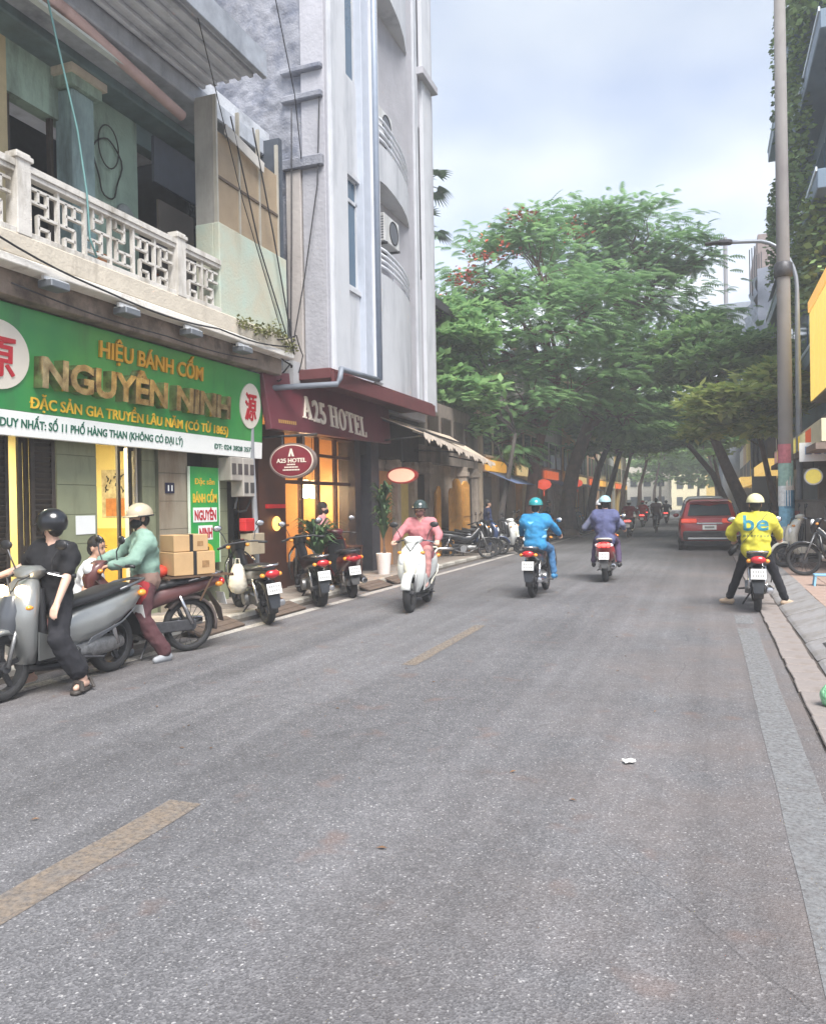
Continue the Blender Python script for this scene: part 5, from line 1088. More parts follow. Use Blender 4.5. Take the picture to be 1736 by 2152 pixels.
def scooter(label,loc,rotz,col,acc=None,cat='scooter',name='scooter',R=.265,w=.1,lit=False,tail_lit=False,group=None,lean=0.,seatcol=None,stand=False,rearlamp=None,hl=.74):
    t=thing(name,label,cat,loc,rotz,group); t.rotation_euler=(0,lean,rotz); acc=acc or BLK; seat=seatcol or BLK; fy,ry=.64,-.62
    f=wheel(t,fy,R,w); wheel(t,ry,R,w*1.12); fender(t,fy,R,.15,15,165,col)
    fk=M()
    for s in (-1,1): fk.tube([(s*.075,fy,R),(s*.075,fy-.13,R+.4)],.019,6)
    fk.build('fork',STL,t,smooth=True)
    L3(t,'leg_shield',[(.27,.33,.45,.09),(.38,.36,.5,.16),(.52,.39,.56,.205),(.68,.38,.585,.215),(.82,.34,.56,.20),(.92,.30,.50,.15),(.99,.28,.43,.10)],col,'z')
    L3(t,'nose_panel',[(.50,.5,.60,.06),(.62,.5,.63,.10),(.74,.5,.615,.11),(.86,.45,.565,.07)],acc,'z')
    for s in (-1,1):
        M().ell((s*.115,.535-(hl-.74)*.12,hl),(.065,.05,.085 if hl<.8 else .05),12,7).build('headlight',mat('lit_headlight',(.95,.9,.8),.3,emit=(1,.72,.36),es=3) if lit else LENS,t,smooth=True)
        M().ell((s*.17,.50 if hl>.8 else .49,.86 if hl<.8 else .76),(.04,.04,.025),10,5).build('indicator',AMBER,t,smooth=True)
        M().add([(s*.165,.40,.30),(s*.215,.44,.55),(s*.20,.30,.5),(s*.17,-.05,.33),(s*.15,-.05,.30)],[(0,1,2,3,4)]).build('side_panel',col,t).modifiers.new('t','SOLIDIFY').thickness=.012
    L3(t,'inner_shield',[(.3,.28,.36,.15),(.6,.29,.40,.19),(.9,.26,.36,.13)],BLK,'z')
    bars(t,.30,1.03,col,None)
    M().tube([(-.1,.33,1.04),(-.06,.5,.98),(.02,.52,.86),(.05,.47,.7)],.007,5).tube([(.12,.33,1.04),(.1,.47,1.0),(.0,.53,.88)],.007,5).build('cable',BLK,t)
    L3(t,'lower_cowl',[(.42,.2,.27,.08),(.2,.17,.25,.13),(-.1,.17,.25,.14),(-.3,.19,.27,.1)],BLK)
    L3(t,'floorboard',[(.36,.25,.33,.14),(.2,.24,.31,.155),(-.05,.24,.31,.155),(-.12,.24,.34,.12)],BLK)
    L3(t,'rear_body',[(.0,.36,.60,.07),(-.12,.33,.68,.13),(-.35,.37,.73,.18),(-.6,.46,.76,.185),(-.85,.58,.80,.14),(-1.02,.68,.80,.07)],col)
    for s in (-1,1): M().add([(s*.175,-.2,.40),(s*.192,-.6,.50),(s*.165,-.8,.60),(s*.186,-.55,.47),(s*.17,-.15,.34)],[(0,1,2,3,4)]).build('trim',acc,t).modifiers.new('t','SOLIDIFY').thickness=.014
    L3(t,'seat',[(.05,.66,.71,.07),(-.1,.68,.775,.13),(-.35,.71,.80,.155),(-.55,.745,.845,.15),(-.8,.78,.85,.11),(-.86,.79,.83,.06)],seat)
    M().tube([(-.13,-.62,.79),(-.14,-.85,.84),(-.09,-1.02,.86),(.09,-1.02,.86),(.14,-.85,.84),(.13,-.62,.79)],.016,6).build('grab_rail',acc if acc is not BLK else DST,t,smooth=True)
    tl=M().ell((0,-.985,.735),(.14,.045,.055),14,7).build('tail_light',mat('lit_tail',(.6,.03,.03),.3,emit=(1,.06,.05),es=.9) if tail_lit else TLIGHT,t,smooth=True)
    for s in (-1,1): M().ell((s*.13,-.93,.73),(.045,.05,.035),10,6).build('rear_indicator',rearlamp or AMBER,t,smooth=True)
    M().loft([ring((0,-.84,.58),(1,0,0),(0,.4,.9),.075,.02,10),ring((0,-.95,.42),(1,0,0),(0,.4,.9),.085,.02,10),ring((0,-.99,.30),(1,0,0),(0,.4,.9),.06,.012,10)]).build('mud_flap',BLK,t,smooth=True,sharp=40)
    plate(t,-1.0,.53)
    L3(t,'engine',[(-.1,.2,.36,.09),(-.3,.18,.4,.12),(-.55,.2,.38,.13),(-.72,.22,.34,.09)],STL)
    ex=M().lathe([(.03,.25),(.055,.2),(.06,-.15),(.05,-.28),(.02,-.29)],(.17,-.62,.33),'y',14); ex.tube([(.1,-.1,.22),(.15,-.3,.24),(.17,-.4,.32)],.02,6).build('exhaust',DST,t,smooth=True,sharp=50); M().lathe([(.03,-.30),(.048,-.296),(.048,-.27),(.03,-.27)],(.17,-.62,.33),'y',14,True).build('exhaust_tip',CHR,t)
    M().tube([(-.11,-.6,.28),(-.1,-.5,.62)],.025,7).build('shock_absorber',CHR,t,smooth=True)
    m=M()
    if stand: m.tube([(-.08,-.2,.24),(-.14,-.3,.02)],.012,5).tube([(.08,-.2,.24),(.14,-.3,.02)],.012,5).tube([(-.16,-.31,.015),(.16,-.31,.015)],.012,5)
    else: m.tube([(-.1,-.1,.24),(-.17,-.35,.2)],.012,5)
    m.build('stand',DST,t); return t
def underbone(label,loc,rotz,col,seatcol=None,acc=None,cat='motorbike',name='motorbike',R=.29,w=.075,rack=False,style='wire',group=None,lean=0.,legs=True,tyre_w=None,rim=None,tail_lit=False):
    t=thing(name,label,cat,loc,rotz,group); t.rotation_euler=(0,lean,rotz); acc=acc or col; fy,ry=.62,-.60
    wheel(t,fy,R,w,style,rim); wheel(t,ry,R,(tyre_w or w*1.1),style,rim); fender(t,fy,R,.12,25,150,col); fender(t,ry,R,.14,40,195,acc,.035)
    fk=M()
    for s in (-1,1): fk.tube([(s*.07,fy,R),(s*.07,fy-.2,R+.5)],.02,7)
    fk.build('fork',STL,t,smooth=True)
    L3(t,'main_body',[(.46,.80,.94,.06),(.36,.62,.92,.085),(.15,.48,.68,.075),(-.05,.46,.66,.085),(-.25,.52,.73,.13),(-.55,.60,.76,.135),(-.82,.67,.80,.10),(-1.0,.72,.80,.05)],col)
    if legs:
        for s in (-1,1): M().loft([[(s*.09,.42,.86),(s*.11,.44,.86),(s*.11,.42,.84),(s*.09,.4,.84)],[(s*.2,.36,.74),(s*.22,.38,.74),(s*.22,.34,.72),(s*.2,.33,.72)],[(s*.235,.34,.52),(s*.25,.36,.52),(s*.25,.31,.5),(s*.235,.3,.5)],[(s*.21,.28,.33),(s*.225,.29,.33),(s*.225,.25,.32),(s*.21,.24,.32)]]).build('leg_shield',acc,t,smooth=True)
    L3(t,'front_cowl',[(.78,.42,.5,.07),(.88,.36,.52,.10),(.99,.32,.47,.12),(1.05,.28,.40,.08)],col,'z')
    M().ell((0,.47,.97),(.09,.045,.065),12,7).build('headlight',LENS,t,smooth=True)
    for s in (-1,1): M().ell((s*.14,.4,.95),(.035,.03,.025),8,5).build('indicator',AMBER,t,smooth=True)
    bars(t,.27,1.02,acc,None,nac=False)
    M().tube([(-.1,.27,1.03),(-.08,.42,1.02),(-.02,.46,.9),(.04,.42,.72)],.007,5).tube([(.12,.27,1.03),(.1,.4,1.03),(.0,.47,.9)],.007,5).build('cable',BLK,t)
    L3(t,'seat',[(.08,.66,.70,.06),(-.08,.67,.755,.11),(-.35,.71,.80,.135),(-.6,.745,.83,.13),(-.88,.775,.83,.09)],seatcol or BLK)
    e=M(); e.lathe([(.0,.34),(.06,.33),(.065,.2),(.075,.16),(.075,.05),(.05,.0)],(0,.0,.33),'y',12); e.ell((0,-.08,.30),(.13,.16,.12),14,8); e.lathe([(.0,-.15),(.09,-.15),(.10,-.1),(.10,.1),(.09,.15),(.0,.15)],(0,-.1,.29),'x',16)
    e.build('engine',STL,t,smooth=True,sharp=50)
    for z in (.24,.28,.32): pass
    ex=M().tube([(.06,.22,.26),(.12,.05,.18),(.14,-.2,.22),(.145,-.35,.27)],.018,7); ex.lathe([(.02,.12),(.045,.08),(.052,-.25),(.045,-.33),(.02,-.335)],(.15,-.5,.31),'y',14).build('exhaust',CHR,t,smooth=True,sharp=50)
    m=M()
    for s in (-1,1): m.bar((s*.085,-.15,.33),(s*.085,ry,R),.025,.05)
    m.box(-.1,-.07,-.62,-.15,.24,.36).build('swing_arm',DST,t,bevel=.01)
    for s in (-1,1):
        M().tube([(s*.1,ry,R+.02),(s*.1,-.45,.64)],.024,7).build('shock_absorber',CHR,t,smooth=True); M().tube([(s*.1,.0,.26),(s*.24,.0,.25)],.014,6).build('foot_peg',BLK,t)
        M().ell((s*.115,-.92,.72),(.035,.05,.03),8,5).build('rear_indicator',AMBER,t,smooth=True)
    M().ell((0,-.985,.74),(.1,.05,.055),12,7).build('tail_light',mat('lit_tail',(.6,.03,.03),.3,emit=(1,.06,.05),es=.9) if tail_lit else TLIGHT,t,smooth=True)
    M().loft([ring((0,-.85,.62),(1,0,0),(0,.4,.9),.065,.02,10),ring((0,-.96,.45),(1,0,0),(0,.4,.9),.085,.02,10),ring((0,-1.0,.30),(1,0,0),(0,.4,.9),.06,.012,10)]).build('mud_flap',acc,t,smooth=True,sharp=40)
    plate(t,-1.005,.55)
    M().tube([(-.12,-.55,.78),(-.13,-.85,.84),(-.08,-.98,.85),(.08,-.98,.85),(.13,-.85,.84),(.12,-.55,.78)],.014,6).build('grab_rail',CHR,t,smooth=True)
    M().tube([(-.08,-.1,.2),(-.18,.02,.02)],.013,5).build('stand',DST,t)
    if rack:
        m=M()
        for x in (-.2,-.07,.07,.2): m.bar((x,-.3,.83),(x,-1.05,.83),.02)
        for y in (-.3,-.65,-1.05): m.bar((-.2,y,.815),(.2,y,.815),.02)
        for s in (-1,1): m.bar((s*.2,-.8,.82),(s*.1,-.7,.55),.018)
        m.build('rack',mat('brown_wood_rack','#5c4634',.8,var=.2),t)
    return t
PAINT=lambda n,c,**k: mat('paint_'+n,c,k.pop('rough',.28),k.pop('metal',0.),var=.06,coat=.6,**k)
SILV=PAINT('silver','#969896',metal=.55,rough=.32); WHT=PAINT('white','#d5d7d4'); REDP=PAINT('red','#8a1420'); BLKP=PAINT('black','#141518'); REDC=PAINT('cub_red','#7c2028',rough=.45); CRM=PAINT('cream','#d9d6c6'); BLUP=PAINT('blue','#2a3a5c'); MARP=PAINT('maroon','#5c0f1c'); GRYP=PAINT('grey','#4a4d52'); BRT=PAINT('bright_red','#b01c1c')
# riders' machines (those half on the kerb are pitched up by it)
B_SILV = scooter('silver grey scooter with glowing headlight at the left picture edge',(-5.43,5.46,0),pi,SILV,GRYP,R=.28,w=.1,lit=True,hl=.90)
B_CUB  = underbone('old red step-through motorbike carrying taped cardboard boxes',(-5.62,6.66,0),rad(153),PAINT('cub_brown','#5c3432',rough=.5),BLK,mat('brown_grey','#5f544f',.6),R=.29,rack=True)
B_BAG  = underbone('black step-through motorbike with a plastic bag on its hook',(-5.98,9.52,.0),rad(50),BLKP,style='cast',R=.285,w=.085,legs=True,lean=rad(-6))
B_FAT  = underbone('black motorbike with fat rear tyre and white plate before the hotel',(-6.08,11.42,.0),rad(42),BLKP,style='cast',R=.30,w=.1,tyre_w=.15,lean=rad(-5))
B_RED  = scooter('dark red scooter parked with its tail to the road by the hotel',(-6.06,12.65,.0),rad(38),MARP,BLK,R=.25,lean=rad(-5),stand=True)
for b_ in (B_BAG,B_FAT,B_RED): b_.rotation_euler.x=rad(4.2); b_.location.z=.045
B_PINK = scooter('white scooter ridden towards the camera by the rider in pink',(-4.15,11.3,0),pi+rad(8),WHT,CRM,R=.275)
B_BLUE = underbone('dark motorbike ridden away by the rider in the blue vest',(-2.72,13.45,0),rad(1),BLKP,style='cast',w=.085,tail_lit=False)
B_PURP = scooter('bright red scooter carrying two riders in purple jackets',(-1.9,16.3,0),rad(3),BRT,CRM,R=.25,tail_lit=True,rearlamp=LENS)
B_BE   = underbone('black motorbike under the rider in the yellow jacket',(.66,12.5,0),rad(-1),BLKP,style='cast',w=.085)
B_VESP = scooter('cream white scooter parked nose to the road on the right pavement',(2.12,17.9,.15),rad(97),CRM,CRM,R=.25,stand=True)
B_RBLK = underbone('black spoked motorbike parked at the right picture edge',(2.27,15.85,.15),rad(84),BLKP,R=.30,w=.08)
B_F1 = scooter('white and dark scooter ridden away further down the road',(-3.2,35.9,0),0,WHT,BLK,tail_lit=True)
B_F2 = scooter('red scooter with glowing tail light far down the road',(-3.68,50.4,0),0,BRT,BRT,tail_lit=True)
B_F3 = scooter('black scooter ridden away right of the cyclist',(-2.68,58.6,0),0,BLKP,BLK,tail_lit=True)
# rows of parked machines on the left pavement
B_P1 = underbone('black parked motorbike with wire wheels nearest the ochre doors',(-6.35,21.2,.02),rad(-62),BLKP,w=.075,lean=rad(-5))
B_P2 = scooter('black scooter parked beside the ochre doors',(-6.5,22.3,.02),rad(-70),BLKP,BLK,lean=rad(-5),stand=True)
B_P3 = scooter('white scooter parked nose to the road under the trees',(-5.95,24.0,.02),rad(-115),WHT,CRM,lean=rad(5),stand=True)
G_='dark scooters parked along the left pavement'
pp=[(-6.5,23.2,-75,'blue scooter parked behind the white scooter',BLUP),(-6.6,25.2,-70,'grey scooter parked left of the reddish trunk',GRYP),(-6.5,27.2,-72,'black scooter parked just before the reddish trunk',BLKP),(-6.7,31.6,-70,'black scooter parked right of the reddish trunk',BLKP),(-6.5,33.0,-75,'dark red scooter parked before the thick trunk',MARP),(-6.6,38.0,-70,'black scooter parked beyond the thick trunk',BLKP),(-6.4,39.4,-75,'grey scooter parked beyond the thick trunk',GRYP),(-6.5,41.0,-72,'blue scooter parked before the white columns',BLUP)]
protos={}
for x,y,a,l,c in pp:
    if c.name not in protos:
        protos[c.name]=scooter(l,(x,y,.02),rad(a),c,BLK,group=G_,lean=rad(-4),stand=True)
    else:
        o=copy_tree(protos[c.name],None,l,G_); o.location=(x,y,.02); o.rotation_euler=(0,rad(-4),rad(a))
G2='machines parked along the right pavement'
for i,(x,y,a,l,c) in enumerate([(2.1,22.6,80,'black scooter parked behind the grey cabinet',BLKP),(2.2,24.4,85,'dark red scooter parked right of the red car',MARP),(2.1,26.2,80,'grey scooter parked below the yellowish tree',GRYP)]):
    o=copy_tree(protos[c.name],None,l,G2); o.location=(x,y,.14); o.rotation_euler=(0,0,rad(a))
# bicycle of the far cyclist
def bicycle(label,loc,rotz):
    t=thing('bicycle',label,'bicycle',loc,rotz); wheel(t,.52,.33,.04,'wire',CHR); wheel(t,-.52,.33,.04,'wire',CHR)
    M().tube([(0,.52,.33),(0,.42,.75),(0,.40,.92)],.015,6).tube([(0,.42,.72),(0,-.05,.3),(0,-.2,.8)],.017,6).tube([(0,.42,.75),(0,-.17,.72)],.016,6).tube([(.03,-.52,.33),(0,-.17,.7)],.01,5).tube([(.03,-.52,.33),(0,-.05,.3)],.01,5).build('frame',DST,t,smooth=True)
    M().tube([(-.28,.3,.98),(-.1,.4,.96),(.1,.4,.96),(.28,.3,.98)],.013,6).build('handlebar',CHR,t); L3(t,'saddle',[(-.05,.82,.86,.03),(-.2,.82,.88,.07),(-.32,.82,.88,.09)],BLK)
    M().tube([(-.12,-.05,.3),(.12,-.05,.3)],.012,5).build('crank',STL,t); return t
B_CYC=bicycle('dark bicycle of the far cyclist',(-2.37,41.2,0),0)
# ---------------------------------------------------------------- cars
def car(label,loc,rotz,col,name='parked_car',cat='car',group=None,h=1.62,hw=.90,ln=4.3,suv=True):
    t=thing(name,label,cat,loc,rotz,group); L2=ln/2
    def sec(y,zb,zs,w,wt):   # half section mirrored: sill, waist, shoulder
        return [(-w*.92,y,zb),(-w,y,zb+.18),(-w,y,zs-.18),(-w*.97,y,zs-.05),(-wt,y,zs),(0,y,zs+.02),(wt,y,zs),(w*.97,y,zs-.05),(w,y,zs-.18),(w,y,zb+.18),(w*.92,y,zb),(0,y,zb-.02)]
    st=[(-L2,.42,.78,hw*.80,hw*.7),(-L2+.05,.32,.98,hw*.93,hw*.85),(-L2+.35,.28,1.03,hw,hw*.92),(-L2+1.0,.25,1.02,hw,hw*.93),(0,.25,1.0,hw,hw*.93),(L2-1.3,.25,.98,hw,hw*.92),(L2-.6,.27,.92,hw*.98,hw*.85),(L2-.2,.3,.82,hw*.92,hw*.75),(L2,.4,.66,hw*.75,hw*.6)]
    M().loft([sec(*s) for s in st]).build('body',col,t,smooth=True,sharp=35)
    def roof(y,z,w,zb=.98,wb=None): wb=wb or hw*.93; return [(-wb,y,zb),(-w,y,z-.08),(-w*.86,y,z),(0,y,z+.025),(w*.86,y,z),(w,y,z-.08),(wb,y,zb)]
    rf=[(-L2+.12,1.06,hw*.86),(-L2+.42,h-.06,hw*.74),(-L2+.8,h,hw*.75),(.1,h,hw*.75),(.55,h-.05,hw*.74),(1.15,1.06,hw*.86)]
    M().loft([roof(*r) for r in rf]).build('roof',col,t,smooth=True,sharp=30)
    # glass: rear window, sides, windscreen
    y0=-L2+.13; rg=M().add([(-hw*.70,y0-.015,1.09),(hw*.70,y0-.015,1.09),(hw*.62,y0+.25,h-.17),(-hw*.62,y0+.25,h-.17)],[(0,1,2,3)]).build('rear_window',GLASS,t); rg.modifiers.new('t','SOLIDIFY').thickness=.02; rg.location=(0,-.03,.01)
    M().loft([ring((0,-L2+.36,h-.02),(1,0,0),(0,.3,.9),hw*.66,.02,10),ring((0,-L2+.2,h-.035),(1,0,0),(0,.3,.9),hw*.6,.015,10)]).build('spoiler',col,t,smooth=True,sharp=40)
    for s in (-1,1):
        for a,b in ((-L2+.62,-.62),(-.56,.28),(.34,.9)):
            k=lambda y: h-.13 if y<.5 else 1.25
            g=M().add([(s*hw*.945,a,1.05),(s*hw*.945,b,1.05),(s*hw*.79,min(b,.55),k(b)),(s*hw*.79,a+.06,k(a))],[(0,1,2,3)]).build('side_window',GLASS,t); g.modifiers.new('t','SOLIDIFY').thickness=.03
        tl=M().box(s*hw*.66-.23,s*hw*.66+.23,-L2-.02,-L2+.1,.86,1.0).build('tail_light',mat('car_tail_lens',(.6,.05,.03),.2,coat=.5,emit=(1,.12,.05),es=.07),t,bevel=.03)
        M().box(s*hw*.60-.2,s*hw*.60+.1,-L2-.014,-L2+.05,.5,.56).build('reflector',TLIGHT,t,bevel=.01)
        mr=M().ell((s*(hw+.1),.95,1.06),(.1,.06,.07),12,6).build('door_mirror',col,t,smooth=True)
        for y in (-L2+.82,L2-.85):
            w=M(); w.lathe([(.0,-.09),(.2,-.09),(.22,-.05),(.22,.09),(.0,.09)],axis='x',n=20); o=w.build('wheel',STL,t); o.location=(s*(hw-.11),y,.34)
            M().lathe([(.21,-.11),(.31,-.115),(.34,-.08),(.34,.08),(.31,.115),(.21,.11)],axis='x',n=26,closed=True).build('tyre',RUB,o,smooth=True)
            arch=M().lathe([(.36,-.03),(.40,-.03),(.40,.03),(.36,.03)],axis='x',n=24,closed=True).build('wheel_arch',BLK,t); arch.location=(s*(hw-.02),y,.36)
    M().box(-hw*.86,hw*.86,-L2-.05,-L2+.1,.34,.62).build('rear_bumper',BLK,t,bevel=.04); M().box(-hw*.7,hw*.7,-L2-.06,-L2+.02,.36,.42).build('bumper_trim',CHR,t,bevel=.01)
    M().box(-hw*.42,hw*.42,-L2-.03,-L2+.03,.83,.88).build('chrome_bar',CHR,t,bevel=.01)
    M().box(-.2,.2,-L2-.045,-L2-.02,.66,.80).build('number_plate',PLATE,t); M().box(-.14,.14,-L2-.048,-L2-.045,.70,.76).build('plate_marks',mat('plate_ink','#8a8a88',.6),t)
    M().box(-hw*.8,hw*.8,-L2+.2,L2-.3,.16,.30).build('underbody',BLK,t)
    return t
car('red hatchback SUV parked at the right kerb seen from behind',(.02,28.0,0),rad(1.5),PAINT('car_red','#8f1a1c'),h=1.6)
car('white SUV parked directly in front of the red car',(-.1,33.2,0),rad(1),PAINT('car_white','#d0d2d4'),h=1.72,hw=.92)
car('silver car parked third in line at the right kerb',(-.1,39,0),0,PAINT('car_silver','#9a9fa6',metal=.4),h=1.5)
fc=car('pale far car coming up the road',(-4.6,72,0),pi,PAINT('car_pale','#c4c8cc'),h=1.55,name='car')
car('white far car parked on the left side',(-5.0,84,0),0,PAINT('car_white','#d0d2d4'),h=1.55)
# ---------------------------------------------------------------- people (local +Y is where the hips face)
def ik(a,b,l1,l2,pole):
    a=V(a);b=V(b);d=b-a;L=min(d.length,l1+l2-.004); d=d.normalized(); b2=a+d*L
    x=(l1*l1-l2*l2+L*L)/(2*L); h=sqrt(max(l1*l1-x*x,0)); p=V(pole); p=(p-d*p.dot(d)); p=p.normalized() if p.length>1e-6 else V((0,0,1))
    return a+d*x+p*h,b2
WR_TEX=bpy.data.textures.new('cloth_folds','CLOUDS'); WR_TEX.noise_scale=.085; WR_TEX.noise_depth=2
def skinned(m,name,mt,par,vox,smooth=6,fold=0.):
    o=m.build(name,mt,par,smooth=True); r=o.modifiers.new('r','REMESH'); r.mode='VOXEL'; r.voxel_size=vox; r.use_smooth_shade=True
    s=o.modifiers.new('s','SMOOTH'); s.iterations=smooth; s.factor=.5
    if fold: d=o.modifiers.new('d','DISPLACE'); d.texture=WR_TEX; d.strength=fold; d.mid_level=.5; d.texture_coords='GLOBAL'
    return o
CL=lambda n,c,**k: mat('cloth_'+n,c,.85,var=.12,scale=7,bump=.25,bscale=160,**k)
def person(label,loc,rotz,pelvis,lean=10,side=0,twist=0,hands=None,feet=None,head=(0,0),top=None,legs=None,sleeve='long',shorts=False,shoe=None,helmet=None,hcol=None,mask=None,hair=True,skin=SKIN,vox=.013,scale=1.,long_top=0.,loose=0.,sw=.175,foot_dir=None,knee=(0,1,.15),elbow=None,bulk=1.,face=True,barefoot=False,hand_grip=True,foot_pitch=0.):
    t=thing('person',label,'person',loc,rotz,scale=scale); P0=V(pelvis)
    ty=V((sin(rad(side)),sin(rad(lean)),cos(rad(lean)))).normalized(); rt=V((cos(rad(twist)),sin(rad(twist)),0)); rt=(rt-ty*rt.dot(ty)).normalized(); fwd=ty.cross(rt)
    chest=P0+ty*.28; neck=P0+ty*.475; sh=[neck-ty*.055+rt*s*sw for s in (-1,1)]; hip=[P0+V((s*.09,0,-.02)) for s in (-1,1)]
    hc=neck+ty*.045+V((0,0,.10))+fwd*.03
    HM=Matrix.Translation(hc)@Matrix.Rotation(rad(head[0]+twist),4,'Z')@Matrix.Rotation(rad(head[1]),4,'X')
    hands=hands or [V((-.25,.1,.75)),V((.25,.1,.75))]; feet=feet or [V((-.1,0,.09)),V((.1,0,.09))]
    el=elbow or [(-.7,-.5,-.6),(.7,-.5,-.6)]; arms=[]; lg=[]
    for i in range(2):
        e,w=ik(sh[i],hands[i],.285,.245,el[i]); arms.append((sh[i],e,w)); kn=V(knee) if not isinstance(knee,list) else V(knee[i]); k,a=ik(hip[i],feet[i],.43,.42,kn+V(((-.18,.18)[i],0,0))); lg.append((hip[i],k,a))
    b=M(); hd=lambda p: HM@V(p); R3=HM.to_3x3()
    b.ell(hd((0,-.012,.03)),(.076,.096,.10),14,9,R3); b.ell(hd((0,.022,-.045)),(.058,.07,.078),12,8,R3); b.ell(hd((0,.083,-.02)),(.013,.02,.026),8,5,R3); b.ell(hd((0,.07,-.078)),(.026,.022,.012),8,5,R3)
    for s in (-1,1): b.ell(hd((s*.076,-.01,-.012)),(.012,.022,.032),8,5,R3)
    b.capsule(neck-ty*.06,hc-V((0,0,.05)),.058,.052)
    b.capsule(P0+V((-.05,0,.02)),P0+V((.05,0,.02)),.105,.105); b.capsule(P0+ty*.08,chest,.11,.125); b.capsule(chest-rt*.07,chest+rt*.07,.105,.105); b.capsule(sh[0],sh[1],.062,.062); b.capsule(chest,neck-ty*.02,.12,.075)
    for i,(a,e,w) in enumerate(arms):
        b.capsule(a,e,.05,.04); b.capsule(e,w,.041,.028)
        d=(w-e).normalized(); sd=d.cross(V((0,0,1))); sd=sd.normalized() if sd.length>1e-3 else V((1,0,0)); dn=sd.cross(d); pm=w+d*.05
        for q in (-1,0,1): b.capsule(w+sd*q*.014,pm+sd*q*.022,.020,.018,7,2)
        for f in range(4):
            o=pm+sd*(f-1.5)*.021+d*.012; l=(.034,.040,.037,.029)[f]
            c=.9 if hand_grip else .25; m1=o+(d*cos(c)-dn*sin(c))*l; m2=m1+(d*cos(c*2.1)-dn*sin(c*2.1))*l*.8; b.capsule(o,m1,.0105,.0095,6,2); b.capsule(m1,m2,.0095,.008,6,2)
        ts=1 if i==0 else -1; o=w+d*.02+sd*ts*.026; m1=o+(d*.7+sd*ts*.55-dn*.3).normalized()*.036; b.capsule(o,m1,.0125,.0105,6,2); b.capsule(m1,m1+(d*.9-dn*.4).normalized()*.028,.0105,.009,6,2)
    fd=foot_dir or [V((-.15,1,0)),V((.15,1,0))]; ft=[]
    for i,(a,k,n) in enumerate(lg):
        b.capsule(a,k,.082,.056); b.capsule(k,k.lerp(n,.4),.056,.054); b.capsule(k.lerp(n,.4),n,.054,.037); d=V(fd[i]).normalized(); d=(d+V((0,0,-foot_pitch))).normalized()
        heel=n+V((0,0,-.045))-d*.035; toe=n+V((0,0,-.058))+d*.125; b.capsule(heel,n+d*.05+V((0,0,-.04)),.036,.036); b.capsule(n+d*.04+V((0,0,-.045)),toe,.036,.026); ft.append((heel,toe,d))
    body=skinned(b,'body',skin,t,vox if vox>.011 else .0085,2)
    # clothes, grown over the same limbs
    q=M(); g=.022*bulk
    q.capsule(P0+ty*(.02-long_top)+V((-.055,0,0)),P0+ty*(.02-long_top)+V((.055,0,0)),.115+g,.115+g); q.capsule(P0+ty*(.02-long_top),chest,.12+g,.13+g); q.capsule(chest-rt*.075,chest+rt*.075,.112+g,.112+g); q.capsule(sh[0],sh[1],.068+g*.6,.068+g*.6); q.capsule(chest,neck-ty*.03,.125+g,.07+g*.4); q.capsule(sh[0]-ty*.07,sh[1]-ty*.07,.085+g,.085+g); q.capsule(P0+ty*.12-rt*.05,P0+ty*.12+rt*.05,.118+g,.118+g)
    for a,e,w in arms:
        if sleeve=='long': q.capsule(a,e,.058+g*.7,.05+g*.7); q.capsule(e,e.lerp(w,.93),.05+g*.7,.036+g*.7)
        elif sleeve=='short': q.capsule(a,a.lerp(e,.74),.056+g*.5,.056+g*.6)
    shirt=skinned(q,'jacket' if bulk>1.2 else 'shirt',top,t,max(vox,.016),12,.03)
    q=M(); q.capsule(P0+V((-.05,0,.03)),P0+V((.05,0,.03)),.118,.118)
    for a,k,n in lg:
        q.capsule(a,k,.094+loose*.5,.07+loose)
        if not shorts: q.capsule(k,k.lerp(n,.93),.07+loose,.058+loose)
        elif shorts=='capri': q.capsule(k,k.lerp(n,.74),.074+loose,.076+loose*1.3)
    skinned(q,'trousers',legs,t,max(vox,.013),4,.03)
    if shoe:
        for h_,to,d in ft:
            q=M(); q.capsule(h_,h_.lerp(to,.45)+V((0,0,.012)),.045,.043); q.capsule(h_.lerp(to,.35),to,.042,.034); q.capsule(h_+V((0,0,-.022)),to+V((0,0,-.008)),.034,.03); skinned(q,'shoe',shoe,t,.012,2)
    # head gear, hair, face
    def HO(m,name,mt,par=t,**k): m.xf(HM); return m.build(name,mt,par,**k)
    if hair and helmet is None:
        HO(M().ell((0,-.022,.045),(.084,.10,.096),16,10,None,-.35,1),'hair',HAIR,smooth=True); HO(M().ell((0,-.06,-.01),(.07,.062,.085),12,8),'hair_back',HAIR,smooth=True)
    if helmet=='bun': HO(M().ell((0,-.022,.045),(.086,.10,.096),16,10,None,-.35,1),'hair',HAIR,smooth=True); HO(M().ell((0,-.05,-.03),(.075,.065,.12),12,8),'hair_back',HAIR,smooth=True)
    if helmet in ('half','full'):
        z0=-.12 if helmet=='half' else -.62
        hs_=HO(M().ell((0,-.012,.035),(.122,.142,.125),22,12,None,z0,1),'helmet',hcol,smooth=True,sharp=60)
        v=M(); n=8; vs=[]
        for i in range(n+1):
            a=rad(25+130*i/n); vs+=[(.118*cos(a),.138*sin(a)-.012,.035),(.128*cos(a),.178*sin(a)-.012,.022)]
        v.add(vs,[(2*i,2*i+1,2*i+3,2*i+2) for i in range(n)]); o=HO(v,'visor',hcol if helmet=='half' else BLK,hs_); o.modifiers.new('t','SOLIDIFY').thickness=.008
        HO(M().lathe([(.124,.012),(.128,.018),(.126,.028)],(0,-.012,.0),'z',22).xf(Matrix.Diagonal((1,1.16,1,1))),'rim_band',BLK,hs_,smooth=True) if helmet=='half' else None
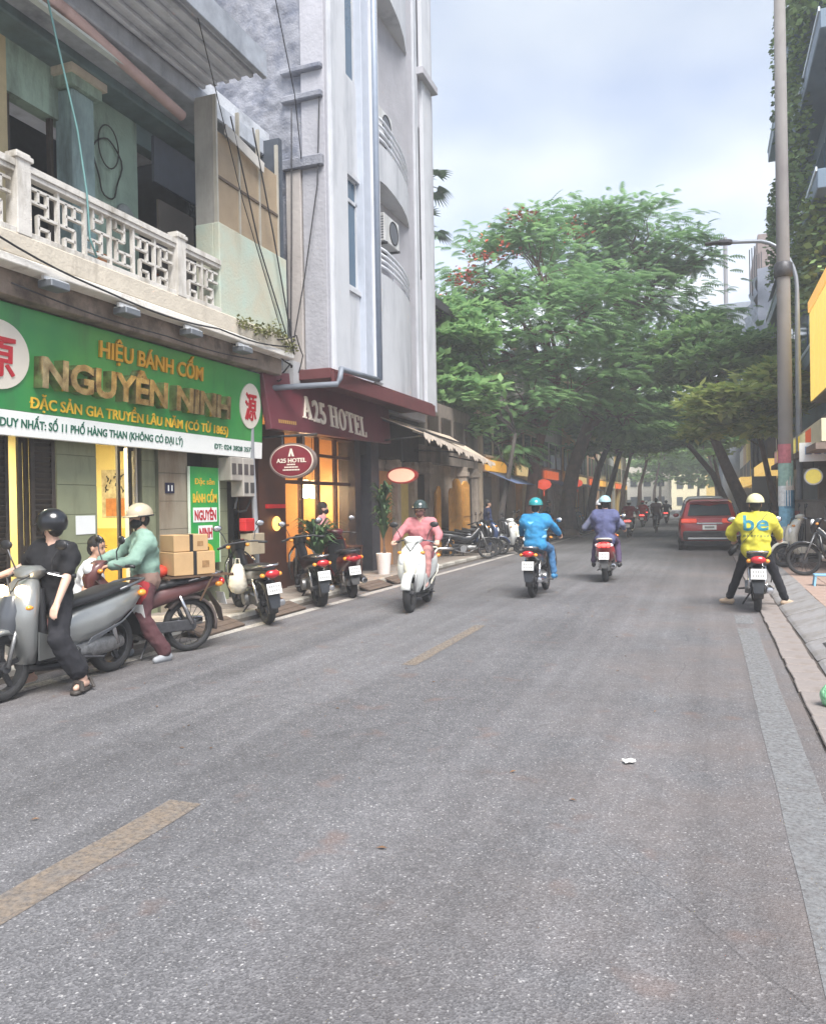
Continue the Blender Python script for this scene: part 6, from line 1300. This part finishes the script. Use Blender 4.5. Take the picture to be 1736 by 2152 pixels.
        HO(M().tube([(-.085,.01,.02),(-.07,.03,-.07),(0,.05,-.125),(.07,.03,-.07),(.085,.01,.02)],.008,5),'chin_strap',BLK,hs_)
        if hair: HO(M().ell((0,-.045,-.015),(.076,.066,.085),12,8),'hair_back',HAIR,smooth=True)
    if mask is not None: HO(M().ell((0,.030,-.052),(.068,.074,.062),14,8),'face_mask',mask,smooth=True)
    if face:
        for s in (-1,1): HO(M().ell((s*.031,.083,.012),(.014,.008,.007),8,5),'eye',INK); HO(M().ell((s*.031,.088,.032),(.02,.006,.005),8,4),'eyebrow',HAIR)
        if mask is None: HO(M().ell((0,.092,-.078),(.024,.006,.007),8,4),'mouth',mat('lips',(.35,.13,.11),.5))
    t['_']=0; del t['_']
    return t,shirt,HM
RH=[V((-.33,.16,1.02)),V((.33,.16,1.02))]; RF=[V((-.12,.2,.40)),V((.12,.2,.40))]; UF=[V((-.19,.02,.33)),V((.19,.02,.33))]
# rider in black on the silver scooter (faces the camera side, head turned back to the shop)
BLKC=CL('black','#17171b'); CHAR=CL('charcoal','#1c1c22'); SAND=mat('sandal','#3a3430',.6)
p,_,_=person('rider in black clothes and black helmet standing astride the silver scooter',B_SILV.location,pi,(-.06,.13,.84),lean=2,twist=8,side=-4,hands=[V((-.34,.40,.72)),V((.34,.36,1.02))],feet=[V((-.40,.15,.115)),V((.24,.12,.115))],head=(-95,-4),top=BLKC,legs=CHAR,sleeve='short',shorts='capri',shoe=None,helmet='full',hcol=PAINT('helmet_black','#15171c'),skin=SKIN2,vox=.0095,bulk=1.0,elbow=[(-.8,-.7,.1),(.6,-.2,-.5)],hand_grip=False,knee=(0,1,.1),face=False,foot_dir=[V((-.25,1,0)),V((0,1,0))],long_top=.04,loose=.018,sw=.155,scale=.98)
for sx in (0,):
    o=M().loft([ring((-.40-y*.25,.15+y,.022),(1,0,0),(0,0,1),w,.02,10) for y,w in ((-.09,.035),(0,.045),(.1,.05),(.17,.035))]).build('sandal',SAND,p,smooth=True); M().tube([(-.48,.25,.03),(-.46,.24,.10),(-.40,.235,.105),(-.37,.24,.03)],.022,7).tube([(-.36,.07,.03),(-.40,.07,.11),(-.45,.08,.03)],.014,6).build('sandal_strap',SAND,o)
put_text('shirt_print','BL',.09,.1,mat('grey_print','#6c6c70',.8),p,(-.06,.02,1.17),(-1,0,0),(0,0,1),.02,.02)
# delivery man by the red motorbike
MINTJ=CL('mint_jacket','#7f9c8e'); MARO=CL('maroon_trouser','#4a2a2e'); SHOEG=mat('shoe_grey','#8f9296',.6,var=.1)
person('delivery man in mint jacket and beige helmet beside the red motorbike',B_CUB.location,rad(140),(0,-.12,.855),lean=3,hands=[V((-.2,.26,1.0)),V((.28,.3,1.02))],feet=[V((-.33,-.24,.09)),V((.22,.05,.09))],head=(14,-4),top=MINTJ,legs=MARO,shoe=SHOEG,helmet='half',hcol=PAINT('helmet_beige','#b3a68e'),mask=CL('black_mask','#17171a'),vox=.0095,bulk=1.35,elbow=[(-.7,-.9,-.2),(.7,-.7,-.1)],knee=(0,1,.05),foot_dir=[V((-.5,1,0)),V((.2,1,0))],long_top=.06,loose=.02)
# brown shirt tail and red cloth below the mint jacket
dm=[o for o in COL.objects if o.get('label','').startswith('delivery man')][0]
skinned(M().capsule((-.06,-.12,.82),(.06,-.12,.82),.15,.15).capsule((0,-.12,.76),(0,-.12,.90),.13,.148),'shirt_tail',CL('brown_tail','#7a6258'),dm,.013,6,.02)
skinned(M().capsule((-.13,-.08,.76),(-.2,-.03,.56),.10,.09),'red_apron',CL('red_apron','#8a2026'),dm,.013,5,.02)
# seated man
person('man in white shirt sitting on the pavement behind the scooters',(-6.42,6.80,.11),rad(-60),(0,0,.44),lean=14,hands=[V((-.2,.3,.55)),V((.2,.3,.55))],feet=[V((-.15,.45,.09)),V((.15,.45,.09))],head=(-25,-6),top=CL('white','#d8dade'),legs=CL('grey_trouser','#5a5c62'),sleeve='short',shoe=SAND,vox=.0095,knee=(0,.6,1),skin=SKIN)
o=thing('plastic_stool','low plastic stool under the seated man','stool',(-6.42,6.80,.11)); M().lathe([(.15,.26),(.17,.24),(.0,.24)],n=14).build('seat',mat('blue_plastic','#3c5a8c',.5),o)
for a in range(4): M().bar((.11*cos(a*pi/2+.78),.11*sin(a*pi/2+.78),.25),(.15*cos(a*pi/2+.78),.15*sin(a*pi/2+.78),0),.03).build('leg',mat('blue_plastic','#3c5a8c',.5),o)
# woman before the hotel lobby
person('woman in pink blouse and black mask before the hotel lobby',(-6.85,13.35,.11),rad(-70),(0,0,.84),lean=2,hands=[V((-.2,.2,.85)),V((.2,.2,.85))],feet=[V((-.1,0,.09)),V((.1,.05,.09))],head=(10,0),top=CL('pink','#c28a8e'),legs=CL('dark_skirt','#2c2830'),helmet='bun',mask=CL('black_mask','#17171a'),shoe=SAND,vox=.012,skin=SKIN2,scale=.97)
# rider in pink on the white scooter
PINKC=CL('salmon','#b8757a'); PALE=CL('pale_pink','#b98480')
person('rider in pink hooded jacket on the white scooter coming towards us',B_PINK.location,pi+rad(8),(0,-.3,.88),lean=10,hands=RH,feet=[V((-.14,.14,.41)),V((.14,.14,.41))],head=(0,4),top=PINKC,legs=PALE,shoe=mat('skin_shoe','#c09a90',.6),helmet='half',hcol=PAINT('helmet_darkgreen','#2c3a38'),mask=CL('brown_mask','#7a5650'),vox=.011,bulk=1.05,shorts='capri',skin=SKIN2,long_top=.1)
# rider in blue vest
BLUE=CL('blue_vest','#2c7fae'); TEALC=CL('teal_sleeve','#4f9aa4')
p,shb,_=person('rider in blue reflective vest and teal helmet riding away',B_BLUE.location,rad(1),(0,-.32,.89),lean=8,hands=RH,feet=[V((-.2,-.02,.35)),V((.24,.06,.35))],head=(0,0),top=BLUE,legs=CL('blue_jean','#3c6a94'),shoe=mat('blue_shoe','#3a7fae',.6),helmet='half',hcol=PAINT('helmet_teal','#1f8a90'),vox=.011,bulk=1.3,face=False,mask=None,long_top=.05)
for z,c in ((1.2,'#8fe0d8'),(1.1,'#9ad8e4'),(.98,'#8fc4e0')):
    m=M(); n=22; vs=[]
    for i in range(n):
        a=2*pi*i/n; vs+=[(.215*cos(a),-.28+(z-.95)*.14+.158*sin(a),z),(.215*cos(a),-.28+(z-.95)*.14+.158*sin(a),z+.045)]
    m.add(vs,[(2*i,(2*i+2)%(2*n),(2*i+3)%(2*n),2*i+1) for i in range(n)]); o=m.build('reflective_band',mat('band_'+c[1:],c,.4,var=.05),p); o.modifiers.new('t','SOLIDIFY').thickness=.004
    w=o.modifiers.new('w','SHRINKWRAP'); w.target=shb; w.offset=.006
# two riders on the red scooter
PURP=CL('purple_jacket','#4f5478'); PUR2=CL('violet_trouser','#4c3f5c')
person('passenger in purple jacket and pale blue helmet on the red scooter',B_PURP.location,rad(3),(0,-.56,.92),lean=6,hands=[V((-.16,-.16,.98)),V((.16,-.16,.98))],feet=[V((-.25,-.3,.36)),V((.25,-.3,.36))],head=(8,0),top=PURP,legs=PUR2,shoe=BLK,helmet='half',hcol=PAINT('helmet_sky','#9fc4cc'),vox=.012,bulk=1.6,face=False,long_top=.12)
person('driver in white helmet in front of the purple passenger',B_PURP.location,rad(3),(-.03,-.12,.88),lean=12,side=-7,hands=RH,feet=RF,head=(-8,0),top=CL('grey_violet','#6a6f88'),legs=PUR2,shoe=BLK,helmet='half',hcol=PAINT('helmet_white','#d8dadc'),vox=.014,bulk=1.3,face=False)
# rider in the yellow jacket, feet on the ground
YJ=CL('yellow_jacket','#c2ba3c'); DN=CL('dark_navy','#12131c'); p,shy,_=person('rider in bright yellow jacket with teal letters sitting on his motorbike',B_BE.location,rad(-1),(0,-.30,.87),lean=4,hands=[V((-.30,.05,.98)),V((.33,.14,1.0))],feet=[V((-.37,.02,.09)),V((.40,-.02,.09))],head=(0,0),top=YJ,legs=DN,shoe=mat('tan_shoe','#b09a84',.6),helmet='half',hcol=PAINT('helmet_cream','#d9d2a0'),mask=CL('dark_collar','#4a5060'),vox=.0095,bulk=1.7,face=False,elbow=[(-.9,-.5,-.5),(.9,-.5,-.5)],foot_dir=[V((-1,.55,0)),V((1,.45,0))],knee=(0,1,.1),long_top=.05)
def on_back(body,h,w,mt,zc,name,yb=-.50):
    vs,fs,ww=text(body,h,w,0,.028); me=bpy.data.meshes.new(name); me.from_pydata([(v.x-ww/2,yb,v.y+zc) for v in vs],[],fs); bm=bmesh.new(); bm.from_mesh(me); bmesh.ops.triangulate(bm,faces=bm.faces); bmesh.ops.subdivide_edges(bm,edges=[e for e in bm.edges if e.calc_length()>.03],cuts=3,use_grid_fill=True); bm.to_mesh(me); bm.free(); me.materials.append(mt)
    o=bpy.data.objects.new(name,me); COL.objects.link(o); o.parent=p; w_=o.modifiers.new('w','SHRINKWRAP'); w_.target=shy; w_.wrap_method='PROJECT'; w_.use_project_y=True; w_.use_positive_direction=True; w_.use_negative_direction=False; w_.offset=.006
TEALP=mat('teal_print','#2f7f92',.7)
on_back('b',.22,.145,TEALP,1.12,'letter_b'); on_back('e',.22,.16,TEALP,1.12,'letter_e')
for o in p.children:
    if o.name.startswith('letter_b'): o.location.x=-.095
    if o.name.startswith('letter_e'): o.location.x=.085
on_back('# b e g r o u p',.035,.34,mat('grey_teal_print','#5a6a40',.7),1.03,'small_print')
m=M(); n=16; vs=[]
for i in range(n+1):
    f=i/n; x,z=.15-.33*f,1.36-.42*f; vs+=[(x-.014,-.6,z-.012),(x+.014,-.6,z+.012)]
m.add(vs,[(2*i,2*i+1,2*i+3,2*i+2) for i in range(n)]); st=m.build('shoulder_strap',BLK,p); w_=st.modifiers.new('w','SHRINKWRAP'); w_.target=shy; w_.wrap_method='PROJECT'; w_.use_project_y=True; w_.use_positive_direction=True; w_.use_negative_direction=False; w_.offset=.01
o=M().loft([ring((-.34,-.12,.74),(1,0,0),(0,1,0),.02,.05,10),ring((-.32,-.14,.80),(1,0,0),(0,1,0),.06,.1,10),ring((-.26,-.14,.90),(1,0,0),(0,1,0),.05,.09,10)]).build('sling_bag',BLK,p,smooth=True)
# riders far down the road
person('rider in dark red shirt on the far white scooter',B_F1.location,0,(0,-.3,.88),lean=8,hands=RH,feet=RF,top=CL('dark_red','#7a1c26'),legs=DN,shoe=BLK,helmet='half',hcol=WHT,vox=.02,face=False,bulk=1.4)
person('rider all in red on the far red scooter',B_F2.location,0,(0,-.3,.88),lean=8,hands=RH,feet=RF,top=CL('red_shirt','#c22018'),legs=CL('red_trouser','#8a1c1c'),shoe=BLK,helmet='half',hcol=BRT,vox=.02,face=False,bulk=1.4)
person('rider in black on the far black scooter',B_F3.location,0,(0,-.3,.88),lean=8,hands=RH,feet=RF,top=BLKC,legs=DN,shoe=BLK,helmet='half',hcol=BLKP,vox=.02,face=False,bulk=1.3)
person('cyclist in grey brown shirt on the far bicycle',B_CYC.location,0,(0,-.22,1.0),lean=14,hands=[V((-.27,.27,1.0)),V((.27,.27,1.0))],feet=[V((-.1,.0,.28)),V((.1,-.08,.45))],top=CL('grey_brown','#6a5654'),legs=CL('brown_trouser','#4a4044'),shoe=BLK,hair=True,vox=.02,face=False)
person('person in dark clothes sitting on a parked scooter under the trees',(-6.5,33.9,.1),rad(-80),(0,0,.84),lean=10,hands=RH,feet=[V((-.25,.2,.09)),V((.25,.2,.09))],top=BLKC,legs=DN,shoe=BLK,vox=.02,face=False)
person('person in navy clothes standing beside the dark leaning trunk',(-6.75,25.0,.1),rad(-60),(0,0,.86),lean=2,top=CL('navy_shirt','#232c4c'),legs=CL('navy_trouser','#1c2240'),shoe=BLK,vox=.02,face=False)
person('rider in pale shirt on a far scooter',(-4.4,64,0),0,(0,-.3,.88),lean=8,hands=RH,feet=RF,top=CL('white','#d8dade'),legs=DN,shoe=BLK,helmet='half',hcol=WHT,vox=.025,face=False)
o=copy_tree(B_F3,None,'black scooter of the far rider in the pale shirt'); o.location=(-4.4,64,0)
# ---------------------------------------------------------------- loads, bags, cables
CARD=mat('cardboard','#b3936a',.8,var=.08,scale=5,bump=.1); TAPE=mat('black_tape','#1c1a1a',.5)
def carton(label,loc,rz,sx,sy,sz):
    t=thing('cardboard_box',label,'box',loc,rz,'boxes on the red motorbike'); M().box(-sx,sx,-sy,sy,0,sz).build('carton',CARD,t,bevel=.006)
    M().box(-sx-.003,sx+.003,-.02,.02,-.002,sz+.004).build('strap',TAPE,t); M().box(-sx-.002,sx+.002,-sy*.7,-sy*.35,sz*.3,sz*.6).build('print',mat('carton_print','#8f6e48',.8,var=.25,scale=20),t); M().box(-sx*.98,sx*.98,-.03,.03,sz,sz+.002).build('tape',mat('clear_tape','#c9b48c',.3),t)
    return t
r=rad(153); bx,by=B_CUB.location.x,B_CUB.location.y
def loc2(lx,ly,z): return (bx+lx*cos(r)-ly*sin(r),by+lx*sin(r)+ly*cos(r),z)
carton('lower cardboard box strapped on the rack of the red motorbike',loc2(0,-.60,.845),r,.19,.24,.25); carton('upper cardboard box strapped on the other box',loc2(0,-.57,1.10),r,.17,.2,.18)
o=M().ell((0,0,0),(.12,.1,.08),12,7).build('red_bundle',mat('red_cloth','#c2402c',.6,bump=.6,bscale=9),smooth=True); o.location=loc2(.05,-.28,.89); tag(o,'red cloth bundle wedged before the cardboard boxes','bundle')
# plastic bag hung on the black motorbike
m=M(); q=random.Random(6); rings=[]
for z,rr in ((0,.05),(-.06,.09),(-.18,.13),(-.3,.14),(-.38,.10),(-.41,.03)): rings.append([(rr*cos(a)*(1+.12*q.uniform(-1,1)),rr*.8*sin(a)*(1+.12*q.uniform(-1,1)),z) for a in [i*2*pi/14 for i in range(14)]])
m.loft(rings); BAGM=mat('thin_bag','#cfcabc',.35,var=.12,scale=9,dirt='#b98a5c',damt=.4,dscale=5,streak=False,bump=.5,bscale=22)
t=thing('plastic_bag','translucent white plastic bag hanging from the black motorbike','bag',(-6.0,9.18,.80)); m.build('bag',BAGM,t,smooth=True); M().tube([(-.04,0,-.02),(-.03,0,.07),(.03,0,.07),(.04,0,-.02)],.008,5).build('handle',BAGM,t)
m=M(); rings=[]
for z,rr in ((0,.09),(.05,.14),(.13,.13),(.2,.08),(.25,.03),(.29,.05)): rings.append([(rr*cos(a)*(1+.18*q.uniform(-1,1)),rr*sin(a)*(1+.18*q.uniform(-1,1)),z) for a in [i*2*pi/14 for i in range(14)]])
o=m.loft(rings).build('plastic_bag',mat('green_bag','#3fb070',.35,var=.25,scale=14,col2='#a8dcb4',bump=.9,bscale=30),smooth=True,sub=2); o.location=(.86,6.45,.02); o.scale=(.78,.78,.78); tag(o,'crumpled green plastic bag on the kerb tiles at the right edge','bag')
t=thing('plastic_crate','small pale blue plastic stool on the right pavement edge','stool',(1.72,14.1,.15)); t.scale=(.8,.8,.8); BP=mat('pale_blue_plastic','#7fb0cc',.4)
M().box(-.15,.15,-.13,.13,.2,.24).build('seat',BP,t,bevel=.01)
for sx in (-1,1):
    for sy in (-1,1): M().bar((sx*.12,sy*.1,.2),(sx*.145,sy*.125,0),.035).build('leg',BP,t)
# water-worn plank ramps at the left kerb
for i,(x,y,a,l) in enumerate(((-5.86,8.4,.05,'leftmost plank ramp at the kerb behind the red motorbike'),(-5.88,10.1,.02,'plank ramp at the kerb under the black motorbike'),(-5.9,13.6,-.03,'plank ramp at the kerb right of the dark red scooter'),(-5.9,14.9,.03,'plank ramp at the kerb by the white pot'))):
    t=thing('plank_ramp',l,'ramp',(x,y,.0),a,'plank ramps along the left kerb')
    for k in range(3): o=M().box(-.05,.05,-.5,.5,0,.03).build('plank',mat('old_plank','#5c4e44',.85,var=.25,scale=6,bump=.4),t,bevel=.004); o.location=(-.09+k*.1,0,.02+(2-k)*.035); o.rotation_euler=(0,.33,0)
# overhead and wall cables
CAB=mat('cable_black',(.015,.015,.018),.6)
def cable(label,pts,r=.012,sag=0.):
    P_=[]
    for a,b in zip(pts,pts[1:]):
        a=V(a);b=V(b)
        for i in range(8): p=a.lerp(b,i/8); p.z-=sag*sin(pi*i/8); P_.append(p)
    P_.append(V(pts[-1])); o=M().tube(P_,r,5).build('cable',CAB,smooth=True); tag(o,label,'cable','cables on the left facades')
cable('black cable slanting from the eave down to the shop corner',[(-6.44,9.9,7.3),(-6.42,10.6,5.6),(-6.42,11.55,4.15)])
cable('second slanting cable right of the tan board panels',[(-6.44,10.5,7.4),(-6.4,11.0,5.9),(-6.4,11.6,4.1)],.013)
cable('cable hanging against the grey hotel side wall',[(-6.75,12.3,8.6),(-6.8,12.3,6.2),(-6.86,12.3,4.2)],.012)
cable('bowed cable down the hotel corner pier',[(-6.25,12.4,8.8),(-6.3,12.36,7.2),(-6.55,12.3,5.6),(-6.8,12.2,4.2)],.012)
cable('thin cable from the roof edge to the ledge moss',[(-5.85,8.3,7.7),(-6.2,9.8,6.0),(-6.42,11.3,4.3)],.007)
cable('sagging cable along the balcony slab edge',[(-6.36,5.2,4.35),(-6.36,7.2,4.05),(-6.36,9.4,4.08),(-6.38,11.4,4.2)],.012,.06)
cable('cable running under the flood lights',[(-6.5,6.0,3.86),(-6.5,8.4,3.8),(-6.5,10.6,3.86)],.009,.04)
cable('faint cable high on the crumbling wall',[(-6.0,10.2,9.9),(-6.3,11.6,8.4),(-6.6,12.35,7.7)],.009)
cable('tangled cable loop at the shop and hotel corner',[(-6.6,11.2,4.2),(-6.5,11.7,3.95),(-6.7,12.0,4.05),(-6.9,11.8,3.8),(-6.6,11.5,3.7)],.014,.05)
cable('loose cable loop below the tangled corner cables',[(-6.45,11.0,4.25),(-6.3,11.5,4.4),(-6.4,11.9,4.15),(-6.6,12.1,3.9)],.01,.03)
o=M().lathe([(.07,0),(.09,.05),(.09,.5),(.07,.55)],(-6.62,11.75,4.2),'z',10).build('cable_joint',BLK,smooth=True); tag(o,'black cable joint box upright at the shop and hotel corner','cable joint')
# parked things before the hotel
t=thing('side_table','small dark wooden side table right of the lobby panes','table',(-6.95,14.75,.11)); M().box(-.2,.2,-.28,.28,.6,.64).build('table_top',BROWN,t,bevel=.005)
for sx in (-1,1):
    for sy in (-1,1): M().box(sx*.17-.02,sx*.17+.02,sy*.24-.02,sy*.24+.02,0,.6).build('leg',BROWN,t)
# trees and houses closing the far end
for i,(x,y,h,c,l) in enumerate(((-3.5,150,9,'#e6dcb8','pale yellow house closing the far end of the street'),(4,135,11,'#d8bc74','ochre house at the far right end of the street'),(-9,120,10,'#cfc8ba','grey house at the far left end of the street'))):
    t=thing('far_house',l,'building',(x,y,0)); wm=mat('farh_%d'%i,c,.85,var=.1); P(M().box(x-4,x+4,y,y+6,0,h),'wall',wm,t); P(M().box(x-4.3,x+4.3,y-.4,y+6.4,h,h+.5),'roof',mat('row_tile','#5f4a44',.85,var=.25,scale=8,bump=.5),t)
    for k in range(4):
        for z in range(1,int(h/3)+1): P(M().box(x-3.4+k*1.9,x-2.4+k*1.9,y-.06,y,z*3-2.2,z*3-.7),'window',GLASS,t)
for (lab,x,y,sd) in (('leafy pale tree closing the far end of the street',-1.2,122,31),('pale tree at the far end beside the ochre house',3.0,112,32),('pale tree at the far end on the left kerb',-6.0,112,33)):
    tree(lab,[(x,y,.1),(x+.1,y,2.5),(x+.2,y,5)],[((x,y,5.2),2.6,260),((x-1.6,y,7.2),2.6,240),((x+1.8,y,7.6),2.6,240),((x,y,10),2.8,220)],LEAF_F,BARK,sd,'spray',.7,r0=.25)

# ---------------------------------------------------------------- street air
hb_=M().box(-252,252,-62,402,-1.2,31).build('haze',None); hb_['kind']='stuff'; hb_['label']='thin haze filling the street and imitating lens veil'; hb_['category']='haze'
hm=bpy.data.materials.new('haze_air'); hm.use_nodes=True; ht=hm.node_tree; ht.nodes.remove(ht.nodes['Principled BSDF']); hv=ht.nodes.new('ShaderNodeVolumePrincipled')
hv.inputs['Color'].default_value=(.94,.97,1,1); hv.inputs['Density'].default_value=.003; hv.inputs['Anisotropy'].default_value=0.  # density covers street haze plus an added veil that lifts dark tones
ht.links.new(hv.outputs[0],ht.nodes['Material Output'].inputs['Volume']); hb_.data.materials.append(hm)
